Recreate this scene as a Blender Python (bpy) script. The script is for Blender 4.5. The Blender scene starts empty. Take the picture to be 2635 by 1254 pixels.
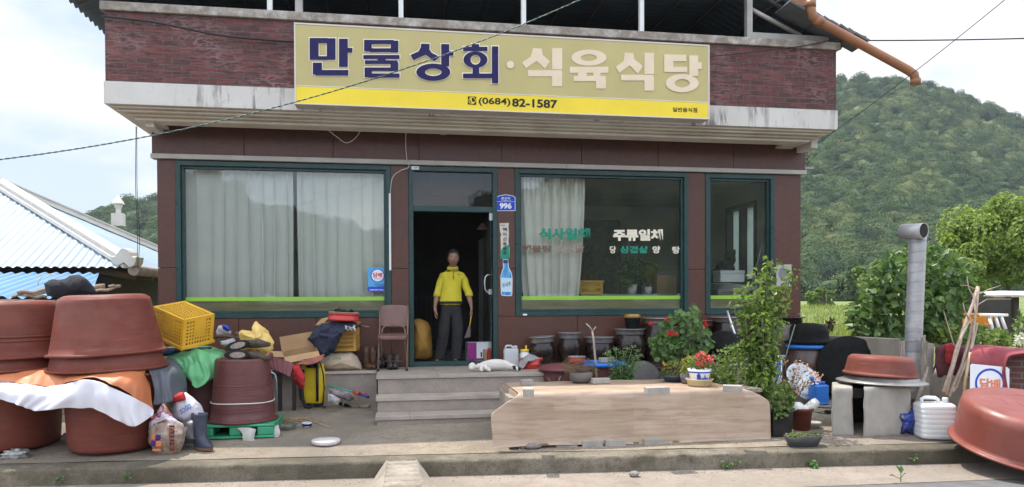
import bpy,bmesh,math,random
import numpy as np
from mathutils import Vector,Matrix,Euler,noise
R=math.radians
random.seed(7);RNG=np.random.default_rng(7)
SC=bpy.context.scene
COL=SC.collection

# ------------------------------------------------------------------ camera
IW,IH=2635.0,1254.0
F,CY0=1900.0,796.19
YAW,PIT,ROL=-0.161308,-0.0135906,-0.0040255
cam_pos=np.array([0.0,-10.3,1.70])
def cam_axes():
    cy,sy,cp,sp=math.cos(YAW),math.sin(YAW),math.cos(PIT),math.sin(PIT)
    r0=np.array([cy,sy,0]);f0=np.array([-sy,cy,0]);u0=np.array([0,0,1.0])
    f=f0*cp+u0*sp;u=-f0*sp+u0*cp
    cr,sr=math.cos(ROL),math.sin(ROL)
    return np.array([r0*cr+u*sr,-r0*sr+u*cr,f])
AX=cam_axes()
cam_d=bpy.data.cameras.new("camera");cam=bpy.data.objects.new("camera",cam_d);COL.objects.link(cam)
cam_d.sensor_width=36.0;cam_d.lens=F/IW*36.0;cam_d.shift_y=(CY0-IH/2)/IW
cam_d.clip_start=0.1;cam_d.clip_end=3000
cam.matrix_world=Matrix(((AX[0][0],AX[1][0],-AX[2][0],cam_pos[0]),(AX[0][1],AX[1][1],-AX[2][1],cam_pos[1]),
                           (AX[0][2],AX[1][2],-AX[2][2],cam_pos[2]),(0,0,0,1)))
SC.camera=cam

# ------------------------------------------------------------------ light
SUN_DIR=Vector((0.25,-0.29,-1.0)).normalized()
sun_d=bpy.data.lights.new("sun",'SUN');sun=bpy.data.objects.new("sun",sun_d);COL.objects.link(sun)
sun_d.energy=3.5;sun_d.angle=R(0.55);sun_d.color=(1.0,0.955,0.88)
sun.rotation_euler=SUN_DIR.to_track_quat('-Z','Y').to_euler();sun.location=(-10,14,40)
world=bpy.data.worlds.new("World");SC.world=world;world.use_nodes=True
wn,wl=world.node_tree.nodes,world.node_tree.links
wn.clear()
w_out=wn.new('ShaderNodeOutputWorld');w_bg=wn.new('ShaderNodeBackground')
sky=wn.new('ShaderNodeTexSky');sky.sky_type='NISHITA';sky.sun_disc=False
sky.sun_elevation=math.asin(-SUN_DIR.z);sky.sun_rotation=math.atan2(-SUN_DIR.x,-SUN_DIR.y)
sky.altitude=150;sky.air_density=1.0;sky.dust_density=2.0;sky.ozone_density=1.0
w_tc=wn.new('ShaderNodeTexCoord');w_map=wn.new('ShaderNodeMapping');w_map.inputs['Scale'].default_value=(1.0,1.0,2.6)
w_map.inputs['Location'].default_value=(0.35,0.2,0.1)
w_no=wn.new('ShaderNodeTexNoise');w_no.inputs['Scale'].default_value=2.3;w_no.inputs['Detail'].default_value=9;w_no.inputs['Roughness'].default_value=0.52
w_cr=wn.new('ShaderNodeValToRGB');w_cr.color_ramp.elements[0].position=0.47;w_cr.color_ramp.elements[1].position=0.60
w_mix=wn.new('ShaderNodeMix');w_mix.data_type='RGBA'
w_mul=wn.new('ShaderNodeMix');w_mul.data_type='RGBA';w_mul.inputs['Factor'].default_value=0.72
w_mul.inputs['B'].default_value=(5.0,5.8,7.1,1)          # thin summer haze veil over the blue
wl.new(w_tc.outputs['Generated'],w_map.inputs['Vector']);wl.new(w_map.outputs['Vector'],w_no.inputs['Vector'])
wl.new(w_no.outputs['Fac'],w_cr.inputs['Fac']);wl.new(w_cr.outputs['Color'],w_mix.inputs['Factor'])
wl.new(sky.outputs['Color'],w_mul.inputs['A']);wl.new(w_mul.outputs['Result'],w_mix.inputs['A'])
w_mix.inputs['B'].default_value=(7.1,7.1,7.25,1)
# sky brightened to the north and overhead, out of frame, to lift the shade
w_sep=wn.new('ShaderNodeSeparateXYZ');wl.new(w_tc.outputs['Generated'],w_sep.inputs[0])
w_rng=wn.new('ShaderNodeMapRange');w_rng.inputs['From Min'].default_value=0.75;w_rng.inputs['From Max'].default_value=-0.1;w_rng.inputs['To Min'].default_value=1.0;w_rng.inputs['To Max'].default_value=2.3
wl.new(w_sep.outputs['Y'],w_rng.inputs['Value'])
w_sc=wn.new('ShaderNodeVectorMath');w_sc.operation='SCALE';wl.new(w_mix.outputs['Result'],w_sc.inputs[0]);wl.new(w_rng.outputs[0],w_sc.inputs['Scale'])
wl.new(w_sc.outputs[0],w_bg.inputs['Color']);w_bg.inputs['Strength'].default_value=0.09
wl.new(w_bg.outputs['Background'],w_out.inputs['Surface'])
vs=SC.view_settings
vs.view_transform='Standard';vs.look='None';vs.exposure=0.80;vs.gamma=1.0;vs.use_curve_mapping=False

# ------------------------------------------------------------------ rays from photo positions to points in the place
def ray(px,py):
    d=np.array([(px-IW/2)/F,(CY0-py)/F,1.0]);return AX.T@d
def at(px,py,Y):
    d=ray(px,py);t=(Y-cam_pos[1])/d[1];return cam_pos+d*t
def atz(px,py,z):
    d=ray(px,py);t=(z-cam_pos[2])/d[2];return cam_pos+d*t
def atd(px,py,dist):
    return cam_pos+ray(px,py)*dist
def ppm(P):
    return F/float(AX[2]@(np.asarray(P)-cam_pos))
KERB_Z=0.16
_k=[atz(x,y,KERB_Z)for x,y in((407,1197),(650,1196),(1003,1190),(1250,1185),(1603,1171),(1950,1166),(2348,1155))]
KA,KB=np.polyfit([p[0]for p in _k],[p[1]for p in _k],1)
def kerb_y(x):return KA*x+KB
def yard_z(x,y):return KERB_Z+0.068*min(max(y-kerb_y(x),0),2.6)
def yback(px,py,dy):
    p=yard(px,py);q=at(px,py,p[1]+dy);return np.array([q[0],p[1]+dy,yard_z(q[0],p[1]+dy)])
def yard(px,py):
    z=0.2
    for _ in range(6):
        p=atz(px,py,z);z=yard_z(p[0],p[1])
    return np.array([p[0],p[1],z])

# ------------------------------------------------------------------ mesh collecting
class MB:
    def __init__(s):s.v=[];s.f=[];s.m=[];s.s=[]
    def add(s,vs_,fs,mi=0,sm=False):
        b=len(s.v);s.v+=[tuple(float(c)for c in q)for q in vs_]
        for f in fs:s.f.append(tuple(b+i for i in f));s.m.append(mi);s.s.append(sm)
        return s
    def box(s,x0,x1,y0,y1,z0,z1,M=None,mi=0):
        p=[Vector((x,y,z))for z in(z0,z1)for y in(y0,y1)for x in(x0,x1)]
        if M is not None:p=[M@q for q in p]
        return s.add(p,[(0,2,3,1),(4,5,7,6),(0,1,5,4),(2,6,7,3),(0,4,6,2),(1,3,7,5)],mi)
    def tube(s,pts,r,seg=8,mi=0,flat=1.0,caps=True,sm=True):
        pts=[Vector(p)for p in pts];n=len(pts)
        rs=r if hasattr(r,'__len__')else[r]*n
        vs_=[];up=Vector((0,0,1));prev=None
        for i,p in enumerate(pts):
            t=(pts[min(i+1,n-1)]-pts[max(i-1,0)])
            t=t.normalized()if t.length>1e-9 else Vector((0,0,1))
            if prev is None:
                a=t.cross(up)
                if a.length<1e-3:a=t.cross(Vector((0,1,0)))
                a.normalize()
            else:
                a=prev-t*prev.dot(t)
                a=a.normalized()if a.length>1e-6 else t.orthogonal().normalized()
            prev=a;b=t.cross(a)
            for k in range(seg):
                th=2*math.pi*k/seg
                vs_.append(p+a*math.cos(th)*rs[i]+b*math.sin(th)*rs[i]*flat)
        fs=[(i*seg+k,i*seg+(k+1)%seg,(i+1)*seg+(k+1)%seg,(i+1)*seg+k)for i in range(n-1)for k in range(seg)]
        s.add(vs_,fs,mi,sm)
        if caps:
            b=len(s.v)-len(vs_)
            s.f.append(tuple(b+k for k in range(seg))[::-1]);s.m.append(mi);s.s.append(False)
            s.f.append(tuple(b+(n-1)*seg+k for k in range(seg)));s.m.append(mi);s.s.append(False)
        return s
    def lathe(s,prof,seg=40,M=None,mi=0,sm=True,ex=1.0,ey=1.0,wob=0.0):
        n=len(prof);vs_=[]
        for r,z in prof:
            for k in range(seg):
                th=2*math.pi*k/seg;rr=r*(1+wob*math.sin(3*th+z*4))
                vs_.append(Vector((rr*math.cos(th)*ex,rr*math.sin(th)*ey,z)))
        if M is not None:vs_=[M@q for q in vs_]
        fs=[(i*seg+k,i*seg+(k+1)%seg,(i+1)*seg+(k+1)%seg,(i+1)*seg+k)for i in range(n-1)for k in range(seg)]
        b=len(s.v);s.add(vs_,fs,mi,sm)
        if prof[0][0]>1e-4:s.f.append(tuple(b+k for k in range(seg))[::-1]);s.m.append(mi);s.s.append(False)
        if prof[-1][0]>1e-4:s.f.append(tuple(b+(n-1)*seg+k for k in range(seg)));s.m.append(mi);s.s.append(False)
        return s
    def prism(s,poly,y0,y1,M=None,mi=0):
        n=len(poly)
        p=[Vector((x,y0,z))for x,z in poly]+[Vector((x,y1,z))for x,z in poly]
        if M is not None:p=[M@q for q in p]
        return s.add(p,[tuple(range(n)),tuple(range(n,2*n))[::-1]]+[(i,i+n,(i+1)%n+n,(i+1)%n)for i in range(n)],mi)
    def grid(s,pts,mi=0,sm=True):
        nv,nu=len(pts),len(pts[0])
        return s.add([q for row in pts for q in row],[(j*nu+i,j*nu+i+1,(j+1)*nu+i+1,(j+1)*nu+i)for j in range(nv-1)for i in range(nu-1)],mi,sm)
    def ball(s,c,rx,ry,rz,seg=14,rings=9,M=None,mi=0,lump=0.0,lf=3.0,seed=0.0):
        vs_=[]
        for j in range(rings+1):
            ph=math.pi*j/rings
            for k in range(seg):
                th=2*math.pi*k/seg
                d=Vector((math.sin(ph)*math.cos(th),math.sin(ph)*math.sin(th),math.cos(ph)))
                q=1+lump*noise.noise(d*lf+Vector((seed,seed*1.7,0)))
                p=Vector((d.x*rx*q,d.y*ry*q,d.z*rz*q))
                if M is not None:p=M@p
                vs_.append(p+Vector(c))
        return s.add(vs_,[(j*seg+k,(j+1)*seg+k,(j+1)*seg+(k+1)%seg,j*seg+(k+1)%seg)for j in range(rings)for k in range(seg)],mi,True)

def root_loc(o):
    p=Vector((0,0,0))
    while o is not None:p+=o.location;o=o.parent
    return p
def tag(o,label=None,cat=None,group=None,kind=None):
    if label:o['label']=label
    if cat:o['category']=cat
    if group:o['group']=group
    if kind:o['kind']=kind
    return o
def thing(name,label,cat,loc=(0,0,0),rz=0.0,group=None,rot=None):
    o=bpy.data.objects.new(name,None);COL.objects.link(o);o.empty_display_size=0.1
    o.location=[float(c)for c in loc];o.rotation_euler=rot if rot else(0,0,rz)
    return tag(o,label,cat,group)
def mesh_np(name,V,Fq,mats,mi=None,smooth=False,attr=None):
    me=bpy.data.meshes.new(name);k=Fq.shape[1]
    me.vertices.add(len(V));me.vertices.foreach_set('co',np.ascontiguousarray(V,np.float32).ravel())
    me.loops.add(Fq.size);me.loops.foreach_set('vertex_index',np.ascontiguousarray(Fq,np.int32).ravel())
    me.polygons.add(len(Fq));me.polygons.foreach_set('loop_start',np.arange(0,Fq.size,k,dtype=np.int32))
    me.polygons.foreach_set('loop_total',np.full(len(Fq),k,np.int32))
    if mi is not None:me.polygons.foreach_set('material_index',np.ascontiguousarray(mi,np.int32))
    me.polygons.foreach_set('use_smooth',np.full(len(Fq),smooth,bool))
    if attr is not None:
        a=me.attributes.new('tint','FLOAT','POINT');a.data.foreach_set('value',np.ascontiguousarray(attr,np.float32))
    for m in(mats if isinstance(mats,(list,tuple))else[mats]):me.materials.append(m)
    me.update();return me
def place(me,name,parent=None,loc=(0,0,0),label=None,cat=None,group=None,kind=None,rot=None):
    o=bpy.data.objects.new(name,me);COL.objects.link(o)
    o.location=[float(c)for c in loc]
    if rot:o.rotation_euler=rot
    if parent is not None:o.parent=parent
    return tag(o,label,cat,group,kind)
def build(mb,name,mat,parent=None,loc=(0,0,0),world=False,bevel=0.0,solid=0.0,sub=0,label=None,cat=None,group=None,kind=None,rot=None,fix=True):
    me=bpy.data.meshes.new(name)
    off=Vector((0,0,0))
    if world:off=root_loc(parent)if parent is not None else Vector([float(c)for c in loc])
    V=[(q[0]-off.x,q[1]-off.y,q[2]-off.z)for q in mb.v]
    me.from_pydata(V,[],mb.f)
    me.polygons.foreach_set('material_index',mb.m);me.polygons.foreach_set('use_smooth',mb.s)
    for m in(mat if isinstance(mat,(list,tuple))else[mat]):me.materials.append(m)
    if fix:
        b=bmesh.new();b.from_mesh(me);bmesh.ops.recalc_face_normals(b,faces=b.faces);b.to_mesh(me);b.free()
    me.update()
    o=place(me,name,parent,loc,label,cat,group,kind,rot)
    if solid:m=o.modifiers.new('solid','SOLIDIFY');m.thickness=solid;m.offset=0
    if sub:m=o.modifiers.new('sub','SUBSURF');m.levels=sub;m.render_levels=sub
    if bevel:m=o.modifiers.new('bevel','BEVEL');m.width=bevel;m.segments=2;m.limit_method='ANGLE';m.angle_limit=R(40)
    return o
def build_split(mb,name,*a,**k):
    """one object for every separate piece collected in mb"""
    par=list(range(len(mb.v)))
    def find(i):
        while par[i]!=i:par[i]=par[par[i]];i=par[i]
        return i
    for f in mb.f:
        for q in f[1:]:par[find(q)]=find(f[0])
    seen={}
    for f,m_,s_ in zip(mb.f,mb.m,mb.s):
        p=seen.setdefault(find(f[0]),(MB(),{}));b,ix=p
        for q in f:
            if q not in ix:ix[q]=len(b.v);b.v.append(mb.v[q])
        b.f.append(tuple(ix[q]for q in f));b.m.append(m_);b.s.append(s_)
    return[build(b,name,*a,**k)for b,_ in seen.values()]
def dup(root,loc,rz=None,label=None,scale=None):
    r=root.copy();COL.objects.link(r);r.location=[float(c)for c in loc]
    if rz is not None:r.rotation_euler=(0,0,rz)
    if scale:r.scale=(scale,)*3 if not hasattr(scale,'__len__')else scale
    if label:r['label']=label
    for ch in list(root.children):
        c=ch.copy();COL.objects.link(c);c.parent=r
        for g in list(ch.children):
            d=g.copy();COL.objects.link(d);d.parent=c
    return r

# ------------------------------------------------------------------ shapes traced at their own distance
def smooth_rows(rows,nu,nv):
    A=np.array(rows,float)                                    # nv0 x nu0 x 3
    def res(B,n):                                               # Catmull-Rom along axis 0
        m=len(B);out=[]
        for t in np.linspace(0,m-1,n):
            i=min(int(t),m-2);u=t-i
            p0,p1,p2,p3=B[max(i-1,0)],B[i],B[i+1],B[min(i+2,m-1)]
            out.append(0.5*((2*p1)+(-p0+p2)*u+(2*p0-5*p1+4*p2-p3)*u*u+(-p0+3*p1-3*p2+p3)*u**3))
        return np.array(out)
    A=res(A,nv);return np.swapaxes(res(np.swapaxes(A,0,1),nu),0,1)
def cloth(rows,nu=40,nv=24,amp=0.01,fr=6.0,seed=0.0,mi=0,mb=None,rip=0.0,rf=5.0):
    P=np.array([[at(*q)for q in r]for r in rows])
    G=smooth_rows(P,nu,nv)
    for j in range(nv):
        for i in range(nu):
            q=Vector(G[j,i])*fr+Vector((seed,0,seed))
            if rip:G[j,i,1]-=rip*(0.25+0.75*j/(nv-1))*(math.sin(rf*2*math.pi*i/nu+1.5*noise.noise(q*0.25))+0.4*math.sin(rf*5.3*math.pi*i/nu))
            G[j,i]+=np.array(noise.noise_vector(q))*amp+np.array([0,noise.noise(q*0.4+Vector((9,0,0)))*amp*1.5,0])
    mb=mb or MB();mb.grid([list(r)for r in G],mi);return mb
def outline(pts,n):
    A=np.array(pts,float);B=np.vstack([A,A[:1]]);d=np.r_[0,np.cumsum(np.linalg.norm(np.diff(B,axis=0),axis=1))]
    t=np.linspace(0,d[-1],n,endpoint=False);return np.c_[np.interp(t,d,B[:,0]),np.interp(t,d,B[:,1])]
def pillow(px,Y,depth,n=48,rings=9,amp=0.012,fr=9.0,seed=0.0,mi=0,mb=None,c=None,pw=0.5,lean=0.0):
    """a soft body whose widest section follows the outline px at distance Y, swelling by depth to the front and the back"""
    O=outline(px,n);cc=np.array(c if c else O.mean(0));mb=mb or MB();vs_=[]
    ybot=max(p[1]for p in px)
    for side in(-1,1):
        for r in range(rings+1):
            t=math.sin(0.5*math.pi*r/rings)
            for k in range(n):
                q=cc+(O[k]-cc)*t
                y=Y+side*depth*max(0,1-t*t)**pw+lean*(ybot-q[1])/400.0
                p=at(q[0],q[1],y)
                nz=noise.noise_vector(Vector(p)*fr+Vector((seed,0,0)))
                w=amp*(0.25 if r==rings else 1.0);n2=noise.noise_vector(Vector(p)*fr*2.9+Vector((seed,3,0)));nz=nz+n2*0.5
                vs_.append((p[0]+nz[0]*w,p[1]+nz[1]*w,p[2]+nz[2]*w))
    fs=[];b2=(rings+1)*n
    for r in range(rings):
        for k in range(n):
            k2=(k+1)%n
            fs.append((r*n+k,r*n+k2,(r+1)*n+k2,(r+1)*n+k));fs.append((b2+r*n+k,b2+(r+1)*n+k,b2+(r+1)*n+k2,b2+r*n+k2))
    for k in range(n):
        k2=(k+1)%n;fs.append((rings*n+k,rings*n+k2,b2+rings*n+k2,b2+rings*n+k))
    return mb.add(vs_,fs,mi,True)

# ------------------------------------------------------------------ materials
def S(r,g,b):return tuple(((c/255+0.055)/1.055)**2.4 if c>10 else c/255/12.92 for c in(r,g,b))
def node(nt,t,**kw):
    n=nt.nodes.new(t)
    for k,v in kw.items():setattr(n,k,v)
    return n
def coords(nt,space='Object',rnd=True):
    tc=node(nt,'ShaderNodeTexCoord')
    if not rnd:return tc.outputs[space]
    oi=node(nt,'ShaderNodeObjectInfo');m=node(nt,'ShaderNodeMath',operation='MULTIPLY');m.inputs[1].default_value=37.0
    nt.links.new(oi.outputs['Random'],m.inputs[0])
    a=node(nt,'ShaderNodeVectorMath',operation='ADD');nt.links.new(tc.outputs[space],a.inputs[0]);nt.links.new(m.outputs[0],a.inputs[1])
    return a.outputs[0]
def noise_n(nt,vec,scale,detail=4,rough=0.55,stretch=None):
    if stretch:
        mp=node(nt,'ShaderNodeMapping');mp.inputs['Scale'].default_value=stretch;nt.links.new(vec,mp.inputs['Vector']);vec=mp.outputs[0]
    n=node(nt,'ShaderNodeTexNoise');n.inputs['Scale'].default_value=scale;n.inputs['Detail'].default_value=detail;n.inputs['Roughness'].default_value=rough
    nt.links.new(vec,n.inputs['Vector']);return n.outputs['Fac']
def ramp(nt,fac,stops):
    r=node(nt,'ShaderNodeValToRGB');e=r.color_ramp.elements
    while len(e)<len(stops):e.new(0.5)
    for el,(p,c)in zip(e,stops):el.position=p;el.color=(*c,1)if len(c)==3 else c
    nt.links.new(fac,r.inputs['Fac']);return r.outputs['Color']
def mix(nt,fac,a,b,mode='MIX'):
    m=node(nt,'ShaderNodeMix',data_type='RGBA',blend_type=mode)
    for k,v in(('Factor',fac),('A',a),('B',b)):
        if isinstance(v,(int,float)):m.inputs[k].default_value=v
        elif isinstance(v,tuple):m.inputs[k].default_value=(*v[:3],1)
        else:nt.links.new(v,m.inputs[k])
    return m.outputs['Result']
def bump(nt,h,strength,dist=0.01,prev=None):
    b=node(nt,'ShaderNodeBump');b.inputs['Strength'].default_value=strength;b.inputs['Distance'].default_value=dist
    nt.links.new(h,b.inputs['Height'])
    if prev is not None:nt.links.new(prev,b.inputs['Normal'])
    return b.outputs['Normal']
MATS={}
def new_mat(name):
    m=bpy.data.materials.new(name);m.use_nodes=True;nt=m.node_tree;p=nt.nodes['Principled BSDF'];MATS[name]=m
    return m,nt,p
def mat(name,c,rough=0.6,var=0.2,scale=5.0,bmp=0.15,bscale=60.0,metal=0.0,spec=0.5,dirt=0.25,dirtc=(0.06,0.05,0.04),dscale=3.0,trans=0.0,coat=0.0,stretch=None,ior=1.45):
    """general worn surface: two-scale colour variation, patchy dirt, fine bump and uneven gloss"""
    m,nt,p=new_mat(name);v=coords(nt)
    n1=noise_n(nt,v,scale,5,stretch=stretch)
    lo=tuple(x*(1-var)for x in c);hi=tuple(min(1,x*(1+var))for x in c)
    col=ramp(nt,n1,[(0.3,lo),(0.7,hi)])
    if dirt>0:
        n2=noise_n(nt,v,dscale,7,0.65);f=ramp(nt,n2,[(0.45,(0,0,0)),(0.75,(dirt,)*3)])
        col=mix(nt,f,col,dirtc)
    nt.links.new(col,p.inputs['Base Color'])
    n3=noise_n(nt,v,scale*2.3,4)
    r=ramp(nt,n3,[(0.3,(max(0.03,rough-0.1),)*3),(0.7,(min(1,rough+0.12),)*3)]);nt.links.new(r,p.inputs['Roughness'])
    p.inputs['Metallic'].default_value=metal;p.inputs['Specular IOR Level'].default_value=spec;p.inputs['Coat Weight'].default_value=coat
    if bmp>0:
        n4=noise_n(nt,v,bscale,3);nt.links.new(bump(nt,n4,bmp,0.006),p.inputs['Normal'])
    if trans>0:
        tr=node(nt,'ShaderNodeBsdfTranslucent');nt.links.new(col,tr.inputs['Color'])
        mx=node(nt,'ShaderNodeMixShader');mx.inputs[0].default_value=trans
        nt.links.new(p.outputs[0],mx.inputs[1]);nt.links.new(tr.outputs[0],mx.inputs[2])
        nt.links.new(mx.outputs[0],nt.nodes['Material Output'].inputs['Surface'])
    return m
def leaf_mat(name,c,c2,trans=0.3,rough=0.5,use_attr=False):
    m,nt,p=new_mat(name)
    if use_attr:
        a=node(nt,'ShaderNodeAttribute');a.attribute_name='tint';f=a.outputs['Fac']
    else:
        f=node(nt,'ShaderNodeNewGeometry').outputs['Random Per Island']
    col=ramp(nt,f,[(0.0,c),(1.0,c2)])
    if use_attr:
        n=noise_n(nt,coords(nt),0.55,5,0.7);col=mix(nt,0.55,col,ramp(nt,n,[(0.3,tuple(x*0.55 for x in c)),(0.7,tuple(x*1.15 for x in c2))]))
    nt.links.new(col,p.inputs['Base Color']);p.inputs['Roughness'].default_value=rough;p.inputs['Specular IOR Level'].default_value=0.4
    tr=node(nt,'ShaderNodeBsdfTranslucent');nt.links.new(mix(nt,1.0,col,(1.2,1.25,0.6),'MULTIPLY'),tr.inputs['Color'])
    mx=node(nt,'ShaderNodeMixShader');mx.inputs[0].default_value=trans
    nt.links.new(p.outputs[0],mx.inputs[1]);nt.links.new(tr.outputs[0],mx.inputs[2]);nt.links.new(mx.outputs[0],nt.nodes['Material Output'].inputs['Surface'])
    return m
def glass_mat(name,tint=(0.9,0.93,0.9),refl=1.0,rough=0.0,haze=0.0):
    m,nt,p=new_mat(name);nt.nodes.remove(p)
    t=node(nt,'ShaderNodeBsdfTransparent');t.inputs['Color'].default_value=(*tint,1)
    g=node(nt,'ShaderNodeBsdfGlossy');g.inputs['Roughness'].default_value=rough;g.inputs['Color'].default_value=(refl,)*3+(1,)
    fr=node(nt,'ShaderNodeFresnel');fr.inputs['IOR'].default_value=1.48
    # slight waviness of old float glass
    v=coords(nt,rnd=False);nz=noise_n(nt,v,1.6,2);nrm=bump(nt,nz,0.05,0.02);nt.links.new(nrm,g.inputs['Normal'])
    mx=node(nt,'ShaderNodeMixShader');nt.links.new(fr.outputs[0],mx.inputs[0]);nt.links.new(t.outputs[0],mx.inputs[1]);nt.links.new(g.outputs[0],mx.inputs[2])
    last=mx.outputs[0]
    if haze:
        d=node(nt,'ShaderNodeBsdfDiffuse');d.inputs['Color'].default_value=(0.5,0.5,0.46,1)
        n2=noise_n(nt,v,2.2,6,0.6,(1,1,0.6));f=ramp(nt,n2,[(0.4,(haze*0.35,)*3),(0.75,(haze,)*3)])
        m2=node(nt,'ShaderNodeMixShader');nt.links.new(f,m2.inputs[0]);nt.links.new(last,m2.inputs[1]);nt.links.new(d.outputs[0],m2.inputs[2]);last=m2.outputs[0]
    nt.links.new(last,nt.nodes['Material Output'].inputs['Surface']);return m
def add_scuff(m,c=(0.32,0.18,0.13),amt=0.4):
    nt=m.node_tree;p=nt.nodes['Principled BSDF'];src=p.inputs['Base Color'].links[0].from_socket;v=coords(nt)
    a=noise_n(nt,v,2.2,6,0.7,(1.2,1.2,45));b=noise_n(nt,v,1.6,5,0.6);g=noise_n(nt,v,26,6,0.75)
    f=mix(nt,1.0,ramp(nt,a,[(0.56,(0,0,0)),(0.66,(amt,)*3)]),ramp(nt,b,[(0.42,(0,0,0)),(0.62,(1,)*3)]),'MULTIPLY')
    col=mix(nt,f,src,c);col=mix(nt,ramp(nt,g,[(0.62,(0,0,0)),(0.74,(amt*1.3,)*3)]),col,tuple(x*0.8 for x in c))
    col=mix(nt,ramp(nt,noise_n(nt,v,3.4,7,0.7),[(0.60,(0,0,0)),(0.72,(0.5,)*3)]),col,(0.06,0.03,0.025))
    nt.links.new(col,p.inputs['Base Color']);return m
def add_speck(m,c,scale=220,lo=0.62,amt=0.8):
    nt=m.node_tree;p=nt.nodes['Principled BSDF'];l=p.inputs['Base Color'].links[0];src=l.from_socket
    n=noise_n(nt,coords(nt),scale,2,0.6);f=ramp(nt,n,[(lo,(0,0,0)),(lo+0.08,(amt,)*3)])
    nt.links.new(mix(nt,f,src,c),p.inputs['Base Color']);return m

M_GRANITE=mat('red_granite',(0.092,0.034,0.022),0.38,0.16,14,0.05,200,dirt=0.5,dirtc=(0.045,0.028,0.022),dscale=1.3)
add_speck(M_GRANITE,(0.022,0.012,0.012),75,0.60,0.75);add_speck(M_GRANITE,(0.20,0.09,0.075),120,0.66,0.5)
M_STEP=mat('grey_pink_granite',(0.30,0.25,0.21),0.55,0.12,6,0.12,180,dirt=0.45,dirtc=(0.15,0.12,0.10),dscale=2.2)
add_speck(M_STEP,(0.09,0.08,0.08),95,0.58,0.6);add_speck(M_STEP,(0.42,0.38,0.36),120,0.64,0.5)
M_SLAB=mat('step_slab',(0.37,0.315,0.265),0.45,0.12,5,0.06,160,dirt=0.45,dirtc=(0.17,0.13,0.11),dscale=3)
add_speck(M_SLAB,(0.13,0.11,0.10),140,0.62,0.35)
M_FRAME=mat('green_frame',(0.010,0.045,0.042),0.35,0.2,6,0.03,80,dirt=0.3,dirtc=(0.05,0.06,0.055))
M_PLASTER=mat('stained_plaster',(0.62,0.59,0.54),0.8,0.08,3,0.25,40,dirt=0.55,dirtc=(0.26,0.22,0.16),dscale=2.2)
M_COPING=mat('weathered_coping',(0.24,0.20,0.16),0.85,0.25,7,0.4,40,dirt=0.85,dirtc=(0.62,0.60,0.56),dscale=5)
M_LINTEL=mat('pale_lintel',(0.44,0.42,0.38),0.7,0.12,6,0.15,60,dirt=0.4,dirtc=(0.2,0.18,0.15))
M_SOFFIT=mat('dark_soffit',(0.20,0.17,0.15),0.8,0.2,4)
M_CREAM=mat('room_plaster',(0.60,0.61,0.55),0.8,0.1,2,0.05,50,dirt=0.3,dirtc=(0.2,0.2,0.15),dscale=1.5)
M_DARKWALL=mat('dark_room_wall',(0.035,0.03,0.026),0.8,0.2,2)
M_ALU=mat('bare_aluminium',(0.55,0.56,0.57),0.4,0.12,8,0.05,60,metal=0.85,dirt=0.3)
M_WHITE=mat('white_paint',(0.72,0.72,0.70),0.5,0.06,6,0.03,60,dirt=0.2,dirtc=(0.4,0.37,0.32))
M_BLACK=mat('black_rubber',(0.012,0.012,0.012),0.55,0.25,10,0.1,80,spec=0.25,dirt=0.25,dirtc=(0.09,0.08,0.07))
M_TUB=mat('red_rubber_tub',(0.150,0.033,0.020),0.6,0.2,3,0.08,50,spec=0.35,dirt=0.5,dirtc=(0.20,0.085,0.06),dscale=2.4,stretch=(1,1,4))
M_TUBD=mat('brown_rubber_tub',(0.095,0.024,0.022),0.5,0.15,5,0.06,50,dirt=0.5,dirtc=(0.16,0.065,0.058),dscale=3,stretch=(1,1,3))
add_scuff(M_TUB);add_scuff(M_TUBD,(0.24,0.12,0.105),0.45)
M_CONC=mat('old_concrete',(0.33,0.29,0.245),0.9,0.2,3,0.5,45,dirt=0.6,dirtc=(0.17,0.145,0.115),dscale=1.6)
M_WOODG=mat('grey_wood',(0.28,0.235,0.19),0.8,0.3,9,0.4,60,dirt=0.4,stretch=(6,6,0.8))
M_STICK=mat('dry_branch',(0.30,0.22,0.155),0.85,0.3,14,0.4,80,dirt=0.4)
M_CARD=mat('cardboard',(0.40,0.245,0.12),0.8,0.1,5,0.05,50,dirt=0.2)
M_YEL=mat('yellow_plastic',(0.72,0.40,0.03),0.42,0.12,5,0.04,60,dirt=0.35,dirtc=(0.36,0.18,0.03),dscale=4)
M_BLUE=mat('blue_plastic',(0.02,0.16,0.55),0.4,0.12,6,0.04,60,dirt=0.2)
M_JAR=mat('glazed_jar',(0.022,0.013,0.010),0.2,0.35,6,0.06,30,spec=0.4,dirt=0.3,dirtc=(0.06,0.038,0.028),dscale=3,stretch=(1,1,3))
M_IRON=mat('black_iron',(0.007,0.007,0.007),0.7,0.3,12,0.3,70,spec=0.12,dirt=0.15,dirtc=(0.05,0.045,0.04))
M_LID=mat('steel_lid',(0.30,0.285,0.27),0.42,0.2,8,0.1,60,metal=0.6,dirt=0.5,dirtc=(0.12,0.085,0.06))
M_SOIL=mat('soil',(0.075,0.05,0.033),0.95,0.35,12,0.8,60)

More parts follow.
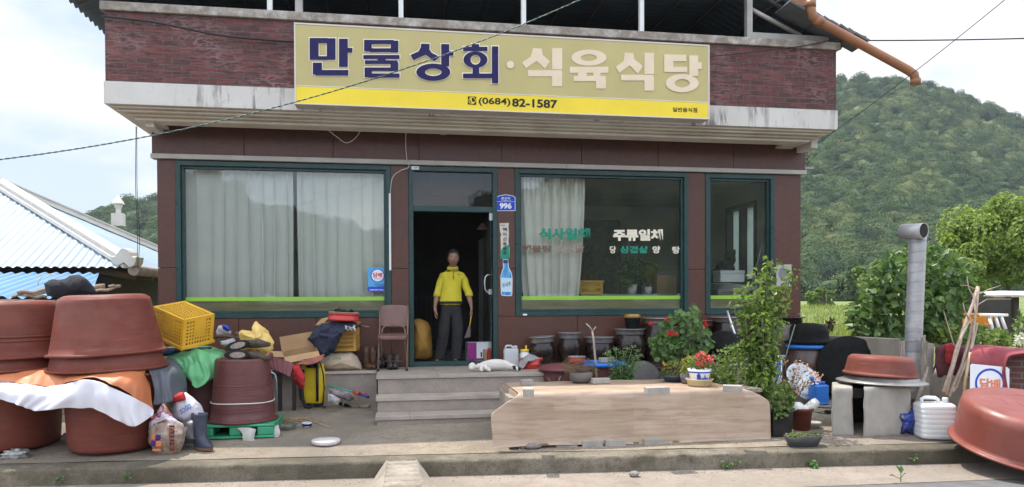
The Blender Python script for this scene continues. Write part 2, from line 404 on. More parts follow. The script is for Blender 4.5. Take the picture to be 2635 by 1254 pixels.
# ================================================================== GROUND, ROAD, HILLS
def concrete_mat(name,c,dark,light,patch,crack=0.45):
    m,nt,p=new_mat(name);v=coords(nt,rnd=False)
    big=noise_n(nt,v,0.75,6,0.6);mid=noise_n(nt,v,4.5,7,0.65);fine=noise_n(nt,v,70,4,0.7)
    col=ramp(nt,big,[(0.32,dark),(0.52,c),(0.72,light)])
    col=mix(nt,ramp(nt,mid,[(0.44,(0,0,0)),(0.64,(0.75,)*3)]),col,patch);col=mix(nt,ramp(nt,noise_n(nt,v,17,6,0.75),[(0.52,(0,0,0)),(0.66,(0.55,)*3)]),col,tuple(x*0.75 for x in patch))
    col=mix(nt,ramp(nt,fine,[(0.3,(0.5,)*3),(0.6,(0,0,0))]),col,tuple(x*0.5 for x in dark))
    vo=node(nt,'ShaderNodeTexVoronoi',feature='DISTANCE_TO_EDGE');vo.inputs['Scale'].default_value=0.55
    wv=node(nt,'ShaderNodeVectorMath',operation='ADD');ns=node(nt,'ShaderNodeTexNoise');ns.inputs['Scale'].default_value=3.0;ns.inputs['Detail'].default_value=5
    nt.links.new(v,ns.inputs['Vector']);nt.links.new(v,wv.inputs[0]);nt.links.new(ns.outputs['Color'],wv.inputs[1]);nt.links.new(wv.outputs[0],vo.inputs['Vector'])
    cr=ramp(nt,vo.outputs['Distance'],[(0.0,(crack,)*3),(0.003,(0,0,0))])
    col=mix(nt,cr,col,(0.05,0.042,0.035));nt.links.new(col,p.inputs['Base Color']);p.inputs['Roughness'].default_value=0.92
    b1=bump(nt,mid,0.35,0.03);nt.links.new(bump(nt,fine,0.8,0.012,b1),p.inputs['Normal']);return m
M_YARD=concrete_mat('yard_concrete',(0.29,0.24,0.18),(0.17,0.15,0.125),(0.35,0.285,0.205),(0.215,0.165,0.11))
M_APRON=concrete_mat('apron_concrete',(0.30,0.25,0.20),(0.22,0.185,0.15),(0.345,0.29,0.235),(0.235,0.19,0.15))
M_KERB=concrete_mat('kerb_concrete',(0.19,0.16,0.115),(0.075,0.062,0.042),(0.27,0.23,0.175),(0.085,0.072,0.045),0.3)
M_ASPH=mat('asphalt',(0.115,0.112,0.11),0.9,0.2,3,0.6,130,dirt=0.3,dirtc=(0.2,0.19,0.175))
def ground_mat():
    m,nt,p=new_mat('field_grass');v=coords(nt,rnd=False)
    a=noise_n(nt,v,0.14,6,0.6,(1,2.6,1));b=noise_n(nt,v,2.6,6,0.75);c=noise_n(nt,v,0.05,4,0.5,(1,4,1))
    col=ramp(nt,a,[(0.30,(0.12,0.17,0.04)),(0.5,(0.21,0.26,0.07)),(0.66,(0.30,0.32,0.12)),(0.78,(0.38,0.33,0.22))])
    col=mix(nt,ramp(nt,b,[(0.35,(0.65,)*3),(0.6,(0,0,0))]),col,(0.035,0.06,0.014))
    nt.links.new(col,p.inputs['Base Color']);p.inputs['Roughness'].default_value=0.95
    nt.links.new(bump(nt,b,1.0,0.25),p.inputs['Normal']);return m
M_FIELD=ground_mat()
mb=MB();mb.add([(-900,-900,-0.06),(900,-900,-0.06),(900,900,-0.06),(-900,900,-0.06)],[(0,1,2,3)])
build(mb,'ground',mat('bare_earth',(0.15,0.13,0.085),0.95,0.3,0.3),kind='structure')
# road and the paler concrete apron beside it
mb=MB();mb.add([(-60,-60,-0.004),(60,-60,-0.004),(60,KA*60+KB-0.25,-0.004),(-60,-KA*60+KB-0.25,-0.004)],[(0,1,2,3)])
build(mb,'road',M_ASPH,kind='structure')
ap0,ap1=atz(2000,1256,0),atz(2640,1231,0)
sl=(ap1[1]-ap0[1])/(ap1[0]-ap0[0])
g=[]
for j in range(2):
    row=[]
    for i in range(121):
        x=-20+40*i/120
        row.append((x,kerb_y(x)+0.01,0.004)if j else(x,ap0[1]+sl*(x-ap0[0])+0.03*noise.noise(Vector((x*3,0,0))),0.0))
    g.append(row)
build(MB().grid(g),'pavement',M_APRON,kind='structure')
# kerb with a chipped edge
g=[]
xs=np.arange(-14,16.01,0.05)
for k,(dy,z)in enumerate(((0.02,-0.03),(0.022,0.03),(0.024,0.08),(0.026,0.13),(0.032,0.152),(0.052,KERB_Z),(0.16,KERB_Z+0.004),(0.26,KERB_Z+0.008))):
    row=[]
    for x in xs:
        n1=noise.noise(Vector((x*5.5,k*0.7,1)));n2=noise.noise(Vector((x*17,k*1.3,4)))
        w=0.016 if k in(3,4,5)else 0.006
        row.append((x,kerb_y(x)+dy-0.02+w*(n1+0.5*n2),z+(w*0.5*n1 if 0<k<6 else 0)))
    g.append(row)
build(MB().grid(g),'kerb',M_KERB,kind='structure')
# yard: a gently sloping concrete sheet from the kerb to the house and round its right side
g=[]
for j in range(60):
    t=j/59;row=[]
    for i in range(161):
        x=-12+25*i/160;y0=kerb_y(x)+0.22;y=y0+(3.2-y0)*t
        row.append((x,y,yard_z(x,y)-0.002+0.006*noise.noise(Vector((x*1.7,y*1.7,0)))))
    g.append(row)
build(MB().grid(g),'yard',M_YARD,kind='structure')
# green field rising to the foot of the hill
g=[]
for j in range(40):
    d=3.2+(150*(j/39)**2);row=[]
    for i in range(60):
        x=-60+240*i/59
        row.append((x,d,0.30+1.6*(d/150)+0.35*math.sin(d*0.22)*min(1,d/40)+0.25*noise.noise(Vector((x*0.08,d*0.1,3)))*min(1,d/15)))
    g.append(row)
build(MB().grid(g),'field',M_FIELD,kind='structure')

# ------------------------------------------------------------------ foliage
def unit(n):d=RNG.normal(size=(n,3));return d/np.linalg.norm(d,axis=1)[:,None]
def leaf_geo(P,N,size,asp=0.55,fold=0.18,droop=0.3,up=None):
    """folded leaves: four corners each (stalk, left, tip, right), two triangles"""
    n=len(P);N=N/np.linalg.norm(N,axis=1)[:,None]
    T=np.cross(N,unit(n))if up is None else up-N*np.sum(up*N,axis=1)[:,None]
    T/=np.linalg.norm(T,axis=1)[:,None]+1e-9;B=np.cross(N,T);s=np.broadcast_to(size,(n,))[:,None]
    V=np.empty((n,4,3));V[:,0]=P;V[:,1]=P+T*s*0.45+B*s*asp*0.5+N*s*fold;V[:,2]=P+T*s-N*s*droop*0.4;V[:,3]=P+T*s*0.45-B*s*asp*0.5+N*s*fold
    i=np.arange(n)[:,None]*4
    return V.reshape(-1,3),np.concatenate([i+[0,1,2],i+[0,2,3]])
def crown_points(n,c,rad,clumps=9,spread=0.62,seed=0,cs=1.0):
    """points gathered in uneven clumps inside an ellipsoid, with outward normals"""
    g=np.random.default_rng(seed);C=g.normal(size=(clumps,3));C/=np.linalg.norm(C,axis=1)[:,None];C*=(g.uniform(0.25,1.0,(clumps,1))**0.6)*spread
    cr=g.uniform(0.28,0.5,clumps)*cs;k=g.integers(0,clumps,n);D=g.normal(size=(n,3));D/=np.linalg.norm(D,axis=1)[:,None]
    P=C[k]+D*(cr[k]*g.uniform(0.55,1.0,n)**0.5)[:,None]
    return P*np.array(rad)+np.array(c),D*0.8+P*0.5+np.array([0,0,0.35]),k
def forest_mat():
    m,nt,p=new_mat('forest_leaves');a=node(nt,'ShaderNodeAttribute',attribute_type='INSTANCER');a.attribute_name='shade';b=node(nt,'ShaderNodeAttribute');b.attribute_name='tint'
    ad=node(nt,'ShaderNodeMath',operation='ADD');nt.links.new(a.outputs['Fac'],ad.inputs[0]);nt.links.new(b.outputs['Fac'],ad.inputs[1])
    col=ramp(nt,ad.outputs[0],[(0.05,(0.018,0.042,0.020)),(0.45,(0.050,0.092,0.032)),(0.8,(0.085,0.130,0.040)),(1.1,(0.16,0.185,0.07))])
    nt.links.new(col,p.inputs['Base Color']);p.inputs['Roughness'].default_value=0.75;p.inputs['Specular IOR Level'].default_value=0.25
    tr=node(nt,'ShaderNodeBsdfTranslucent');nt.links.new(col,tr.inputs['Color']);mx=node(nt,'ShaderNodeMixShader');mx.inputs[0].default_value=0.25
    nt.links.new(p.outputs[0],mx.inputs[1]);nt.links.new(tr.outputs[0],mx.inputs[2]);nt.links.new(mx.outputs[0],nt.nodes['Material Output'].inputs['Surface']);return m
FOREST=[forest_mat()]
def crown_proto(seed):
    g=np.random.default_rng(seed);P,N,k=crown_points(2600,(0,0,0),(1,1,0.78),15,0.66,seed)
    V,Fq=leaf_geo(P,N,g.uniform(0.06,0.13,len(P)),0.8,0.1)
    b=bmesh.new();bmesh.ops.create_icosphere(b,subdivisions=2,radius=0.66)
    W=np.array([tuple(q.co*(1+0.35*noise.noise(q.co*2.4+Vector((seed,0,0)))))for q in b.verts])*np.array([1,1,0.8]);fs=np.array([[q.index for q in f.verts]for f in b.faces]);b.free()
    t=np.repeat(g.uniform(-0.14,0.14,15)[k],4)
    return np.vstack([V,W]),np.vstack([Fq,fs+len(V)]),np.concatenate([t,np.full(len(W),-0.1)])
PROTOS=[crown_proto(s)for s in range(7)]
PCOL=bpy.data.collections.new('tree_crown_kinds')                # kept out of the scene, used as instances by the forest
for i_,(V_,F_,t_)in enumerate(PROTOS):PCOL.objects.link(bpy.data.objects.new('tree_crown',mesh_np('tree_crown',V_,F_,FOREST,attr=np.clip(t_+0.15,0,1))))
def crown_nodes():
    g=bpy.data.node_groups.new('forest_scatter','GeometryNodeTree')
    g.interface.new_socket('Geometry',in_out='INPUT',socket_type='NodeSocketGeometry');g.interface.new_socket('Geometry',in_out='OUTPUT',socket_type='NodeSocketGeometry')
    N=g.nodes.new;L=g.links.new;i=N('NodeGroupInput');o=N('NodeGroupOutput');ip=N('GeometryNodeInstanceOnPoints');ci=N('GeometryNodeCollectionInfo')
    ci.inputs['Collection'].default_value=PCOL;ci.inputs['Separate Children'].default_value=True;ci.inputs['Reset Children'].default_value=True
    def na(name,t):n=N('GeometryNodeInputNamedAttribute');n.data_type=t;n.inputs['Name'].default_value=name;return n.outputs['Attribute']
    L(i.outputs[0],ip.inputs['Points']);L(ci.outputs[0],ip.inputs['Instance']);ip.inputs['Pick Instance'].default_value=True
    L(na('kind_index','INT'),ip.inputs['Instance Index']);L(na('turn','FLOAT_VECTOR'),ip.inputs['Rotation']);L(na('size','FLOAT_VECTOR'),ip.inputs['Scale']);L(ip.outputs[0],o.inputs[0]);return g
CROWN_GN=crown_nodes()
def forest(name,pts,radii,label,tint=None,zs=None):
    n=len(pts);me=bpy.data.meshes.new(name);me.vertices.add(n);me.vertices.foreach_set('co',np.array(pts,np.float32).ravel())
    r=np.array(radii);S_=np.c_[r,r,r*RNG.uniform(0.75,1.35,n)]
    def at_(nm,t,a,k):q=me.attributes.new(nm,t,'POINT');q.data.foreach_set(k,np.ascontiguousarray(a).ravel())
    at_('kind_index','INT',RNG.integers(0,7,n).astype(np.int32),'value');at_('turn','FLOAT_VECTOR',np.c_[RNG.normal(0, .12,n),RNG.normal(0, .12,n),RNG.uniform(0,6.28,n)].astype(np.float32),'vector');at_('size','FLOAT_VECTOR',S_.astype(np.float32),'vector')
    at_('shade','FLOAT',np.array(tint if tint is not None else RNG.uniform(.1, .9,n)).astype(np.float32),'value');me.update()
    o=place(me,name,label=label,cat='forest',kind='stuff');md=o.modifiers.new('scatter','NODES');md.node_group=CROWN_GN;return o
def hill(name,sil,d0,d1,base,ncr,rad,label,mirror=False,pw=0.8,step=None):
    sx=np.array([p[0]for p in sil],float);sy=np.array([p[1]for p in sil],float)
    def pt(px,t):
        top=np.interp(px,sx,sy);py=base+(top-base)*(t**pw if t<=1 else 1-0.5*(t-1));d=d0+(d1-d0)*t
        q=atd(px,py,d)
        if mirror:q=np.array([q[0],-q[1],q[2]])
        return q
    g=[[pt(px,t)for px in np.linspace(sx[0],sx[-1],60)]for t in np.linspace(-0.05,1.3,40)]
    build(MB().grid(g),name,mat(name+'_earth',(0.035,0.055,0.02),0.95,0.3,0.05,0),kind='structure')
    P,Rr,Tn=[],[],[]
    for k in range(ncr):
        px=RNG.uniform(sx[0],sx[-1]);t=RNG.uniform(0,1.03);q=pt(px,t);r=rad*RNG.uniform(0.65,1.3)
        P.append(q+np.array([0,0,r*0.35]));Rr.append(r)
        Tn.append(np.clip(0.45+0.5*noise.noise(Vector((px*0.02,t*9,0)))+RNG.normal(0,0.2),0,1))
    return P,Rr,Tn
P_,R_,T_=hill('hill',[(1450,470),(1700,330),(1900,262),(2050,234),(2150,222),(2240,218),(2320,221),(2400,238),(2470,262),(2540,286),(2600,316),(2640,334),(2750,376),(2900,430)],150,340,768,4300,3.9,'')
forest('forest',P_,R_,'dense green forest covering the rounded hill to the right of the shop',T_)
P_,R_,T_=hill('hill',[(150,660),(200,596),(232,560),(265,550),(330,541),(405,524),(480,500),(560,490)],170,260,768,330,4.0,'')
forest('forest',P_,R_,'dark wooded hilltop seen over the pale roof to the left of the shop',[t*0.6 for t in T_])
P_,R_,T_=hill('hill',[(-900,400),(0,430),(300,430),(510,460),(700,545),(950,640),(1080,610),(1300,520),(1600,430),(1900,420),(2200,470),(3000,600)],160,320,768,1100,6.0,'',mirror=True)
forest('forest',P_,R_,'wooded hill across the road, mirrored in the shop windows',T_)

# grit, chips and small dead leaves lying about the yard and along the kerb foot
P,Q=MB(),MB()
for k in range(1500):
    if k%3:px,py=random.uniform(560,2300),random.uniform(1030,1165);c=yard(px,py)
    else:
        x=random.uniform(-4.5,6.5);c=np.array([x,kerb_y(x)-abs(random.gauss(0.03,0.10))-0.01,0.004])
    r_=random.uniform(0.003,0.010)*(1.5 if k%17==0 else 1);b=len(P.v)
    P.add([c+np.array([math.cos(a)*r_*random.uniform(.6,1.2),math.sin(a)*r_*random.uniform(.6,1.2),0.0])for a in(0.3,1.6,2.8,4.1,5.3)]+[c+np.array([0,0,r_*0.9])],[(i,(i+1)%5,5)for i in range(5)])
build(P,'yard_grit',mat('grit',(0.20,0.165,0.125),0.9,0.7,60,0),label='grit and small stone chips scattered over the yard and kerb foot',cat='grit',kind='stuff')

# ================================================================== THE SHOP BUILDING
Z=lambda px,py,Y=0.0:at(px,py,Y)[2]
X=lambda px,py,Y=0.0:at(px,py,Y)[0]
ZL=0.77                                   # landing / shop floor
BX=-0.80                                  # front plane of the upper parapet
XL,XR=X(403,420),X(2061,450)
shop=thing('shop_building','old two storey village shop with red granite front and brick parapet','building')
wins=[(X(451,413),X(1005,428)),(X(1325,436),X(1771,444)),(X(1815,446),X(1993,451))]
dx0,dx1=X(1051,434),X(1279,434)
ZB,ZT=1.46,3.54
ZS0,ZS1=3.555,3.615                     # pale lintel strip
ZSOF=4.03
# granite facing in separate slabs with fine joints
mb=MB();J=0.003
def slab(x0,x1,z0,z1,y0=0.0,y1=0.10):mb.box(x0+J,x1-J,y0,y1,z0+J,z1-J)
for(a,b)in((XL,wins[0][0]),(wins[0][1],dx0),(dx1,wins[1][0]),(wins[1][1],wins[2][0]),(wins[2][1],XR)):
    zj=2.13
    slab(a,b,ZB,zj);slab(a,b,zj,ZS0-0.004)
for xs_ in(np.linspace(XL,wins[0][1],4),np.linspace(wins[0][1],dx0,2),np.linspace(dx1,XR,5)):
    for a,b in zip(xs_[:-1],xs_[1:]):slab(a,b,ZL+0.002,ZB)
xs_=np.linspace(XL-0.05,XR+0.05,9)
for a,b in zip(xs_[:-1],xs_[1:]):slab(a,b,ZS1,ZSOF+0.08,-0.035)
build(mb,'granite_facing',M_GRANITE,shop,bevel=0.002)
mb=MB()
for a,b in zip(np.linspace(XL-0.06,XR+0.06,6)[:-1],np.linspace(XL-0.06,XR+0.06,6)[1:]):mb.box(a+0.001,b-0.001,-0.06,0.1,ZS0,ZS1)
build(mb,'lintel_strip',M_LINTEL,shop,bevel=0.003)
# shell: side and back walls, partition, floor slabs, room surfaces
mb=MB()
mb.box(XL,XL+0.2,0.102,8,0.0,4.0);mb.box(XL+0.2,XR-0.2,7.8,8,0.0,4.0)
# right wall with the opening of its side window
wy0,wy1,wz0,wz1=0.95,2.05,1.95,3.30
mb.box(XR-0.2,XR,0.102,wy0,0,4);mb.box(XR-0.2,XR,wy1,8,0,4);mb.box(XR-0.2,XR,wy0,wy1,0,wz0);mb.box(XR-0.2,XR,wy0,wy1,wz1,4)
build(mb,'side_wall',[mat('rendered_side_wall',(0.30,0.25,0.21),0.85)],shop)
mb=MB();mb.box(XL+0.2,XR-0.2,4.4,4.5,ZL,3.62);mb.box(XR-0.212,XR-0.203,0.11,wy0,ZL,3.62);mb.box(XR-0.212,XR-0.203,wy1,4.4,ZL,3.62);mb.box(XR-0.212,XR-0.203,wy0,wy1,ZL,wz0);mb.box(XR-0.212,XR-0.203,wy0,wy1,wz1,3.62)
mb.box(XL+0.203,XL+0.212,0.11,4.4,ZL,3.62);mb.box(XL+0.213,XR-0.213,0.13,4.39,3.60,3.66)
build(mb,'room_lining',M_CREAM,shop)
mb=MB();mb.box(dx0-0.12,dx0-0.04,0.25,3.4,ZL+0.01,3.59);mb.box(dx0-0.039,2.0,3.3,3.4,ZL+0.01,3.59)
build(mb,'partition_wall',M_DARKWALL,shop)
m,nt,p=new_mat('checker_tiles');ck=node(nt,'ShaderNodeTexChecker');ck.inputs['Scale'].default_value=3.4
ck.inputs['Color1'].default_value=(0.33,0.33,0.31,1);ck.inputs['Color2'].default_value=(0.02,0.02,0.022,1);nt.links.new(coords(nt,rnd=False),ck.inputs['Vector'])
nt.links.new(mix(nt,ramp(nt,noise_n(nt,coords(nt,rnd=False),5,6),[(0.4,(0,0,0)),(0.8,(0.6,)*3)]),ck.outputs['Color'],(0.12,0.10,0.08)),p.inputs['Base Color']);p.inputs['Roughness'].default_value=0.4
mb=MB();mb.box(XL+0.21,XR-0.215,0.10,4.4,0.5,ZL+0.005);build(mb,'shop_floor',m,shop)
# plinth the shop stands on, left and right of the landing
lx0,lx1=at(968,968,-1.1)[0],at(1408,975,-1.1)[0]
mb=MB()
mb.box(XL,lx0-0.005,-0.52,0.0,0.0,ZL-0.03);mb.box(lx1+0.005,XR,-0.52,0.0,0.0,ZL-0.03)
build_split(mb,'plinth',M_STEP,shop,bevel=0.004)
mb=MB();mb.box(XL-0.02,lx0-0.005,-0.55,-0.002,ZL-0.028,ZL+0.002);mb.box(lx1+0.005,XR+0.02,-0.55,-0.002,ZL-0.028,ZL+0.002)
build_split(mb,'plinth_slab',M_SLAB,shop,bevel=0.004)

# windows: frame > pane, stripe, film
M_GLASS=glass_mat('window_glass',(0.93,0.95,0.93),1.0,0.0,0.035)
M_STRIPE=mat('lime_stripe',(0.27,0.52,0.045),0.45,0.08,3,0.02,dirt=0.2,dirtc=(0.2,0.3,0.05))
M_FILM=mat('olive_film',(0.30,0.265,0.145),0.5,0.25,3,0.1,20,dirt=0.7,dirtc=(0.36,0.28,0.16),dscale=2.2,stretch=(0.7,1,5))
def frame_mb(x0,x1,z0,z1,w,y0,y1):
    mb=MB();mb.box(x0,x0+w,y0,y1,z0,z1);mb.box(x1-w,x1,y0,y1,z0,z1);mb.box(x0+w,x1-w,y0,y1,z0,z0+w);mb.box(x0+w,x1-w,y0,y1,z1-w,z1);return mb
win_objs=[]
for(x0,x1)in wins:
    mb=frame_mb(x0+0.001,x1-0.001,ZB+0.002,ZT,0.062,-0.012,0.13)
    f2=frame_mb(x0+0.064,x1-0.064,ZB+0.066,ZT-0.064,0.032,0.03,0.12)
    b=len(mb.v);mb.add(f2.v,f2.f)
    fo=build(mb,'window',M_FRAME,shop,bevel=0.003);win_objs.append(fo)
    w=0.094;zs0,zs1=Z(700,774.8),Z(700,764.5)
    mb=MB();mb.box(x0+w+0.001,x1-w-0.001,0.070,0.078,ZB+w+0.002,ZT-w);build(mb,'pane',M_GLASS,fo)
    mb=MB();mb.box(x0+w,x1-w,0.064,0.068,zs0,zs1);build(mb,'lime_stripe',M_STRIPE,fo)
    mb=MB();mb.box(x0+w+0.001,x1-w-0.001,0.084,0.10,ZB+w+0.002,zs0-0.003);build(mb,'lower_film',M_FILM,fo)
# side window seen inside
mb=MB()
for(a,b)in((wy0,wy0+0.07),((wy0+wy1)/2-0.035,(wy0+wy1)/2+0.035),(wy1-0.07,wy1)):mb.box(XR-0.24,XR-0.02,a,b,wz0,wz1)
mb.box(XR-0.24,XR-0.02,wy0+0.07,wy1-0.07,wz0,wz0+0.07);mb.box(XR-0.24,XR-0.02,wy0+0.07,wy1-0.07,wz1-0.07,wz1)
so=build(mb,'window',mat('dark_window_frame',(0.03,0.028,0.024),0.5),shop,label='dark framed frosted side window inside the shop')
mb=MB();mb.box(XR-0.12,XR-0.11,wy0+0.07,wy1-0.07,wz0+0.07,wz1-0.07)
build(mb,'pane',mat('frosted_pane',(0.75,0.82,0.78),0.6,0.05,3,0,trans=0.75),so)

# door: frame, transom light, open glass leaf
mb=frame_mb(dx0+0.001,dx1-0.001,ZL+0.004,ZT+0.002,0.062,-0.014,0.13)
zt0,zt1=Z(1160,545),Z(1160,531)
mb.box(dx0+0.064,dx1-0.064,-0.005,0.12,zt0,zt1)
door=build(mb,'door',M_FRAME,shop,bevel=0.003)
mb=MB();mb.box(dx0+0.062,dx1-0.062,0.055,0.063,zt1,ZT-0.06);build(mb,'transom_pane',glass_mat('transom_glass',(0.30,0.31,0.30),1.0,0.0,0.05),door)
hx=dx1-0.085
mb=MB();mb.box(hx-0.006,hx+0.006,0.05,0.98,ZL+0.05,zt0-0.02)
leaf=build(mb,'glass_leaf',glass_mat('door_glass',(0.82,0.86,0.84),1.0,0.0,0.12),door)
mb=MB()
hz=Z(1262,748)
for sx in(-1,1):
    pts=[(hx+sx*0.006,0.14,hz-0.02),(hx+sx*0.045,0.14,hz-0.02),(hx+sx*0.075,0.14,hz+0.02),(hx+sx*0.08,0.14,hz+0.12),(hx+sx*0.07,0.14,hz+0.19),(hx+sx*0.04,0.14,hz+0.225),(hx+sx*0.006,0.14,hz+0.225)]
    mb.tube(pts,0.013,10)
mb.box(hx-0.03,hx+0.03,0.10,0.18,hz-0.055,hz+0.02)
build(mb,'handle',M_ALU,leaf)
mb=MB();mb.box(hx-0.022,hx+0.022,0.04,0.09,zt0-0.11,zt0+0.06);mb.box(hx-0.022,hx+0.022,0.04,0.09,ZL+0.02,ZL+0.05);build_split(mb,'hinge',M_ALU,door)

# upper parapet: mouldings, white beam, brick, coping
bxl,bxr=X(266,200,BX),X(2156,300,BX)
zb0,zb1,zc0,zc1=Z(268,268,BX),Z(266,212,BX),Z(265,26,BX),Z(262,6,BX)
zb0=0.5*(zb0+Z(2158,333,BX));zb1=0.5*(zb1+Z(2156,281,BX));zc0=0.5*(zc0+Z(2154,129,BX));zc1=0.5*(zc1+Z(2154,107,BX))
m,nt,p=new_mat('cracked_white_beam');v=coords(nt,rnd=False)
st=noise_n(nt,v,3.0,6,0.6,(3.2,3.2,0.35));bl=noise_n(nt,v,1.2,6,0.6)
col=mix(nt,ramp(nt,bl,[(0.4,(0,0,0)),(0.75,(0.5,)*3)]),(0.60,0.575,0.53),(0.44,0.40,0.33))
gate=ramp(nt,noise_n(nt,v,0.9,3),[(0.50,(0,0,0)),(0.62,(1,)*3)])
col=mix(nt,mix(nt,1.0,ramp(nt,st,[(0.53,(0,0,0)),(0.60,(0.85,)*3)]),gate,'MULTIPLY'),col,(0.13,0.115,0.11))
vo=node(nt,'ShaderNodeTexVoronoi',feature='DISTANCE_TO_EDGE');vo.inputs['Scale'].default_value=0.8
wv=node(nt,'ShaderNodeVectorMath',operation='ADD');ns=node(nt,'ShaderNodeTexNoise');ns.inputs['Scale'].default_value=4;nt.links.new(v,ns.inputs['Vector'])
nt.links.new(v,wv.inputs[0]);nt.links.new(ns.outputs['Color'],wv.inputs[1]);nt.links.new(wv.outputs[0],vo.inputs['Vector'])
col=mix(nt,ramp(nt,vo.outputs['Distance'],[(0,(0.4,)*3),(0.005,(0,0,0))]),col,(0.2,0.17,0.14))
nt.links.new(col,p.inputs['Base Color']);p.inputs['Roughness'].default_value=0.8;nt.links.new(bump(nt,noise_n(nt,v,30,5),0.25,0.01),p.inputs['Normal'])
M_BEAM=m
YB=8.0
def ring(mb,y0,xin,z0,z1,th):     # front and two sides of an overhanging band
    mb.box(bxl+xin,bxr-xin,y0,y0+th,z0,z1);mb.box(bxl+xin,bxl+xin+th,y0+th,YB,z0,z1);mb.box(bxr-xin-th,bxr-xin,y0+th,YB,z0,z1)
mb=MB();ring(mb,BX,0,zb0,zb1,0.25);build(mb,'white_beam',M_BEAM,shop,bevel=0.006)
m_mould=mat('cream_moulding',(0.56,0.51,0.42),0.75,0.1,2,0.1,40,dirt=0.6,dirtc=(0.30,0.24,0.15),dscale=2.0,stretch=(0.5,1,6))
mb=MB()
for k,(dy,dz)in enumerate(((0.05,0.028),(0.11,0.058),(0.19,0.085),(0.26,0.125))):
    zt=zb0-(0 if k==0 else(0.028,0.058,0.085)[k-1]);ring(mb,BX+dy,dy*1.0,zb0-dz,zt-0.0005,0.06+0.2)
build(mb,'moulding',m_mould,shop,bevel=0.010)
mb=MB();mb.box(bxl+0.3,bxr-0.3,BX+0.3,YB-0.1,ZSOF+0.03,ZSOF+0.13);build(mb,'soffit',M_SOFFIT,shop)
mb=MB()
for x in(XL+0.001,XR-0.10):mb.prism([(x,ZSOF-0.16),(x+0.1,ZSOF-0.16),(x+0.1,ZSOF+0.02),(x,ZSOF+0.02)],BX+0.36,-0.042)
build_split(mb,'bracket_beam',M_PLASTER,shop,bevel=0.005)
# brick with wavy-faced courses
m,nt,p=new_mat('wavy_brick');v=coords(nt,rnd=False)
sp=node(nt,'ShaderNodeSeparateXYZ');nt.links.new(v,sp.inputs[0]);ad=node(nt,'ShaderNodeMath',operation='ADD');nt.links.new(sp.outputs[0],ad.inputs[0]);nt.links.new(sp.outputs[1],ad.inputs[1])
cb=node(nt,'ShaderNodeCombineXYZ');nt.links.new(ad.outputs[0],cb.inputs[0]);nt.links.new(sp.outputs[2],cb.inputs[1])
br=node(nt,'ShaderNodeTexBrick');nt.links.new(cb.outputs[0],br.inputs['Vector']);br.inputs['Scale'].default_value=1.0
br.inputs['Brick Width'].default_value=0.205;br.inputs['Row Height'].default_value=0.0735;br.inputs['Mortar Size'].default_value=0.007;br.inputs['Mortar Smooth'].default_value=0.25
br.inputs['Color1'].default_value=(0.15,0.034,0.027,1);br.inputs['Color2'].default_value=(0.07,0.021,0.019,1);br.inputs['Mortar'].default_value=(0.105,0.072,0.062,1);br.inputs['Bias'].default_value=0.1
wa=node(nt,'ShaderNodeTexNoise');wa.inputs['Scale'].default_value=14;wa.inputs['Detail'].default_value=1.5
mp=node(nt,'ShaderNodeMapping');mp.inputs['Scale'].default_value=(0.55,1.5,1);nt.links.new(cb.outputs[0],mp.inputs[0]);nt.links.new(mp.outputs[0],wa.inputs['Vector'])
wmask=ramp(nt,wa.outputs['Fac'],[(0.40,(0,0,0)),(0.49,(1,)*3),(0.53,(1,)*3),(0.60,(0,0,0))])
dust=ramp(nt,noise_n(nt,v,1.3,4,0.6),[(0.48,(0.0,)*3),(0.72,(0.5,)*3)])
col=mix(nt,mix(nt,1.0,wmask,dust,'MULTIPLY'),br.outputs['Color'],(0.42,0.26,0.25))
col=mix(nt,ramp(nt,wa.outputs['Fac'],[(0.60,(0,0,0)),(0.66,(0.6,)*3)]),col,(0.045,0.014,0.014))
col=mix(nt,ramp(nt,noise_n(nt,v,9,5,0.6),[(0.55,(0,0,0)),(0.8,(0.45,)*3)]),col,(0.22,0.11,0.10))
nt.links.new(col,p.inputs['Base Color']);p.inputs['Roughness'].default_value=0.62
hm=node(nt,'ShaderNodeMath',operation='SUBTRACT');nt.links.new(wa.outputs['Fac'],hm.inputs[0]);nt.links.new(br.outputs['Fac'],hm.inputs[1])
nt.links.new(bump(nt,hm.outputs[0],0.85,0.02),p.inputs['Normal']);M_BRICK=m
mb=MB();mb.box(bxl+0.015,bxr-0.015,BX+0.02,BX+0.2,zb1,zc0);mb.box(bxl+0.015,bxl+0.2,BX+0.2,YB,zb1,zc0);mb.box(bxr-0.2,bxr-0.015,BX+0.2,YB,zb1,zc0)
build(mb,'brick_parapet',M_BRICK,shop)
mb=MB();ring(mb,BX-0.02,-0.03,zc0,zc1,0.26);build(mb,'coping',M_COPING,shop,bevel=0.008)
# open roof: posts on the parapet, gable of steel sections, corrugated sheets
xm=0.5*(bxl+bxr);zeave=zc1+0.10;xe0,xe1=bxl-0.42,X(2212,95,-0.9)-0.02
zeave=Z(2212,100,-0.9);pitch=0.50;yf=-0.84
def roof_z(x):return zeave+min(pitch*min(x-xe0,xe1-x),0.78)
mb=MB()
for px in(695,1032,1347,1650):
    x=X(px,60,BX+0.1);mb.box(x-0.03,x+0.03,BX+0.07,BX+0.13,zc1,roof_z(x)-0.10)
build_split(mb,'roof_post',M_WHITE,shop)
x0p=X(1926,60,BX+0.1)
mb=MB();mb.box(x0p-0.04,x0p+0.04,BX+0.06,BX+0.14,zc1,roof_z(x0p)-0.1);mb.box(x0p+0.041,bxr-0.1,BX+0.06,BX+0.14,zc1,zc1+0.10)
d0,d1=at(1925,20,BX+0.1),at(2060,92,BX+0.1);mb.tube([d0,d1],0.035,4);mb.box(X(1700,5,BX+.1),x0p-0.041,BX+0.06,BX+0.13,zc1+0.62,zc1+0.70)
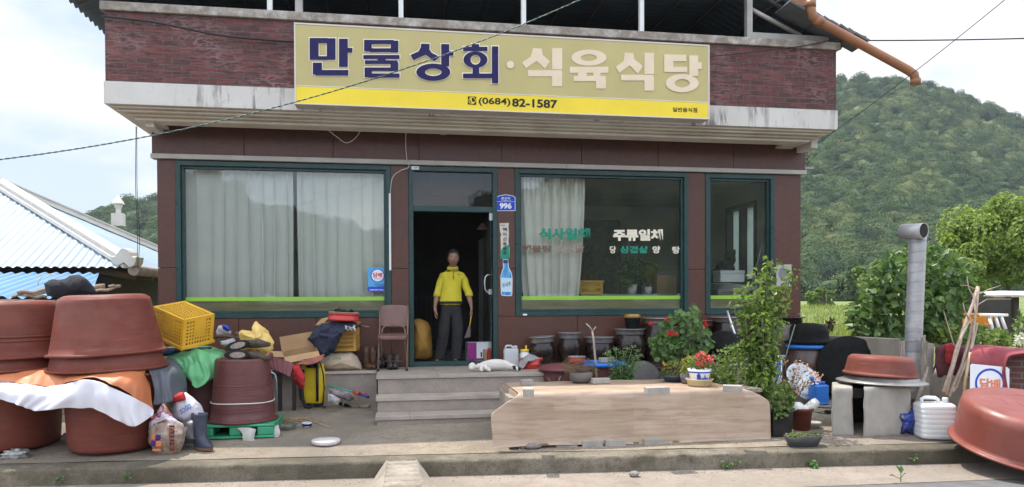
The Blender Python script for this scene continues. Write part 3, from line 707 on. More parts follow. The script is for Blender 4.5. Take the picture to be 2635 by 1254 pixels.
x1p=X(770,30,BX+0.16);mb.box(x1p-0.045,x1p+0.045,BX+0.12,BX+0.2,zc1,roof_z(x1p)-0.1)
build_split(mb,'steel_frame',mat('grey_steel',(0.36,0.34,0.31),0.5,0.15,5,metal=0.3),shop)
g=[]
nx=240
for(a,b)in((xe0,xm),(xm,xe1)):
    g=[]
    for y in(yf,3.0,YB+0.6):
        row=[]
        for i in range(nx//2+1):
            x=a+(b-a)*i/(nx//2);row.append((x,y,roof_z(x)))
        g.append(row)
    # corrugation runs down the slope, so ripple along y
    g2=[]
    for y in np.arange(yf,YB+0.6,0.03):
        g2.append([(x,y,roof_z(x)+0.022*math.sin(y*2*math.pi/0.15))for x in np.linspace(a,b,60)])
    build(MB().grid(g2),'roof_sheet',mat('roof_tin',(0.10,0.13,0.15),0.6,0.2,2,metal=0.2),shop,solid=0.006)
mb=MB()
for y in(BX+0.1,2.2,5.2):
    for(a,b)in((xe0+0.1,xm),(xm,xe1-0.1)):mb.tube([(q,y,roof_z(q)-0.07)for q in np.linspace(a,b,30)],0.04,4)
    mb.box(bxl,bxr,y-0.04,y+0.04,zc1+0.75,zc1+0.82)if y>0 else None
for i in range(1,9):
    for s_ in(0,1):
        x=(xe0+(xm-xe0)*i/9)if s_==0 else(xe1-(xe1-xm)*i/9);mb.tube([(x,yf+0.05,roof_z(x)-0.045),(x,YB,roof_z(x)-0.045)],0.025,4)
build(mb,'rafters',mat('dark_steel',(0.07,0.068,0.065),0.6,metal=0.2),shop)
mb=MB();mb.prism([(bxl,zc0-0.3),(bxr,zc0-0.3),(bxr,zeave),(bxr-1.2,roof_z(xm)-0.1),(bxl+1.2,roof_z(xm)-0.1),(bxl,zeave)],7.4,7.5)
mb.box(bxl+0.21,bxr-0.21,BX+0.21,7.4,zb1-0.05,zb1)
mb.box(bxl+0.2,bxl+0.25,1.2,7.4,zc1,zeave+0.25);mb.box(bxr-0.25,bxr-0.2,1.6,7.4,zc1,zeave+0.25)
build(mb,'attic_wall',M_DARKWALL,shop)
# stacked old tiles along the right verge
mb=MB()
for k in range(9):
    t=k/8;q0=at(2045+165*t,22+80*t,-0.95+0.04*math.sin(k*3));s_=0.10
    M=Matrix.Translation(Vector(q0))@Matrix.Rotation(R(27),4,'Y')@Matrix.Rotation(R(random.uniform(-6,6)),4,'Z')
    mb.box(-0.14,0.10,-0.12,0.30,-0.03,0.005,M)
build(mb,'verge_tile',mat('dark_tile',(0.11,0.115,0.12),0.7,0.3,6,0.3),shop,bevel=0.006)
mb=MB()
M=Matrix.Translation(Vector(at(2196,98,-0.95)))@Matrix.Rotation(R(20),4,'Y')
mb.lathe([(0.02,-0.02),(0.062,-0.02),(0.062,0.16),(0.05,0.16)],14,M@Matrix.Rotation(R(80),4,'Y'))
build(mb,'verge_cap',M_BLACK,shop)

# steps and landing
st=thing('entrance_steps','granite steps and landing leading up to the shop door','steps',(0,0,0))
sy0=-1.12
zg=yard_z(0.5,-1.75)
tz=[ZL,0.54,0.363]
mb=MB();sl_=MB()
ry=[sy0,sy0-0.31,sy0-0.62];xr=[lx1,lx1,lx1]
for k in range(3):
    zlow=tz[k+1]-0.001 if k<2 else 0.05
    y1=0.0 if k==0 else ry[k-1]+0.02
    mb.box(lx0+0.02,xr[k]-0.02,ry[k]+0.022,y1-0.004,zlow,tz[k]-0.046)
    cuts=[(lx0,0.55,xr[k]),(lx0,0.9,xr[k]),(lx0,0.20,xr[k])][k]
    for a,b in zip(cuts[:-1],cuts[1:]):sl_.box(a+0.001,b-0.001,ry[k],y1-0.004,tz[k]-0.045,tz[k])
build(mb,'risers',M_STEP,st);build(sl_,'treads',M_SLAB,st,bevel=0.004)
mb=MB();mb.prism([(lx0+0.04,-0.05),(lx1-0.04,-0.05),(lx1-0.04,0.316),(lx0+0.04,0.316)],ry[2]+0.05,ry[2]+0.3)
build(mb,'footing',M_CONC,st)
# concrete gully block standing against the kerb
b0=atz(1035,1254,0.0)
q=np.array([b0[0],kerb_y(b0[0]),0])
mb=MB()
hh=0.15;L=0.75
sec=[(0.0,hh+0.012,0.15),(0.12,hh-0.005,0.155),(0.4,hh-0.04,0.17),(0.62,hh-0.09,0.185),(L,0.0,0.20)]
g=[]
for d,z,w in sec:
    row=[]
    for u in(-1.75,-1.5,-1.0,-0.85,-0.5,0,0.5,0.85,1.0,1.5,1.75):
        zz=z if abs(u)<=1 else max(0,z*(1-(abs(u)-1)/0.75));wob=0.01*noise.noise(Vector((d*9,u*5,2)))
        row.append((u*w+wob,-d,max(-0.005,zz+wob)))
    g.append(row)
G=smooth_rows(g,61,60)
for j in range(60):
    for i in range(61):
        x,y,z=G[j,i]
        if abs(i-30)<16:z-=0.045*max(0,math.sin(y*2*math.pi/0.105+0.3*noise.noise(Vector((x*8,0,0)))*3))**6
        z+=0.006*noise.noise(Vector((x*25,y*25,0)));G[j,i,2]=z
mb.grid([list(r)for r in G])
build(mb,'gully_block',mat('pale_concrete',(0.27,0.23,0.185),0.9,0.22,6,0.6,60,dirt=0.7,dirtc=(0.15,0.125,0.095),dscale=7),loc=q,label='grooved concrete ramp block set against the kerb at the road',cat='concrete block')

# ================================================================== SIGNS AND WRITING
def plain(name,c,rough=0.5):return mat(name,c,rough,0.05,4,0.0,spec=0.25,dirt=0.12,dirtc=tuple(x*0.6 for x in c))
M_NAVY=plain('navy_letters',(0.014,0.010,0.075));M_WHT=plain('white_vinyl',(0.62,0.58,0.52));M_BLK=plain('black_letters',(0.02,0.018,0.016))
M_CREAML=plain('cream_letters',(0.85,0.77,0.61));M_FADE=plain('faded_beige_letters',(0.74,0.60,0.43));M_GRNL=plain('green_letters',(0.025,0.26,0.165))
M_BRNL=plain('brown_letters',(0.16,0.10,0.065));M_BLUEP=plain('blue_enamel',(0.025,0.07,0.50),0.35);M_REDL=plain('red_letters',(0.55,0.03,0.05))
M_ORL=plain('orange_letters',(0.72,0.24,0.12));M_WPLATE=plain('white_plate',(0.78,0.79,0.82),0.35)
def text_mesh(body,bold=0.0):
    c=bpy.data.curves.new('lettering','FONT');c.body=body;c.fill_mode='FRONT';c.offset=bold;c.resolution_u=4
    o=bpy.data.objects.new('lettering',c);COL.objects.link(o);bpy.context.view_layer.update()
    me=o.to_mesh();V=np.array([v.co[:2]for v in me.vertices]);Fs=[tuple(p.vertices)for p in me.polygons]
    o.to_mesh_clear();bpy.data.objects.remove(o);bpy.data.curves.remove(c)
    V=(V-V.min(0))/(V.max(0)-V.min(0));return V,Fs
def text_quad(body,tl,tr,br,bl,Y,bold=0.02,mb=None,th=0.0025):
    """lettering laid on the plane at distance Y so that it fills the given four corners; a thin raised film"""
    V,Fs=text_mesh(body,bold);mb=mb or MB();A=[np.array(q,float)for q in(tl,tr,br,bl)]
    P=[]
    for u,w in V:
        q=(A[0]*(1-u)+A[1]*u)*w+(A[3]*(1-u)+A[2]*u)*(1-w);P.append(at(q[0],q[1],Y))
    return mb.add(P,Fs)
def text_local(body,x0,x1,z0,z1,y,bold=0.02,mb=None,M=None):
    V,Fs=text_mesh(body,bold);mb=mb or MB()
    P=[Vector((x0+(x1-x0)*u,y,z0+(z1-z0)*w))for u,w in V]
    if M is not None:P=[M@q for q in P]
    return mb.add(P,Fs)
def box4(x0,y0,x1,y1):return(x0,y0),(x1,y0),(x1,y1),(x0,y1)
def shrink(poly,d):
    A=np.array(poly,float);n=len(A);area=0.5*sum(A[i][0]*A[(i+1)%n][1]-A[(i+1)%n][0]*A[i][1]for i in range(n));s=1 if area>0 else-1
    out=[]
    for i in range(n):
        e0=A[i]-A[i-1];e1=A[(i+1)%n]-A[i];n0=s*np.array([e0[1],-e0[0]])/np.linalg.norm(e0);n1=s*np.array([e1[1],-e1[0]])/np.linalg.norm(e1)
        b=n0+n1;b/=max(np.linalg.norm(b),1e-6);k=d/max(0.4,float(b@n0));out.append(A[i]+b*k)
    return out
def strokes(mb,shapes,ox,oy,sc,Y,grow=0.0,th=0.004):
    """block letter strokes given as rectangles, polygons and rings (in drawing units), as thin raised shapes; each stroke a hair prouder than the last"""
    for k,s_ in enumerate(shapes):
        y0=Y-th-0.00025*k
        if s_[0]=='r':poly=[(s_[1],s_[2]),(s_[3],s_[2]),(s_[3],s_[4]),(s_[1],s_[4])]
        elif s_[0]=='p':poly=list(s_[1])
        if s_[0]in 'rp':
            if grow:poly=shrink(poly,grow)
            P=[(ox+x/sc,oy+y/sc)for x,y in poly];n=len(P)
            mb.add([at(*q,y0)for q in P]+[at(*q,Y)for q in P],[tuple(range(n))]+[(i,(i+1)%n,(i+1)%n+n,i+n)for i in range(n)])
        else:
            _,cx,cy,rx,ry,ix,iy=s_;n=40
            o_=[(ox+(cx+(rx+grow)*math.cos(2*math.pi*i/n))/sc,oy+(cy+(ry+grow)*math.sin(2*math.pi*i/n))/sc)for i in range(n)]
            i_=[(ox+(cx+max(1,ix-grow)*math.cos(2*math.pi*i/n))/sc,oy+(cy+max(1,iy-grow)*math.sin(2*math.pi*i/n))/sc)for i in range(n)]
            if ix<=0:
                mb.add([at(*q,y0)for q in o_],[tuple(range(n))]);continue
            mb.add([at(*q,y0)for q in o_]+[at(*q,y0)for q in i_]+[at(*q,Y)for q in o_]+[at(*q,Y)for q in i_],
                   [(i,(i+1)%n,(i+1)%n+n,i+n)for i in range(n)]+[(i,(i+1)%n,(i+1)%n+2*n,i+2*n)for i in range(n)]+[(i+n,(i+1)%n+n,(i+1)%n+3*n,i+3*n)for i in range(n)])
    return mb
YS=-1.02
sgx0,sgx1=at(757,160,YS)[0],at(1826,210,YS)[0]
sgz1=0.5*(Z(757,57,YS)+Z(1826,117,YS));sgz0=0.5*(Z(760,268,YS)+Z(1825,308,YS));sgm=0.5*(Z(760,222,YS)+Z(1824,264,YS))
sign=thing('shop_sign','long khaki and yellow signboard with big navy and beige Korean letters','sign',(sgx0,YS,sgz0))
mb=MB();mb.box(sgx0,sgx1,YS+0.012,BX-0.002,sgz0,sgz1);build(mb,'casing',mat('sign_casing',(0.50,0.46,0.40),0.6,0.1,3,dirt=0.5),sign,world=True,bevel=0.004)
m_kh=mat('khaki_sign_face',(0.47,0.395,0.155),0.42,0.05,2.5,0.03,5,dirt=0.22,dirtc=(0.30,0.26,0.12),dscale=1.2,stretch=(1,1,0.4))
m_yb=mat('yellow_sign_band',(0.80,0.60,0.022),0.4,0.05,2,0.0,dirt=0.15,dirtc=(0.6,0.45,0.03))
mb=MB();mb.box(sgx0+0.02,sgx1-0.02,YS+0.002,YS+0.011,sgm+0.012,sgz1-0.02);build(mb,'khaki_panel',m_kh,sign,world=True)
mb=MB();mb.box(sgx0+0.02,sgx1-0.02,YS+0.002,YS+0.011,sgz0+0.015,sgm-0.002);build(mb,'yellow_panel',m_yb,sign,world=True)
mb=MB()
mb.box(sgx0,sgx1,YS-0.004,YS+0.0115,sgz1-0.0195,sgz1);mb.box(sgx0,sgx1,YS-0.004,YS+0.0115,sgz0,sgz0+0.0145);mb.box(sgx0,sgx0+0.0195,YS-0.004,YS+0.0115,sgz0+0.0146,sgz1-0.0196);mb.box(sgx1-0.0195,sgx1,YS-0.004,YS+0.0115,sgz0+0.0146,sgz1-0.0196)
mb.box(sgx0+0.02,sgx1-0.02,YS-0.001,YS+0.0115,sgm-0.0015,sgm+0.0115)
build(mb,'trim',M_WHT,sign,world=True,bevel=0.002)
blue=[('r',247,250,306,393),('r',360,252,417,393),('r',300,250,366,284),('r',300,370,366,394),('r',440,255,498,440),('r',495,315,528,346),('r',268,412,328,490),('r',285,460,502,497),
        ('r',605,262,655,338),('r',780,268,830,345),('r',640,263,800,290),('r',640,318,800,343),('r',600,362,838,388),('r',694,380,746,415),('r',610,397,825,421),('r',778,410,830,468),('r',608,444,790,467),('r',608,450,656,508),('r',630,483,838,511),
        ('p',[(980,287),(1036,289),(1034,325),(1050,348),(1102,374),(1066,405),(1010,360),(928,397),(910,362),(962,338),(978,312)]),('r',1112,290,1165,437),('r',1160,338,1193,366),('e',1060,475,112,57,54,25),
        ('r',1312,291,1361,318),('r',1256,308,1416,336),('e',1337,393,79,54,32,32),('r',1318,438,1362,492),('r',1255,484,1452,515),('r',1445,305,1487,548)]
beige=[('p',[(182,317),(240,320),(246,360),(293,405),(262,453),(206,402),(137,450),(110,412),(168,372)]),('r',308,317,375,458),('r',150,462,372,503),('r',308,480,375,568),
         ('e',550,380,115,53,52,22),('r',425,440,678,480),('r',478,470,535,508),('r',580,470,626,508),('r',450,500,660,534),('r',597,515,662,583),
         ('p',[(785,346),(842,350),(849,390),(904,435),(872,486),(818,432),(750,480),(726,440),(778,402)]),('r',915,347,978,488),('r',762,492,975,530),('r',915,510,978,597),
         ('r',1045,358,1105,474),('r',1080,360,1190,404),('r',1080,440,1196,475),('r',1210,365,1268,500),('r',1262,410,1292,456),('e',1163,548,108,60,49,27),
         ('e',34,426,25,25,0,0)]
mb=strokes(MB(),blue,700,0,2.554,YS,6.0,0.0005);build(mb,'letter_outline',M_CREAML,sign,world=True,fix=False)
mb=strokes(MB(),blue,700,0,2.554,YS-0.007,0.0,0.003);build(mb,'navy_lettering',M_NAVY,sign,world=True,fix=False)
mb=strokes(MB(),beige,1300,0,2.554,YS,0.0,0.003);build(mb,'beige_lettering',M_FADE,sign,world=True,fix=False)
q_=lambda x,y,o=700:(o+x/2.554,y/2.554)
mb=text_quad('(0684)',q_(1358,640),q_(1567,647),q_(1567,703),q_(1358,695),YS-0.001,0.022)
text_quad('82-1587',q_(1578,647),q_(1876,658),q_(1876,714),q_(1578,702),YS-0.001,0.03,mb)
build(mb,'phone_number',M_BLK,sign,world=True,fix=False)
mb=text_quad('일반음식점',q_(1101,706,1300),q_(1262,709,1300),q_(1262,740,1300),q_(1101,735,1300),YS-0.001,0.02);build(mb,'small_lettering',M_BLK,sign,world=True,fix=False)
mb=strokes(MB(),[('p',[(1287,634),(1342,636),(1342,690),(1287,687)])],700,0,2.554,YS,0,0.001);build(mb,'phone_icon',M_BLK,sign,world=True,fix=False)
mb=strokes(MB(),[('e',1315,661,23,23,19,19),('p',[(1303,646),(1310,643),(1314,654),(1310,660),(1318,671),(1325,671),(1330,678),(1322,682),(1310,674),(1303,662)])],700,0,2.554,YS-0.002,0,0.001)
build(mb,'phone_icon_handset',m_yb,sign,world=True,fix=False)

# window lettering (stuck on the panes)
YG=0.0655
def wq(x0,y0,x1,y1):return box4(1240+x0*.3751,400+y0*.3751,1240+x1*.3751,400+y1*.3751)
for body,q,b,m_ in(('식사일체',(390,500,742,578), .055,M_GRNL),('주류일체',(900,507,1242,587), .055,M_CREAML),('해물탕',(275,617,480,668), .04,M_BRNL),('토종닭',(505,617,705,668), .03,mat('worn_letters',(0.30,0.20,0.15),0.7)),
                     ('당',(878,622,920,672), .02,M_CREAML),('삼겹살',(945,622,1140,672), .045,M_GRNL),('양',(1170,622,1223,672), .03,M_CREAML),('탕',(1307,625,1358,675), .03,M_CREAML)):
    build(text_quad(body,*wq(*q),YG,b),'lettering',m_,win_objs[1],world=True,fix=False)

# house number plate
def wall_thing(name,label,cat,px,py,Y=0.0,group=None):return thing(name,label,cat,at(px,py,Y),group=group)
t=wall_thing('house_number_plate','blue house number plate 996 on the granite pier beside the door','sign',1301,520)
def plate(poly,ox,oy,sc,Y,th,grow=0):return strokes(MB(),[('p',poly)],ox,oy,sc,Y,grow,th)
pl=[(98,288),(118,276),(164,268),(212,276),(230,288),(230,382),(98,382)]
build(plate(pl,1240,400,1/.3751,-0.001,0.012),'plate_border',M_WPLATE,t,world=True,fix=False)
build(plate(pl,1240,400,1/.3751,-0.013,0.002,-4),'plate',M_BLUEP,t,world=True,fix=False)
mb=text_quad('996',*wq(122,326,204,368),-0.0165, .045);text_quad('용산로',*wq(133,286,195,302),-0.0165, .02,mb);text_quad('Yongsan-ro',*wq(130,304,200,313),-0.0165, .02,mb)
strokes(mb,[('r',104,317,226,319)],1240,400,1/.3751,-0.0155,0,0.001)
build(mb,'lettering',M_WPLATE,t,world=True,fix=False)
# torn banner and bottle sticker on the pier
t=wall_thing('torn_banner_sticker','torn narrow white and green drink sticker with vertical writing on the pier','sticker',1298,665)
bp=[(121,466),(186,464),(182,490),(186,540),(182,590),(190,640),(190,708),(126,710),(130,640),(128,560),(133,545),(124,520)]
build(plate(bp,1240,400,1/.3751,-0.001,0.003),'paper',mat('old_paper',(0.60,0.57,0.50),0.8,0.1,12,dirt=0.5,dirtc=(0.4,0.36,0.2)),t,world=True,fix=False)
build(plate([(150,628),(186,612),(190,708),(126,710),(132,648)],1240,400,1/.3751,-0.004,0.002),'green_panel',M_GRNL,t,world=True,fix=False)
mb=MB()
for i,ch in enumerate('백아산동동주'):
    y0=496+i*33;text_quad(ch,*wq(144,y0,172,y0+26),-0.0075, .02,mb)
text_quad('대표',*wq(128,476,160,486),-0.0045, .02,mb)
build(mb,'lettering',M_BLK,t,world=True,fix=False)
t=wall_thing('bottle_sticker','blue soju bottle shaped sticker on the granite pier right of the door','sticker',1303,765)
bo=[(144,712),(180,714),(182,745),(186,772),(206,812),(210,850),(208,955),(200,966),(140,964),(131,955),(127,830),(146,770),(143,740)]
build(plate(bo,1240,400,1/.3751,-0.001,0.004),'sticker_edge',M_WPLATE,t,world=True,fix=False)
m,nt,p=new_mat('bottle_blue');n=noise_n(nt,coords(nt),9,4,0.5,(4,1,0.6));nt.links.new(ramp(nt,n,[(0.3,(0.03,0.16,0.42)),(0.55,(0.07,0.30,0.60)),(0.75,(0.22,0.48,0.72))]),p.inputs['Base Color']);p.inputs['Roughness'].default_value=0.35
build(plate(bo,1240,400,1/.3751,-0.005,0.002,-5),'bottle',m,t,world=True,fix=False)
build(plate([(146,716),(178,717),(179,740),(146,740)],1240,400,1/.3751,-0.008,0.002),'bottle_cap',plain('navy_cap',(0.02,0.05,0.16)),t,world=True,fix=False)
build(plate([(134,840),(204,842),(203,938),(136,936)],1240,400,1/.3751,-0.008,0.002),'bottle_label',plain('pale_blue_label',(0.50,0.66,0.76)),t,world=True,fix=False)
mb=text_quad('잎새주',(1240+140*.3751,400+878*.3751),(1240+198*.3751,400+866*.3751),(1240+198*.3751,400+900*.3751),(1240+140*.3751,400+906*.3751),-0.0105, .015);build(mb,'lettering',M_NAVY,t,world=True,fix=False)
# tobacco stickers
def zq(x0,y0,x1,y1):return box4(380+x0*.3751,380+y0*.3751,380+x1*.3751,380+y1*.3751)
t=wall_thing('tobacco_window_sticker','blue and white tobacco sticker on the corner of the curtained window','sticker',971,720,YG)
build(plate([(1511,824),(1642,824),(1642,988),(1511,988)],380,380,1/.3751,YG-0.001,0.003),'sheet',plain('sky_blue_sticker',(0.10,0.36,0.68)),t,world=True,fix=False)
build(plate([(1511,955),(1642,955),(1642,988),(1511,988)],380,380,1/.3751,YG-0.004,0.001),'dark_band',M_BLUEP,t,world=True,fix=False)
build(strokes(MB(),[('e',1577,878,46,46,0,0)],380,380,1/.3751,YG-0.004,0,0.001),'disc',M_WPLATE,t,world=True,fix=False)
build(strokes(MB(),[('e',1577,878,47,47,41,41)],380,380,1/.3751,YG-0.0055,0,0.001),'ring',M_BLUEP,t,world=True,fix=False)
build(text_quad('담배',*zq(1545,858,1609,892),YG-0.006, .035),'lettering',M_REDL,t,world=True,fix=False)
mb=text_quad('CIGARETTES',*zq(1555,897,1600,904),YG-0.006, .01)
for i,(a,b)in enumerate(((1555,1630),(1570,1628))):text_quad('미성년자에게는',*zq(a,936+i*11,b,944+i*11),YG-0.006, .02,mb)
build(mb,'small_lettering',M_NAVY,t,world=True,fix=False)
build(text_quad('담배를 판매하지 않습니다',*zq(1522,972,1632,981),YG-0.006, .02),'white_lettering',M_WPLATE,t,world=True,fix=False)
t=wall_thing('paper_notice','faded white paper notice with a grey circle on the far right pier','notice',2018,706)
build(plate([(632,690),(728,688),(728,830),(632,830)],1740,400,2.452,-0.001,0.003),'sheet',plain('faded_sheet',(0.42,0.40,0.40)),t,world=True,fix=False)
build(strokes(MB(),[('e',684,745,40,45,0,0)],1740,400,2.452,-0.004,0,0.001),'disc',plain('grey_disc',(0.22,0.20,0.23)),t,world=True,fix=False)
t=wall_thing('small_door_plate','tiny white plate at the top left corner of the door frame','plate',1068,432,-0.016)
build(plate([(216,61),(258,62),(258,81),(216,80)],960,400,1/.4566,-0.0165,0.004),'plate',M_WPLATE,t,world=True,fix=False)
build(text_quad('CPS',(1066,430),(1075,430),(1075,434),(1066,434),-0.022, .01),'lettering',M_BLUEP,t,world=True,fix=False)
mb=MB();a=at(1351,810,-0.013);mb.box(a[0]-0.03,a[0]+0.03,-0.018,-0.0125,a[2]-0.012,a[2]+0.012);build(mb,'frame_sticker',M_WPLATE,label='tiny white sticker on the lower left of the lettered window frame',cat='sticker',loc=a,world=True)

# standing tobacco sign by the rug
def make_tobacco_board():
    b=atz(2500,1040,0.22);P0=at(2500,990,-2.62)
    t=thing('tobacco_sign','white square tobacco sign with orange letters in a blue ring','sign',P0)
    Y=P0[1];sc=769/385.0
    poly=[(492,600),(500,592),(684,610),(694,620),(693,780),(490,790)]
    build(strokes(MB(),[('p',poly)],2250,640,sc,Y,0,0.02),'board',M_WPLATE,t,world=True,fix=False)
    build(strokes(MB(),[('e',594,693,77,77,66,66)],2250,640,sc,Y-0.021,0,0.001),'ring',M_BLUEP,t,world=True,fix=False)
    q=lambda x,y:(2250+x/sc,640+y/sc)
    build(text_quad('담배',q(542,664),q(648,672),q(648,735),q(542,724),Y-0.0225, .04),'lettering',M_ORL,t,world=True,fix=False)
    build(text_quad('CIGARETTES',q(552,729),q(635,741),q(635,751),q(552,740),Y-0.0225, .012),'small_lettering',M_BLK,t,world=True,fix=False)
make_tobacco_board()

# ================================================================== WIRES, LAMP, PIPES
def cable(name,label,pts,r,m_,sag=0.0,cat='cable',twist=False):
    P=np.array(pts,float);A=smooth_rows([[q]for q in P],1,60)[:,0]if len(P)>2 else np.linspace(P[0],P[1],60)
    t=np.linspace(0,1,60);A[:,2]-=sag*4*t*(1-t)
    mb=MB()
    if twist:
        for ph in(0,math.pi):
            mb.tube([(q[0],q[1]+r*math.cos(i*1.3+ph),q[2]+r*math.sin(i*1.3+ph))for i,q in enumerate(np.array([A[0]*(1-u)+A[-1]*u-np.array([0,0,sag*4*u*(1-u)])for u in np.linspace(0,1,260)]))],r*0.9,5,0 if ph==0 else 1)
    else:mb.tube(A,r,6)
    return build(mb,name,m_,loc=A[0],world=True,label=label,cat=cat)
M_CABLE=mat('black_cable',(0.015,0.015,0.016),0.5);M_GCABLE=mat('green_cable',(0.06,0.20,0.15),0.5);M_WCABLE=mat('white_cable',(0.55,0.50,0.45),0.6)
cable('overhead_cable','green and black twisted cable strung across the front of the signboard',[at(-120,424,-3.0),at(1600,-50,-3.0)],0.0042,[M_GCABLE,M_CABLE],0.30,twist=True)
cable('overhead_cable','black cable running level from the roof corner off to the right',[at(2140,104,-0.9),at(2800,94,-2.0)],0.009,M_CABLE,0.02)
cable('overhead_cable','thin black service wire slanting up from the insulator past the hillside',[at(2080,384,-0.05),at(2640,-45,-4.0)],0.0045,M_CABLE,0.05)
cable('wall_cable','thick black cable sagging across the left brick parapet',[at(262,42,BX-0.03),at(400,58,BX-0.04),at(560,90,BX-0.05),at(700,104,BX-0.04),at(770,108,BX-0.04)],0.014,M_CABLE)
cable('wall_cable','thin black cable along the right end of the brick parapet',[at(1822,146,BX-0.02),at(1960,132,BX-0.04),at(2080,116,BX-0.04),at(2150,100,BX-0.04)],0.007,M_CABLE)
cable('hanging_wire','loose pair of thin wires hanging down at the left corner of the overhang',[at(350,326,-0.3),at(349,480,-0.3),at(354,600,-0.3),at(353,690,-0.3)],0.004,M_CABLE)
cable('hanging_wire','second thin wire hanging beside the left corner, bowed slightly right',[at(352,326,-0.31),at(353,500,-0.3),at(359,600,-0.3),at(356,690,-0.3)],0.004,M_CABLE)
cable('sign_wire','loose wire looping below the left end of the signboard',[at(816,272,YS+0.1),at(830,320,-0.6),at(870,355,-0.3),at(892,368,-0.25),at(915,355,-0.2),at(935,325,-0.25)],0.005,M_WCABLE)
cable('lamp_cable','white cable running from the porch lamp down to the conduit',[at(1120,334,-0.3),at(1080,335,-0.25),at(1048,337,-0.1),at(1044,370,-0.05),at(1047,410,-0.07),at(1052,430,-0.07),at(1030,440,-0.02),at(1010,458,-0.02),at(1004,500,-0.02)],0.007,M_WCABLE)
a,b=at(1003,498,-0.03),at(1004,696,-0.03);mb=MB();mb.box(a[0]-0.014,a[0]+0.014,-0.034,-0.0135,b[2],a[2]);build(mb,'wall_conduit',M_WHITE,loc=a,world=True,bevel=0.003,label='straight white cable conduit on the left door pier',cat='conduit')
t=thing('porch_lamp','round frosted ceiling lamp under the overhang above the door','lamp',at(1141,330,-0.30))
mb=MB();mb.lathe([(0.0,0.06),(0.125,0.06),(0.125,0.0),(0.0,0.0)],32);build(mb,'base',M_WHITE,t)
mb=MB();mb.lathe([(0.112,0.0),(0.108,-0.03),(0.085,-0.062),(0.045,-0.082),(0.0,-0.088)],32);build(mb,'shade',mat('frosted_shade',(0.55,0.55,0.53),0.3,0.05,3,0,trans=0.3,dirt=0.3),t)
t=thing('drain_pipe','orange brown drain pipe slanting down off the right roof corner','pipe',at(2090,20,-1.25))
M_PIPE=mat('orange_pipe',(0.28,0.115,0.045),0.42,0.1,4,0.03,dirt=0.35,dirtc=(0.2,0.09,0.05))
pa=[at(2086,-60,-1.25),at(2086,18,-1.25),at(2092,42,-1.26),at(2112,58,-1.28),at(2240,128,-1.42),at(2335,180,-1.55),at(2352,192,-1.57),at(2356,214,-1.57)]
mb=MB();mb.tube(pa,0.058,18);build(mb,'pipe',M_PIPE,t,world=True)
mb=MB();mb.tube([at(2086,2,-1.25),at(2086,20,-1.25)],0.068,18);mb.tube([at(2356,204,-1.57),at(2356,218,-1.57)],0.066,18);mb.tube([at(2100,50,-1.27),at(2116,61,-1.285)],0.066,18);mb.box(*[float(c)for c in(at(2060,10,-1.0)[0]-0.06,at(2060,10,-1.0)[0]+0.12,-1.0,-0.86,at(2060,14,-1.0)[2],at(2060,-40,-1.0)[2])]);build_split(mb,'collar',M_PIPE,t,world=True)
t=thing('wire_insulator','grey bracket with coiled service wires on the right corner of the facade','bracket',at(2070,420,0.05))
mb=MB();o_=at(2068,432,0.05);mb.box(o_[0]-0.02,o_[0]+0.16,0.03,0.08,o_[2]-0.02,o_[2]+0.015);build(mb,'arm',M_LID,t,world=True)
mb=MB()
for k,pxy in enumerate(((2072,402),(2078,410),(2074,418))):
    o_=at(*pxy,0.05);mb.tube([o_+np.array([0.05*math.cos(u),0.01*k,0.06*math.sin(u)])for u in np.linspace(0.5,6.0,16)],0.008,5)
build(mb,'wire_coil',M_CABLE,t,world=True)
mb=MB();o_=at(2070,404,0.0);mb.lathe([(0.0,0),(0.03,0),(0.022,0.02),(0.032,0.035),(0.02,0.06),(0.0,0.065)],12,Matrix.Translation(Vector(o_)));build(mb,'insulator',mat('brown_porcelain',(0.05,0.04,0.03),0.3),t,world=True)

# ================================================================== NEIGHBOURING HOUSE WITH PALE BLUE TIN ROOF
yB=4.6
Bc=at(338,688,yB);hw=3.6
Af=np.array([Bc[0]-3.7,yB+3.7,0]);zA=0
# apex lies on the line of sight of its place in the photo at that distance
Ap=at(-8,474,yB+3.7);Ap=np.array([Ap[0],Ap[1],Ap[2]]);Dc=np.array([Bc[0],yB+7.4,Bc[2]])
Ap2=Ap+np.array([-6.0,0,0]);Lc=np.array([Bc[0]-14,yB,Bc[2]])
house=thing('neighbour_house','low neighbouring house with pale blue corrugated hip roof and white ridges','house',(Bc[0]-5,yB+3,0.3))
def tin(name,c):return mat(name,c,0.42,0.08,1.2,0.0,metal=0.0,dirt=0.25,dirtc=tuple(x*0.7 for x in c),dscale=1.0)
M_TIN=tin('pale_blue_tin',(0.275,0.345,0.40));M_TINB=tin('blue_tin',(0.13,0.27,0.44))
def tin_plane(e0,e1,r0,r1,pitch_,amp,n,mb=None):
    """corrugated plane: eave e0-e1, ridge r0-r1, ribs running down the slope"""
    mb=mb or MB();e0,e1,r0,r1=[np.array(q,float)for q in(e0,e1,r0,r1)];nrm=np.cross(e1-e0,r0-e0);nrm/=np.linalg.norm(nrm);nrm*=np.sign(nrm[2]);Le=np.linalg.norm(e1-e0);ed=(e1-e0)/Le
    s0,s1=(r0-e0)@ed,(r1-e0)@ed;up=(r0-e0)-ed*s0
    rows=[]
    for j in range(9):
        v=j/8;a,b=s0*v,Le+(s1-Le)*v;row=[]
        for s_ in np.arange(0,Le+1e-6,pitch_/n):
            sc=min(max(s_,a),b);row.append(e0+ed*sc+up*v+nrm*amp*math.sin(sc*2*math.pi/pitch_))
        rows.append(row)
    mb.grid(rows,0,True);return mb
build(tin_plane(Lc,Bc,Ap2,Ap,0.16,0.018,6),'front_roof',M_TIN,house,world=True)
build(tin_plane(Bc,Dc,Ap,Ap,0.19,0.012,6),'side_roof',M_TIN,house,world=True)
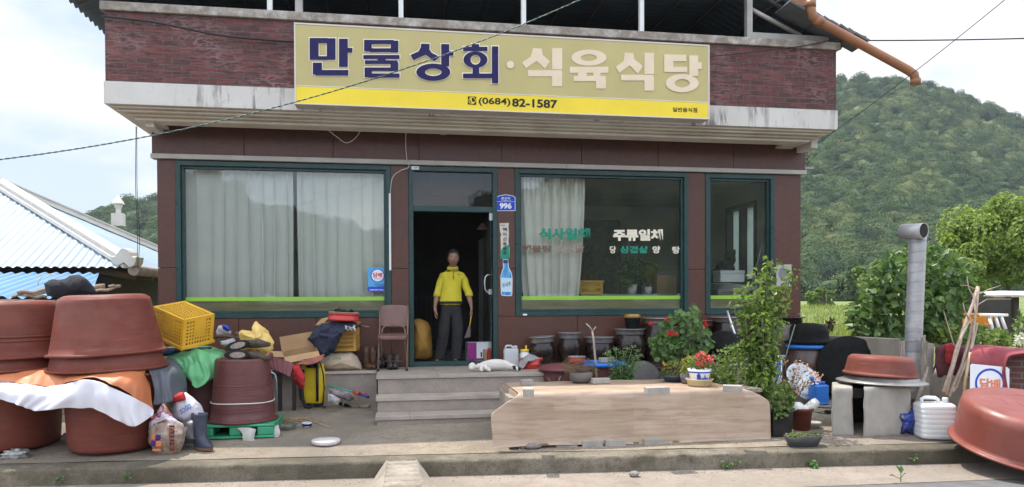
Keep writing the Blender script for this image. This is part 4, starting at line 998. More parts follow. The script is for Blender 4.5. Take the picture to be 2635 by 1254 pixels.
mb=MB()
def ridge(mb,a,b,w=0.16,h=0.10):
    a,b=Vector([float(c)for c in a]),Vector([float(c)for c in b]);d=(b-a).normalized();s_=d.cross(Vector((0,0,1))).normalized()
    for k,(ww,h0,h1)in enumerate(((w,-0.02,h*0.55),(w*0.55,h*0.55,h*1.25),(w*0.75,h*1.251,h*1.55))):
        P=[]
        for q in(a,b):
            for sg in(-1,1):
                for hh in(h0,h1):P.append(q+s_*sg*ww+Vector((0,0,hh)))
        mb.add(P,[(0,1,3,2),(4,6,7,5),(0,4,5,1),(2,3,7,6),(1,5,7,3),(0,2,6,4)])
ridge(mb,Ap,Bc);ridge(mb,Ap,Dc);ridge(mb,Ap2,Ap)
M_RIDGE=mat('white_ridge_tin',(0.62,0.59,0.54),0.6,0.08,2,dirt=0.3,dirtc=(0.38,0.35,0.3));build(mb,'ridge',M_RIDGE,house,world=True)
# curled end ornament at the near corner, spear finial on the far hip
mb=MB();s_=ppm(Bc)
orn=[(868,790),(885,800),(905,795),(922,770),(945,740),(972,730),(1000,742),(1022,765),(1035,795),(1055,805),(1073,800),(1070,840),(1055,868),(1020,885),(975,845),(930,870),(890,858),(870,825)]
P=[at(x/3.064,400+y/3.064,yB-0.12)for x,y in orn];n=len(P);Q=[q+np.array([0.06,0.25,0])for q in P]
mb.add(P+Q,[tuple(range(n)),tuple(range(n,2*n))[::-1]]+[(i,i+n,(i+1)%n+n,(i+1)%n)for i in range(n)]);build(mb,'ridge_end',M_RIDGE,house,world=True,bevel=0.01)
tt=0.76;fp=Ap*(1-tt)+Dc*tt;fq=at(305,572,fp[1]);k=1/ppm(fq)
mb=MB();mb.box(fq[0]-14*k,fq[0]+13*k,fq[1]-0.12,fq[1]+0.12,fq[2]-10*k,fq[2]+22*k)
M=Matrix.Translation(Vector(fq))@Matrix.Rotation(R(45),4,'Z')
mb.lathe([(0.0,22*k),(7*k,22*k),(7*k,34*k),(11*k,40*k),(11*k,45*k),(17*k,46*k),(17*k,48*k),(0.0,72*k)],4,M,sm=False)
build(mb,'finial',M_RIDGE,house,world=True)
# eaves, gutters and shaded timber walls
mb=MB()
mb.tube([Bc+np.array([0.05,-0.05,-0.06]),Dc+np.array([0.05,0,-0.06])],0.10,10)
build(mb,'gutter',mat('brown_gutter',(0.30,0.24,0.19),0.6),house,world=True)
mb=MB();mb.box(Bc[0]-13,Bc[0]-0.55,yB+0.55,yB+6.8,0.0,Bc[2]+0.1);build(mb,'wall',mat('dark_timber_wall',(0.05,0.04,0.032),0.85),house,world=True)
mb=MB()
for i in range(6):
    y=yB+0.4+1.1*i;mb.tube([(Bc[0]-0.9,y,Bc[2]-0.02),(Bc[0]-0.06,y,Bc[2]-0.16)],0.075,10)
build_split(mb,'rafter',mat('eave_timber',(0.13,0.09,0.06),0.8),house,world=True)
# lean-to in front, deeper blue
e1=at(245,735,yB-2.2);r1=np.array([Bc[0]-0.55,yB-0.05,Bc[2]-0.12])
e1=np.array([e1[0],yB-2.4,at(200,765,yB-2.4)[2]]);e0=e1+np.array([-11,0,0]);r0=np.array([e0[0],r1[1],r1[2]])
lean=thing('lean_to_shed','low lean-to with blue corrugated roof in front of the neighbouring house','shed',(e1[0]-3,yB-1,0.3))
build(tin_plane(e0,e1,r0,r1,0.19,0.028,6),'roof',M_TINB,lean,world=True)
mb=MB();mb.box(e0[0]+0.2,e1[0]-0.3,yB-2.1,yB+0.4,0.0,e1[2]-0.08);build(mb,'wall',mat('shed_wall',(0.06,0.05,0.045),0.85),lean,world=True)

# ================================================================== THINGS IN THE YARD, LEFT
def tub_prof(rb,rt,h,th=0.014,rim=0.035,rr=0.05):
    n=7;P=[(0.0,0.0)]
    for i in range(n):a=math.pi/2*i/(n-1);P.append((rb-rr+rr*math.sin(a),rr-rr*math.cos(a)))
    for i in range(1,9):
        u=i/8;P.append((rb+(rt-rb)*u,rr+(h-0.03-rr)*u))
    P+=[(rt+0.004,h-0.03),(rt+rim*0.8,h-0.026),(rt+rim,h-0.014),(rt+rim*0.85,h-0.002),(rt+rim*0.4,h),(rt-th,h-0.01)]
    for i in range(1,6):u=i/5;P.append((rt-th+(rb-rt)*u,h-0.02-(h-0.05)*u))
    P.append((0.0,0.03));return P
INV=Matrix.Rotation(math.pi,4,'X')
def tub(name,label,loc,rb,rt,h,m_,inv=False,tilt=(0,0,0),group=None,ribs=(),rim=0.035,rr=0.05,cat='tub',seg=64,ey=1.0,wob=0.004):
    mb=MB();P=tub_prof(rb,rt,h,rim=rim,rr=rr)
    M=Matrix.Translation((0,0,h))@INV if inv else Matrix.Identity(4)
    mb.lathe(P,seg,M,wob=wob,ey=ey)
    mb.v=[tuple(np.array(q)+np.array(noise.noise_vector(Vector((q[0]*2.6+loc[0]*3,q[1]*2.6,q[2]*2.6+loc[2]*5))))*0.009)for q in mb.v]
    for z in ribs:
        r=rb+(rt-rb)*z/h;mb.lathe([(r-0.002,z-0.012),(r+0.006,z-0.006),(r+0.006,z+0.006),(r-0.002,z+0.012)],seg,M,wob=wob,ey=ey)
    return build(mb,name,m_,loc=loc,label=label,cat=cat,group=group,rot=tilt)
GT='large red rubber tubs'
pA=yback(296,1178,0.42)
pB=np.array([at(10,1100,pA[1]+0.25)[0],pA[1]+0.25,0]);pB[2]=yard_z(pB[0],pB[1])
ZTAB=1.0
tub('rubber_tub','red rubber tub standing upright at the kerb under the orange tarpaulin',pA,0.42,0.455,ZTAB-pA[2]-0.02,M_TUB,group=GT)
tub('rubber_tub','red rubber tub at the left picture edge, upright in deep shade below the tarpaulin',pB,0.50,0.54,ZTAB-pB[2]-0.02,M_TUB,group=GT)
pC=np.array([at(278,900,pA[1]+0.03)[0],pA[1]+0.03,ZTAB+0.008]);k=1/ppm(pC)
# nested pairs of upturned basins
tub('rubber_basin','lower of two nested upturned red basins, its rim resting on the orange tarpaulin',pC,0.40,0.530,0.60,M_TUB,True,(R(0),R(-1.5),0),'upturned nested basins',rr=0.08)
tub('rubber_basin','tall upturned red basin on top of the nested pair beside the yellow crate',pC+np.array([0,0,0.155]),0.425,0.525,0.60,M_TUB,True,(R(0),R(-2.5),0),'upturned nested basins',rr=0.09)
pD=np.array([at(16,900,pB[1]+0.02)[0],pB[1]+0.02,ZTAB+0.008])
tub('rubber_basin','lower upturned basin at the left picture edge with its rim on the tarpaulin',pD,0.42,0.555,0.58,M_TUB,True,(0,0,0),'upturned nested basins',rr=0.08)
tub('rubber_basin','upturned red basin cut by the left picture edge with faint scratched rings',pD+np.array([0,0,0.125]),0.47,0.55,0.575,M_TUB,True,(0,0,0),'upturned nested basins',ribs=(0.36,0.40),rr=0.08)
# tarpaulin
M_TOR=mat('orange_tarpaulin',(0.52,0.165,0.062),0.5,0.1,3,0.05,30,dirt=0.3,dirtc=(0.42,0.22,0.14));M_TGR=mat('grey_tarpaulin',(0.085,0.095,0.112),0.45,0.12,4,0.05,30,dirt=0.2)
M_TWH=mat('white_tarpaulin_back',(0.60,0.58,0.62),0.5,0.06,3,0.04,20,dirt=0.25,dirtc=(0.4,0.36,0.36))
yA=pA[1]
t=thing('tarpaulin','orange and grey tarpaulin with its white underside turned up, draped over the tubs','tarpaulin',(pA[0]-0.4,yA,ZTAB))
yf_=yA-0.56
top=[[(-90,930,yA+0.75),(60,925,yA+0.7),(200,922,yA+0.6),(330,918,yA+0.55),(430,918,yA+0.45)],
       [(-90,942,yA+0.35),(60,940,yA+0.25),(200,938,yA+0.2),(330,936,yA+0.18),(420,930,yA+0.1)],
       [(-90,958,yA-0.15),(60,956,yA-0.18),(200,952,yA-0.30),(310,950,yA-0.34),(385,950,yA-0.22)]]
front=[[(-90,958,yA-0.15),(60,956,yA-0.18),(200,952,yA-0.30),(310,950,yA-0.34),(372,948,yA-0.24),(384,942,yA+0.1)],
         [(-90,972,yA-0.30),(60,970,yA-0.30),(150,972,yA-0.40),(250,966,yA-0.56),(340,985,yA-0.54),(388,1000,yA-0.25)],
         [(-90,988,yA-0.34),(50,986,yA-0.38),(140,992,yA-0.47),(230,973,yA-0.62),(330,1012,yA-0.60),(397,1090,yA-0.3)]]
mb=cloth(front,90,30,0.020,5.0,1.0,rip=0.022,rf=6);build(mb,'orange_panel',M_TOR,t,world=True,solid=0.002)
mb=cloth(top,60,20,0.008,4.0,1.0);build(mb,'orange_top',M_TOR,t,world=True,solid=0.004)
wh=[[(-90,990,yA-0.352),(50,988,yA-0.395),(140,994,yA-0.485),(230,976,yA-0.635),(330,1016,yA-0.615),(392,1056,yA-0.42)],
      [(-90,1008,yA-0.44),(50,1012,yA-0.50),(140,1024,yA-0.58),(235,1014,yA-0.68),(320,1050,yA-0.68),(390,1068,yA-0.47)],
      [(-90,1020,yA-0.47),(30,1036,yA-0.52),(90,1058,yA-0.58),(240,1050,yA-0.66),(335,1098,yA-0.66),(385,1072,yA-0.49)]]
mb=cloth(wh,100,26,0.022,5.0,5.0,rip=0.026,rf=5);build(mb,'white_underside',M_TWH,t,world=True,solid=0.002)
gr=[[(330,930,yA+0.45),(400,922,yA+0.45),(440,922,yA+0.45),(462,930,yA+0.5)],
      [(378,948,yA-0.18),(415,942,yA+0.0),(450,945,yA+0.1),(470,950,yA+0.3)],
      [(392,990,yA-0.26),(420,985,yA-0.18),(455,975,yA-0.02),(478,968,yA+0.25)],
      [(396,1042,yA-0.26),(425,1038,yA-0.22),(462,1024,yA-0.05),(485,1010,yA+0.25)]]
mb=cloth(gr,44,32,0.020,5.0,8.0,rip=0.02,rf=2.5);build(mb,'grey_panel',M_TGR,t,world=True,solid=0.004)
# twigs and black cloth on the low roof behind
yR=-0.45
mb=MB()
for a,b,r0,r1 in(((44,755),(125,748), .022, .026),((30,764),(135,752), .012, .02),((130,760),(270,738), .03, .034),((240,752),(310,738), .016, .02),((60,762),(120,766), .014, .018)):
    A_,B_=at(*a,yR),at(*b,yR+0.15);pts=[A_+(B_-A_)*u+np.array([0,0,0.012*math.sin(u*9)])for u in np.linspace(0,1,9)];mb.tube(pts,np.linspace(r0,r1,9),8)
mb.tube([at(280,738,yR+.1),at(296,735,yR+.1)],0.02,7)
build(mb,'stick_pile',M_STICK,loc=at(150,760,yR),world=True,label='small heap of peeled sticks behind the upturned basins',cat='sticks')
mb=pillow([(112,730),(135,722),(165,718),(185,710),(205,710),(225,720),(240,735),(250,755),(215,760),(195,768),(150,768),(120,762)],yR-0.12,0.16,amp=0.03,fr=7,seed=3)
build(mb,'black_jacket',mat('black_wool',(0.010,0.011,0.016),0.9,0.3,20,0.5,90,dirt=0.1),loc=at(180,768,yR-0.12),world=True,label='crumpled black woollen jacket lying on the stick heap',cat='jacket')
mb=MB();mb.tube([at(100+30*math.cos(u)+28,732-26*math.sin(u),yR-0.05)for u in np.linspace(-0.3,3.2,20)],0.006,5)
build(mb,'bent_wire',M_WCABLE,loc=at(100,735,yR),world=True,label='thin bent wire loop standing up from the stick heap',cat='wire')
# low stack that carries sticks: weathered boards behind the basins
mb=MB()
for k in range(5):
    x=at(40+60*k,800,yR+0.1)[0];mb.box(x-0.11,x+0.11,yR-0.15,yR+0.35,0.25,at(150,770,yR)[2]-0.01*k)
build(mb,'board_stack',M_WOODG,loc=(at(150,900,yR)[0],yR,0.25),world=True,bevel=0.004,label='upright weathered boards behind the left basins, under the stick heap',cat='boards')

# crates
def lattice(mb,L,H,th,M,nx,nz,bands,bar=0.35,panel=None):
    """one slotted crate wall: rims, horizontal bands and a grid of slots"""
    mb.box(0,L,0,th,0,bands[0],M);mb.box(0,L,0,th,H-bands[1],H,M)
    mb.box(0,bands[2],0,th,bands[0]+.0002,H-bands[1]-.0002,M);mb.box(L-bands[2],L,0,th,bands[0]+.0002,H-bands[1]-.0002,M)
    x0,x1,z0,z1=bands[2],L-bands[2],bands[0],H-bands[1]
    px,pz=(x1-x0)/nx,(z1-z0)/nz
    for j in range(1,nz):mb.box(x0+.0002,x1-.0002,0.001,th-0.001,z0+pz*(j-bar/2),z0+pz*(j+bar/2),M)
    for i in range(1,nx):
        for j in range(nz):mb.box(x0+px*(i-bar/2),x0+px*(i+bar/2),0.002,th-0.002,z0+pz*(j+bar/2 if j else 0)+.0002,z0+pz*(j+1-(bar/2 if j<nz-1 else 0))-.0002,M)
    if panel:mb.box(x0+(x1-x0)*panel[0],x0+(x1-x0)*panel[1],-0.001,th+0.001,z0+(z1-z0)*panel[2],z0+(z1-z0)*panel[3],M)
def crate(name,label,loc,L,W,H,m_,rot,group=None,nx=12,nw=9,nz=5,panel=None,handle=True,bar=0.4):
    t=thing(name,label,'crate',loc,rot=rot,group=group);th=0.006
    T=Matrix.Translation;RZ=lambda a:Matrix.Rotation(R(a),4,'Z')
    mb=MB()
    lattice(mb,L,H,th,T((-L/2,-W/2,0)),nx,nz,(0.035,0.035,0.04),bar,panel)
    lattice(mb,L,H,th,T((L/2,W/2,0))@RZ(180),nx,nz,(0.035,0.035,0.04),bar,panel)
    lattice(mb,W-2*th-0.002,H,th,T((L/2,-W/2+th+0.001,0))@RZ(90),nw,nz,(0.035,0.035,0.04),bar,panel)
    lattice(mb,W-2*th-0.002,H,th,T((-L/2,W/2-th-0.001,0))@RZ(-90),nw,nz,(0.035,0.035,0.04),bar,panel)
    build(mb,'walls',m_,t)
    mb=MB();M=Matrix(((1,0,0,-L/2+0.008),(0,0,1,-W/2+0.008),(0,1,0,0.003),(0,0,0,1)))
    lattice(mb,L-0.016,W-0.016,0.005,M,nx,nw,(0.03,0.03,0.03),0.35);build(mb,'base',m_,t)
    mb=MB()
    for a,b,c_,d in((-L/2-0.016,L/2+0.016,-W/2-0.016,-W/2-0.001),(-L/2-0.016,L/2+0.016,W/2+0.001,W/2+0.016),(-L/2-0.016,-L/2-0.001,-W/2-0.0008,W/2+0.0008),(L/2+0.001,L/2+0.016,-W/2-0.0008,W/2+0.0008)):mb.box(a,b,c_,d,H-0.028,H+0.004)
    build(mb,'rim',m_,t,bevel=0.003)
    if handle:
        mb=MB();mb.box(-0.07,0.07,-W/2-0.006,-W/2+0.012,H*0.70,H*0.70+0.028);build(mb,'grip',M_BLACK,t,bevel=0.006)
    return t
pc=at(478,838,-1.72)
crate('yellow_crate','upturned yellow plastic crate tilted on the green sheet beside the basins',pc+np.array([-0.02,0.02,0.17]),0.50,0.40,0.34,M_YEL,(R(189),R(17),R(-36)),nx=13,nw=9,nz=7,panel=(0.22,0.70,0.0,0.70),bar=0.55)
# dark tub beneath the green sheet
pE=yback(520,1120,0.5)
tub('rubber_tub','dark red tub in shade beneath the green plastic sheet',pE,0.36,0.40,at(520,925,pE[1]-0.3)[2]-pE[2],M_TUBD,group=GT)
yE=pE[1]
t=thing('flat_tray','black shallow tray under the yellow crate','tray',at(450,905,yE-0.1))
mb=MB();a=at(450,905,yE-0.1);mb.box(a[0]-0.36,a[0]+0.34,yE-0.3,yE+0.25,a[2]-0.01,a[2]+0.03);build(mb,'tray',M_BLACK,t,world=True,bevel=0.01)
M_GSH=mat('green_sheet',(0.16,0.50,0.22),0.45,0.12,6,0.1,30,dirt=0.3,dirtc=(0.08,0.3,0.12),trans=0.15)
rows=[[(400,900,yE+0.2),(450,893,yE+0.2),(510,893,yE+0.2),(562,895,yE+0.15),(578,905,yE+0.1)],
        [(418,915,yE-0.25),(460,912,yE-0.33),(510,905,yE-0.36),(560,912,yE-0.30),(578,918,yE-0.15)],
        [(440,935,yE-0.40),(478,940,yE-0.46),(520,945,yE-0.48),(558,935,yE-0.40),(574,948,yE-0.25)],
        [(470,945,yE-0.44),(486,970,yE-0.50),(520,985,yE-0.54),(552,958,yE-0.44),(572,975,yE-0.30)],
        [(482,960,yE-0.46),(492,985,yE-0.52),(514,1000,yE-0.56),(548,968,yE-0.46),(568,948,yE-0.32)]]
t=thing('plastic_sheet','crumpled bright green plastic sheet hanging over a dark tub','plastic sheet',at(500,950,yE-0.4))
build(cloth(rows,60,50,0.040,7.5,2.0,rip=0.02,rf=4),'sheet',M_GSH,t,world=True,solid=0.003)
mb=pillow([(398,905),(430,898),(450,900),(440,912),(415,916)],yE-0.3,0.05,amp=0.02);build(mb,'blue_corner',plain('blue_sheet',(0.02,0.05,0.16)),t,world=True)
# brown upturned tub on a green pallet
pF=yard(625,1128);dF=yback(626,1128,0.30)
kF=1/ppm(dF)
tt=thing('green_pallet','green plastic pallet under the upturned brown tub','pallet',(dF[0]-0.02,dF[1],pF[2]))
M_GPAL=mat('green_pallet_plastic',(0.035,0.30,0.15),0.42,0.12,5,0.05,50,dirt=0.35,dirtc=(0.05,0.16,0.09))
mb=MB();hwx,hwy=0.40,0.34
mb.box(-hwx,hwx,-hwy,hwy,0.004,0.03);mb.box(-hwx,hwx,-hwy,hwy,0.125,0.150)
build(mb,'decks',M_GPAL,tt,bevel=0.008)
for x in(-0.31,0.0,0.31):
    for y in(-0.26,0.0,0.26):
        mb=MB();mb.box(x-(0.085 if x else 0.06),x+(0.085 if x else 0.06),y-0.075,y+0.075,0.0305,0.1245);build(mb,'foot_block',M_GPAL,tt,bevel=0.015)
pF2=np.array([dF[0],dF[1],pF[2]+0.152])
hF=at(627,926,dF[1]-0.28)[2]-pF2[2]
t=thing('brown_tub','brown upturned tub with a white cord tied round it, standing on the green pallet','tub',pF2)
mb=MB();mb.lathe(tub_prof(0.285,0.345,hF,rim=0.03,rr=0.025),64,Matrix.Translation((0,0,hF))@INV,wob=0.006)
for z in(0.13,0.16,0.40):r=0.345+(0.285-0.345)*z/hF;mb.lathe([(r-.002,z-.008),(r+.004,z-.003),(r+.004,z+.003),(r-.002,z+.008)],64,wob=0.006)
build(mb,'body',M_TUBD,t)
mb=MB();r=0.333;mb.tube([(r*math.cos(u),r*math.sin(u),0.215+0.004*math.sin(3*u))for u in np.linspace(0,2*math.pi,49)],0.0065,6,caps=False);build(mb,'cord',M_WHT,t)
M_CLOTH=mat('pale_cloth',(0.50,0.47,0.43),0.85,0.1,8,0.2,60,dirt=0.35)
yP=dF[1]-0.36
mb=cloth([[(608,1104,yP),(640,1100,yP-0.02),(660,1106,yP)],[(625,1120,yP-0.03),(645,1118,yP-0.05),(655,1125,yP-0.02)],[(622,1150,yP-0.05),(638,1150,yP-0.08),(660,1145,yP-0.05)]],24,24,0.012,9,3)
build(mb,'cloth_scrap',M_CLOTH,loc=at(640,1150,yP),world=True,solid=0.004,label='pale rag hanging off the front of the green pallet',cat='rag')
mb=cloth([[(690,1100,yP+0.1),(715,1095,yP+0.12)],[(700,1110,yP+0.05),(722,1112,yP+0.1)],[(705,1128,yP+0.05),(716,1125,yP+0.08)]],14,18,0.014,9,6)
build(mb,'cloth_scrap',M_CLOTH,loc=at(710,1128,yP),world=True,solid=0.004,label='small rag caught at the right corner of the green pallet',cat='rag')
# camouflage shoes lying on the brown tub, soles showing
zT=pF2[2]+hF
def shoe_pair_item(label,px,py,ang,yy):
    c=at(px,py,yy);t=thing('work_shoe',label,'shoe',c,rot=(0,R(ang),R(-18)),group='shoes lying on the brown tub')
    mb=MB()
    for y0,sc in((-0.045,1.0),(-0.015,1.0)):
        pass
    so=[(0.145*math.cos(u)*(1+0.1*math.cos(u)),(0.052+0.008*math.cos(u))*math.sin(u))for u in np.linspace(0,2*math.pi,28,endpoint=False)]
    mb.prism(so,-0.05,-0.028);build(mb,'sole',M_BLACK,t,bevel=0.004)
    mb=MB();so2=[(x*0.62+0.02,z*0.62)for x,z in so];mb.prism(so2,-0.054,-0.0502);build(mb,'tread',mat('grey_tread',(0.30,0.25,0.21),0.8,0.3,60),t)
    mb=MB();mb.ball((0.02,0.02,0),0.13,0.06,0.048,lump=0.1);mb.tube([(0.08,0.03,0),(0.20,0.10,-0.03),(0.30,0.14,-0.07)],[0.045,0.05,0.02],10);build(mb,'upper',mat('camouflage_cloth',(0.055,0.042,0.03),0.8,0.6,22,dirt=0.5,dirtc=(0.16,0.10,0.06),dscale=14),t)
    return t
shoe_pair_item('dark camouflage work shoe, upper of the two on the brown tub, sole showing',612,890,-14,pF2[1]-0.12)
shoe_pair_item('dark camouflage work shoe, lower of the two on the brown tub, sole showing',611,913,-2,pF2[1]-0.16)
# wooden chair back piece and a white bag behind
yW=pF2[1]+0.35
t=thing('wooden_chair_back','dark turned wooden chair back lying among the bags behind the shoes','chair',at(590,870,yW))
mb=MB();A_,B_=at(556,868,yW),at(610,872,yW);mb.tube([A_,(A_+B_)/2+np.array([0,0,0.03]),B_],[0.05,0.06,0.05],10,flat=0.4);build(mb,'rail',mat('brown_wood',(0.09,0.055,0.035),0.6,0.3,12,0.2),t,world=True)
mb=MB();c=at(611,880,yW);mb.lathe([(0.0,-0.1),(0.025,-0.1),(0.025,0.06),(0.018,0.07),(0.025,0.085),(0.02,0.11),(0.0,0.12)],12,Matrix.Translation(Vector(c)));build(mb,'post',MATS['brown_wood'],t,world=True)
M_PLAS=mat('white_plastic_bag',(0.55,0.54,0.55),0.35,0.1,9,0.2,20,dirt=0.2,trans=0.2)
t=thing('plastic_bag','white and blue plastic bag tucked behind the yellow crate','bag',at(578,860,yW+0.1))
build(pillow([(562,838),(575,836),(592,848),(596,855),(590,870),(560,872),(556,855)],yW+0.1,0.10,amp=0.02),'bag',M_PLAS,t,world=True)
build(pillow([(570,836),(584,838),(594,850),(588,852),(575,846)],yW+0.0,0.05,amp=0.015),'blue_print',M_BLUEP,t,world=True)
build(pillow([(566,878),(600,872),(612,880),(590,892),(568,888)],yW-0.1,0.07,amp=0.02,seed=4),'plastic_bag',M_PLAS,loc=at(590,890,yW-0.1),world=True,label='small crumpled white bag below the wooden chair back',cat='bag')
mb=MB()
for x,y,z0,z1 in((0,0.1,0,0.5),):mb.box(-0.42,0.30,-0.22,0.22,0.0,at(590,905,yW)[2]-0.35)
ps=np.array([at(600,950,yW)[0],yW+0.02,0.33]);build(mb,'wooden_box',M_WOODG,loc=ps,bevel=0.006,label='grey wooden box behind the brown tub carrying the bags',cat='box')
# yellow cloth sack
M_SACKY=mat('yellow_sack',(0.66,0.46,0.13),0.55,0.08,5,0.15,90,dirt=0.3,dirtc=(0.5,0.33,0.08))
yS=pF2[1]+0.18
mb=pillow([(616,858),(624,847),(636,850),(648,852),(649,838),(656,826),(664,831),(672,840),(684,850),(697,866),(703,880),(702,898),(694,910),(680,922),(652,921),(628,912),(616,898),(618,875)],yS,0.17,n=72,rings=12,amp=0.035,fr=6,seed=12)
build(mb,'yellow_sack',M_SACKY,loc=at(660,922,yS),world=True,label='crumpled pale yellow sack standing open behind the brown tub',cat='sack')
# maroon ridged plastic sheet, stool, red cloth
yM=-1.35
t=thing('ridged_tray','maroon ridged plastic tray tipped over a dark stool beside the brown tub','tray',at(725,940,yM))
e0,e1,e2,e3=at(688,912,yM+0.1),at(755,936,yM-0.05),at(746,975,yM-0.22),at(698,952,yM-0.20)
mb=MB();g=[]
for j in range(25):
    v=j/24;row=[]
    for i in range(61):
        u=i/60;q=(e0*(1-u)+e1*u)*(1-v)+(e3*(1-u)+e2*u)*v;row.append(q+np.array([0,-0.4,0.9])*(0.010*(1 if(u*5)%1<0.12 else 0)+(0.028*max(0,(v-0.88)/0.12))))
    g.append(row)
mb.grid(g);build(mb,'sheet',mat('maroon_plastic',(0.16,0.042,0.045),0.5,0.1,5,dirt=0.3),t,world=True,solid=0.006)
build(pillow([(672,905),(684,902),(702,910),(700,935),(688,950),(680,935)],yM+0.05,0.10,amp=0.015),'rolled_end',MATS['maroon_plastic'],t,world=True)
ts=thing('dark_stool','dark wooden stool with a bent steel leg beside the brown tub','stool',yard(720,1058))
sb=np.array(ts.location);hs=at(725,965,yM)[2]-sb[2]-0.02
mb=MB();mb.box(-0.13,0.20,0.0,0.36,hs-0.04,hs);build(mb,'seat',M_BLACK,ts,bevel=0.006)
for x,y in((-0.0,0.04),(0.17,0.04),(0.0,0.32),(0.17,0.32)):
    mb=MB();mb.box(x-0.022,x+0.022,y-0.022,y+0.022,0.0,hs-0.041);build(mb,'leg',mat('dark_leg_wood',(0.02,0.014,0.012),0.6)if 'dark_leg_wood' not in MATS else MATS['dark_leg_wood'],ts)
mb=MB();mb.tube([(-0.12,-0.03,hs-0.01),(-0.09,-0.03,hs-0.0),(-0.05,-0.03,hs-0.03),(-0.035,-0.03,hs-0.10),(-0.03,-0.03,0.0)],0.014,8);build(mb,'steel_leg',M_ALU,ts)
build(pillow([(752,940),(768,938),(778,955),(786,975),(782,1000),(772,1003),(760,985),(752,965)],-1.15,0.09,amp=0.03,fr=10,seed=8),'red_cloth',mat('red_cloth',(0.42,0.02,0.022),0.85,0.15,12,0.3),loc=at(770,1003,-1.15),world=True,label='bright red cloth hanging behind the yellow sprayer',cat='cloth')
# cardboard box, open
yC=-0.62
t=thing('cardboard_box','open cardboard box with raised flaps leaning on the plinth','box',at(770,935,yC))
cbk=at(772,905,yC);M=Matrix.Translation(Vector(cbk))@Matrix.Rotation(R(-9),4,'Y')@Matrix.Rotation(R(12),4,'Z')@Matrix.Rotation(R(14),4,'X')
L_,W_,H_=0.42,0.26,0.13;th=0.005
mb=MB();mb.box(-L_/2,L_/2,-W_/2,W_/2,-H_,-H_+th,M);mb.box(-L_/2,L_/2,-W_/2,-W_/2+th,-H_+th+.0003,0,M);mb.box(-L_/2,L_/2,W_/2-th,W_/2,-H_+th+.0003,0,M);mb.box(-L_/2,-L_/2+th,-W_/2+th+.0003,W_/2-th-.0003,-H_+th+.0003,0,M);mb.box(L_/2-th,L_/2,-W_/2+th+.0003,W_/2-th-.0003,-H_+th+.0003,0,M)
build(mb,'body',M_CARD,t,world=True)
def flap(x0,x1,hinge,axis,ang,ln,name='flap'):
    mb=MB();mb.box(x0,x1,0,ln,0.001,0.006,M@Matrix.Translation(hinge)@Matrix.Rotation(R(axis),4,'Z')@Matrix.Rotation(R(ang),4,'X'));build(mb,name,M_CARD,t,world=True)
flap(-L_/2,L_/2,(0,W_/2,0.001),0,78,0.19);flap(-L_/2,L_/2,(0,-W_/2,0.001),180,-18,0.14);flap(-W_/2,W_/2,(-L_/2,0,0.001),90,12,0.15)
build(cloth([[(745,930,yC-0.2),(800,922,yC-0.25),(835,912,yC-0.2)],[(760,938,yC-0.25),(800,938,yC-0.3),(830,925,yC-0.25)]],30,10,0.008,8),'carton_sheet',[mat('red_print_card',(0.30,0.09,0.06),0.7,0.5,9)],loc=at(790,935,yC-.2),world=True,solid=0.004,label='flattened printed carton under the open cardboard box',cat='carton')
# crate with navy jacket, red basket, ribbon, stick; grain sack below
yK=-0.28
sk=thing('grain_sack','plump cream woven grain sack lying on the plinth','sack',at(870,955,yK))
mb=pillow([(810,925),(830,912),(870,908),(905,906),(920,918),(928,935),(932,952),(905,955),(870,955),(835,953),(814,945)],yK,0.19,n=60,amp=0.014,fr=7,seed=21)
build(mb,'sack',mat('woven_sack',(0.50,0.39,0.28),0.75,0.06,6,0.25,160,dirt=0.25),sk,world=True)
mb=text_quad('쌀 20kg',(838,918),(876,914),(878,925),(840,930),yK-0.193,0.01);build(mb,'faint_print',plain('faded_green_print',(0.18,0.30,0.22)),sk,world=True,fix=False)
mb=MB();mb.tube([at(931,952,yK-0.12),at(934,960,yK-0.18),at(931,970,yK-0.3)],0.004,4);build(mb,'string',M_WHT,sk,world=True)
crate('yellow_crate','ochre slatted crate standing on end on the grain sack under the navy jacket',at(888,907,yK+0.02)+np.array([-0.03,0.05,0.02]),0.40,0.30,0.38,mat('ochre_plastic',(0.50,0.27,0.05),0.5,0.12,5,dirt=0.35),(0,R(-1),R(-7)),nx=26,nw=10,nz=6,handle=False)
mb=pillow([(850,828),(880,824),(915,828),(925,838),(918,846),(895,848),(880,856),(872,880),(862,905),(845,918),(835,920),(822,905),(806,888),(792,874),(806,850),(822,836)],yK-0.20,0.13,n=80,rings=12,amp=0.045,fr=7,seed=31)
build(mb,'navy_jacket',mat('navy_cloth',(0.014,0.019,0.042),0.75,0.2,15,0.25,120,dirt=0.15),loc=at(850,920,yK-0.2),world=True,label='navy blue jacket thrown over the ochre crate',cat='jacket')
t=thing('red_basin','small red plastic basin with a tan lip perched on the navy jacket','basin',at(884,826,yK-0.15),rot=(0,R(3),0))
mb=MB();mb.lathe(tub_prof(0.20,0.185,0.105,rim=0.01,rr=0.02),40);build(mb,'body',mat('red_plastic',(0.50,0.03,0.025),0.35,0.1,5,dirt=0.15),t)
mb=MB();mb.lathe([(0.183,0.098),(0.197,0.10),(0.20,0.112),(0.188,0.118),(0.175,0.112)],40);build(mb,'lip',mat('tan_rim',(0.30,0.19,0.12),0.6),t)
build(pillow([(858,800),(866,796),(875,800),(892,801),(905,797),(910,801),(900,806),(865,806)],yK-0.15,0.08,amp=0.03,fr=20),'contents',M_BLACK,t,world=True)
mb=MB();mb.tube([at(915,838,yK-0.1),at(951,843,yK-0.22)],[0.016,0.02],8);build(mb,'short_stick',mat('varnished_stick',(0.10,0.05,0.03),0.4),loc=at(930,840,yK-0.1),world=True,label='short dark stick handle poking out beside the navy jacket',cat='stick')
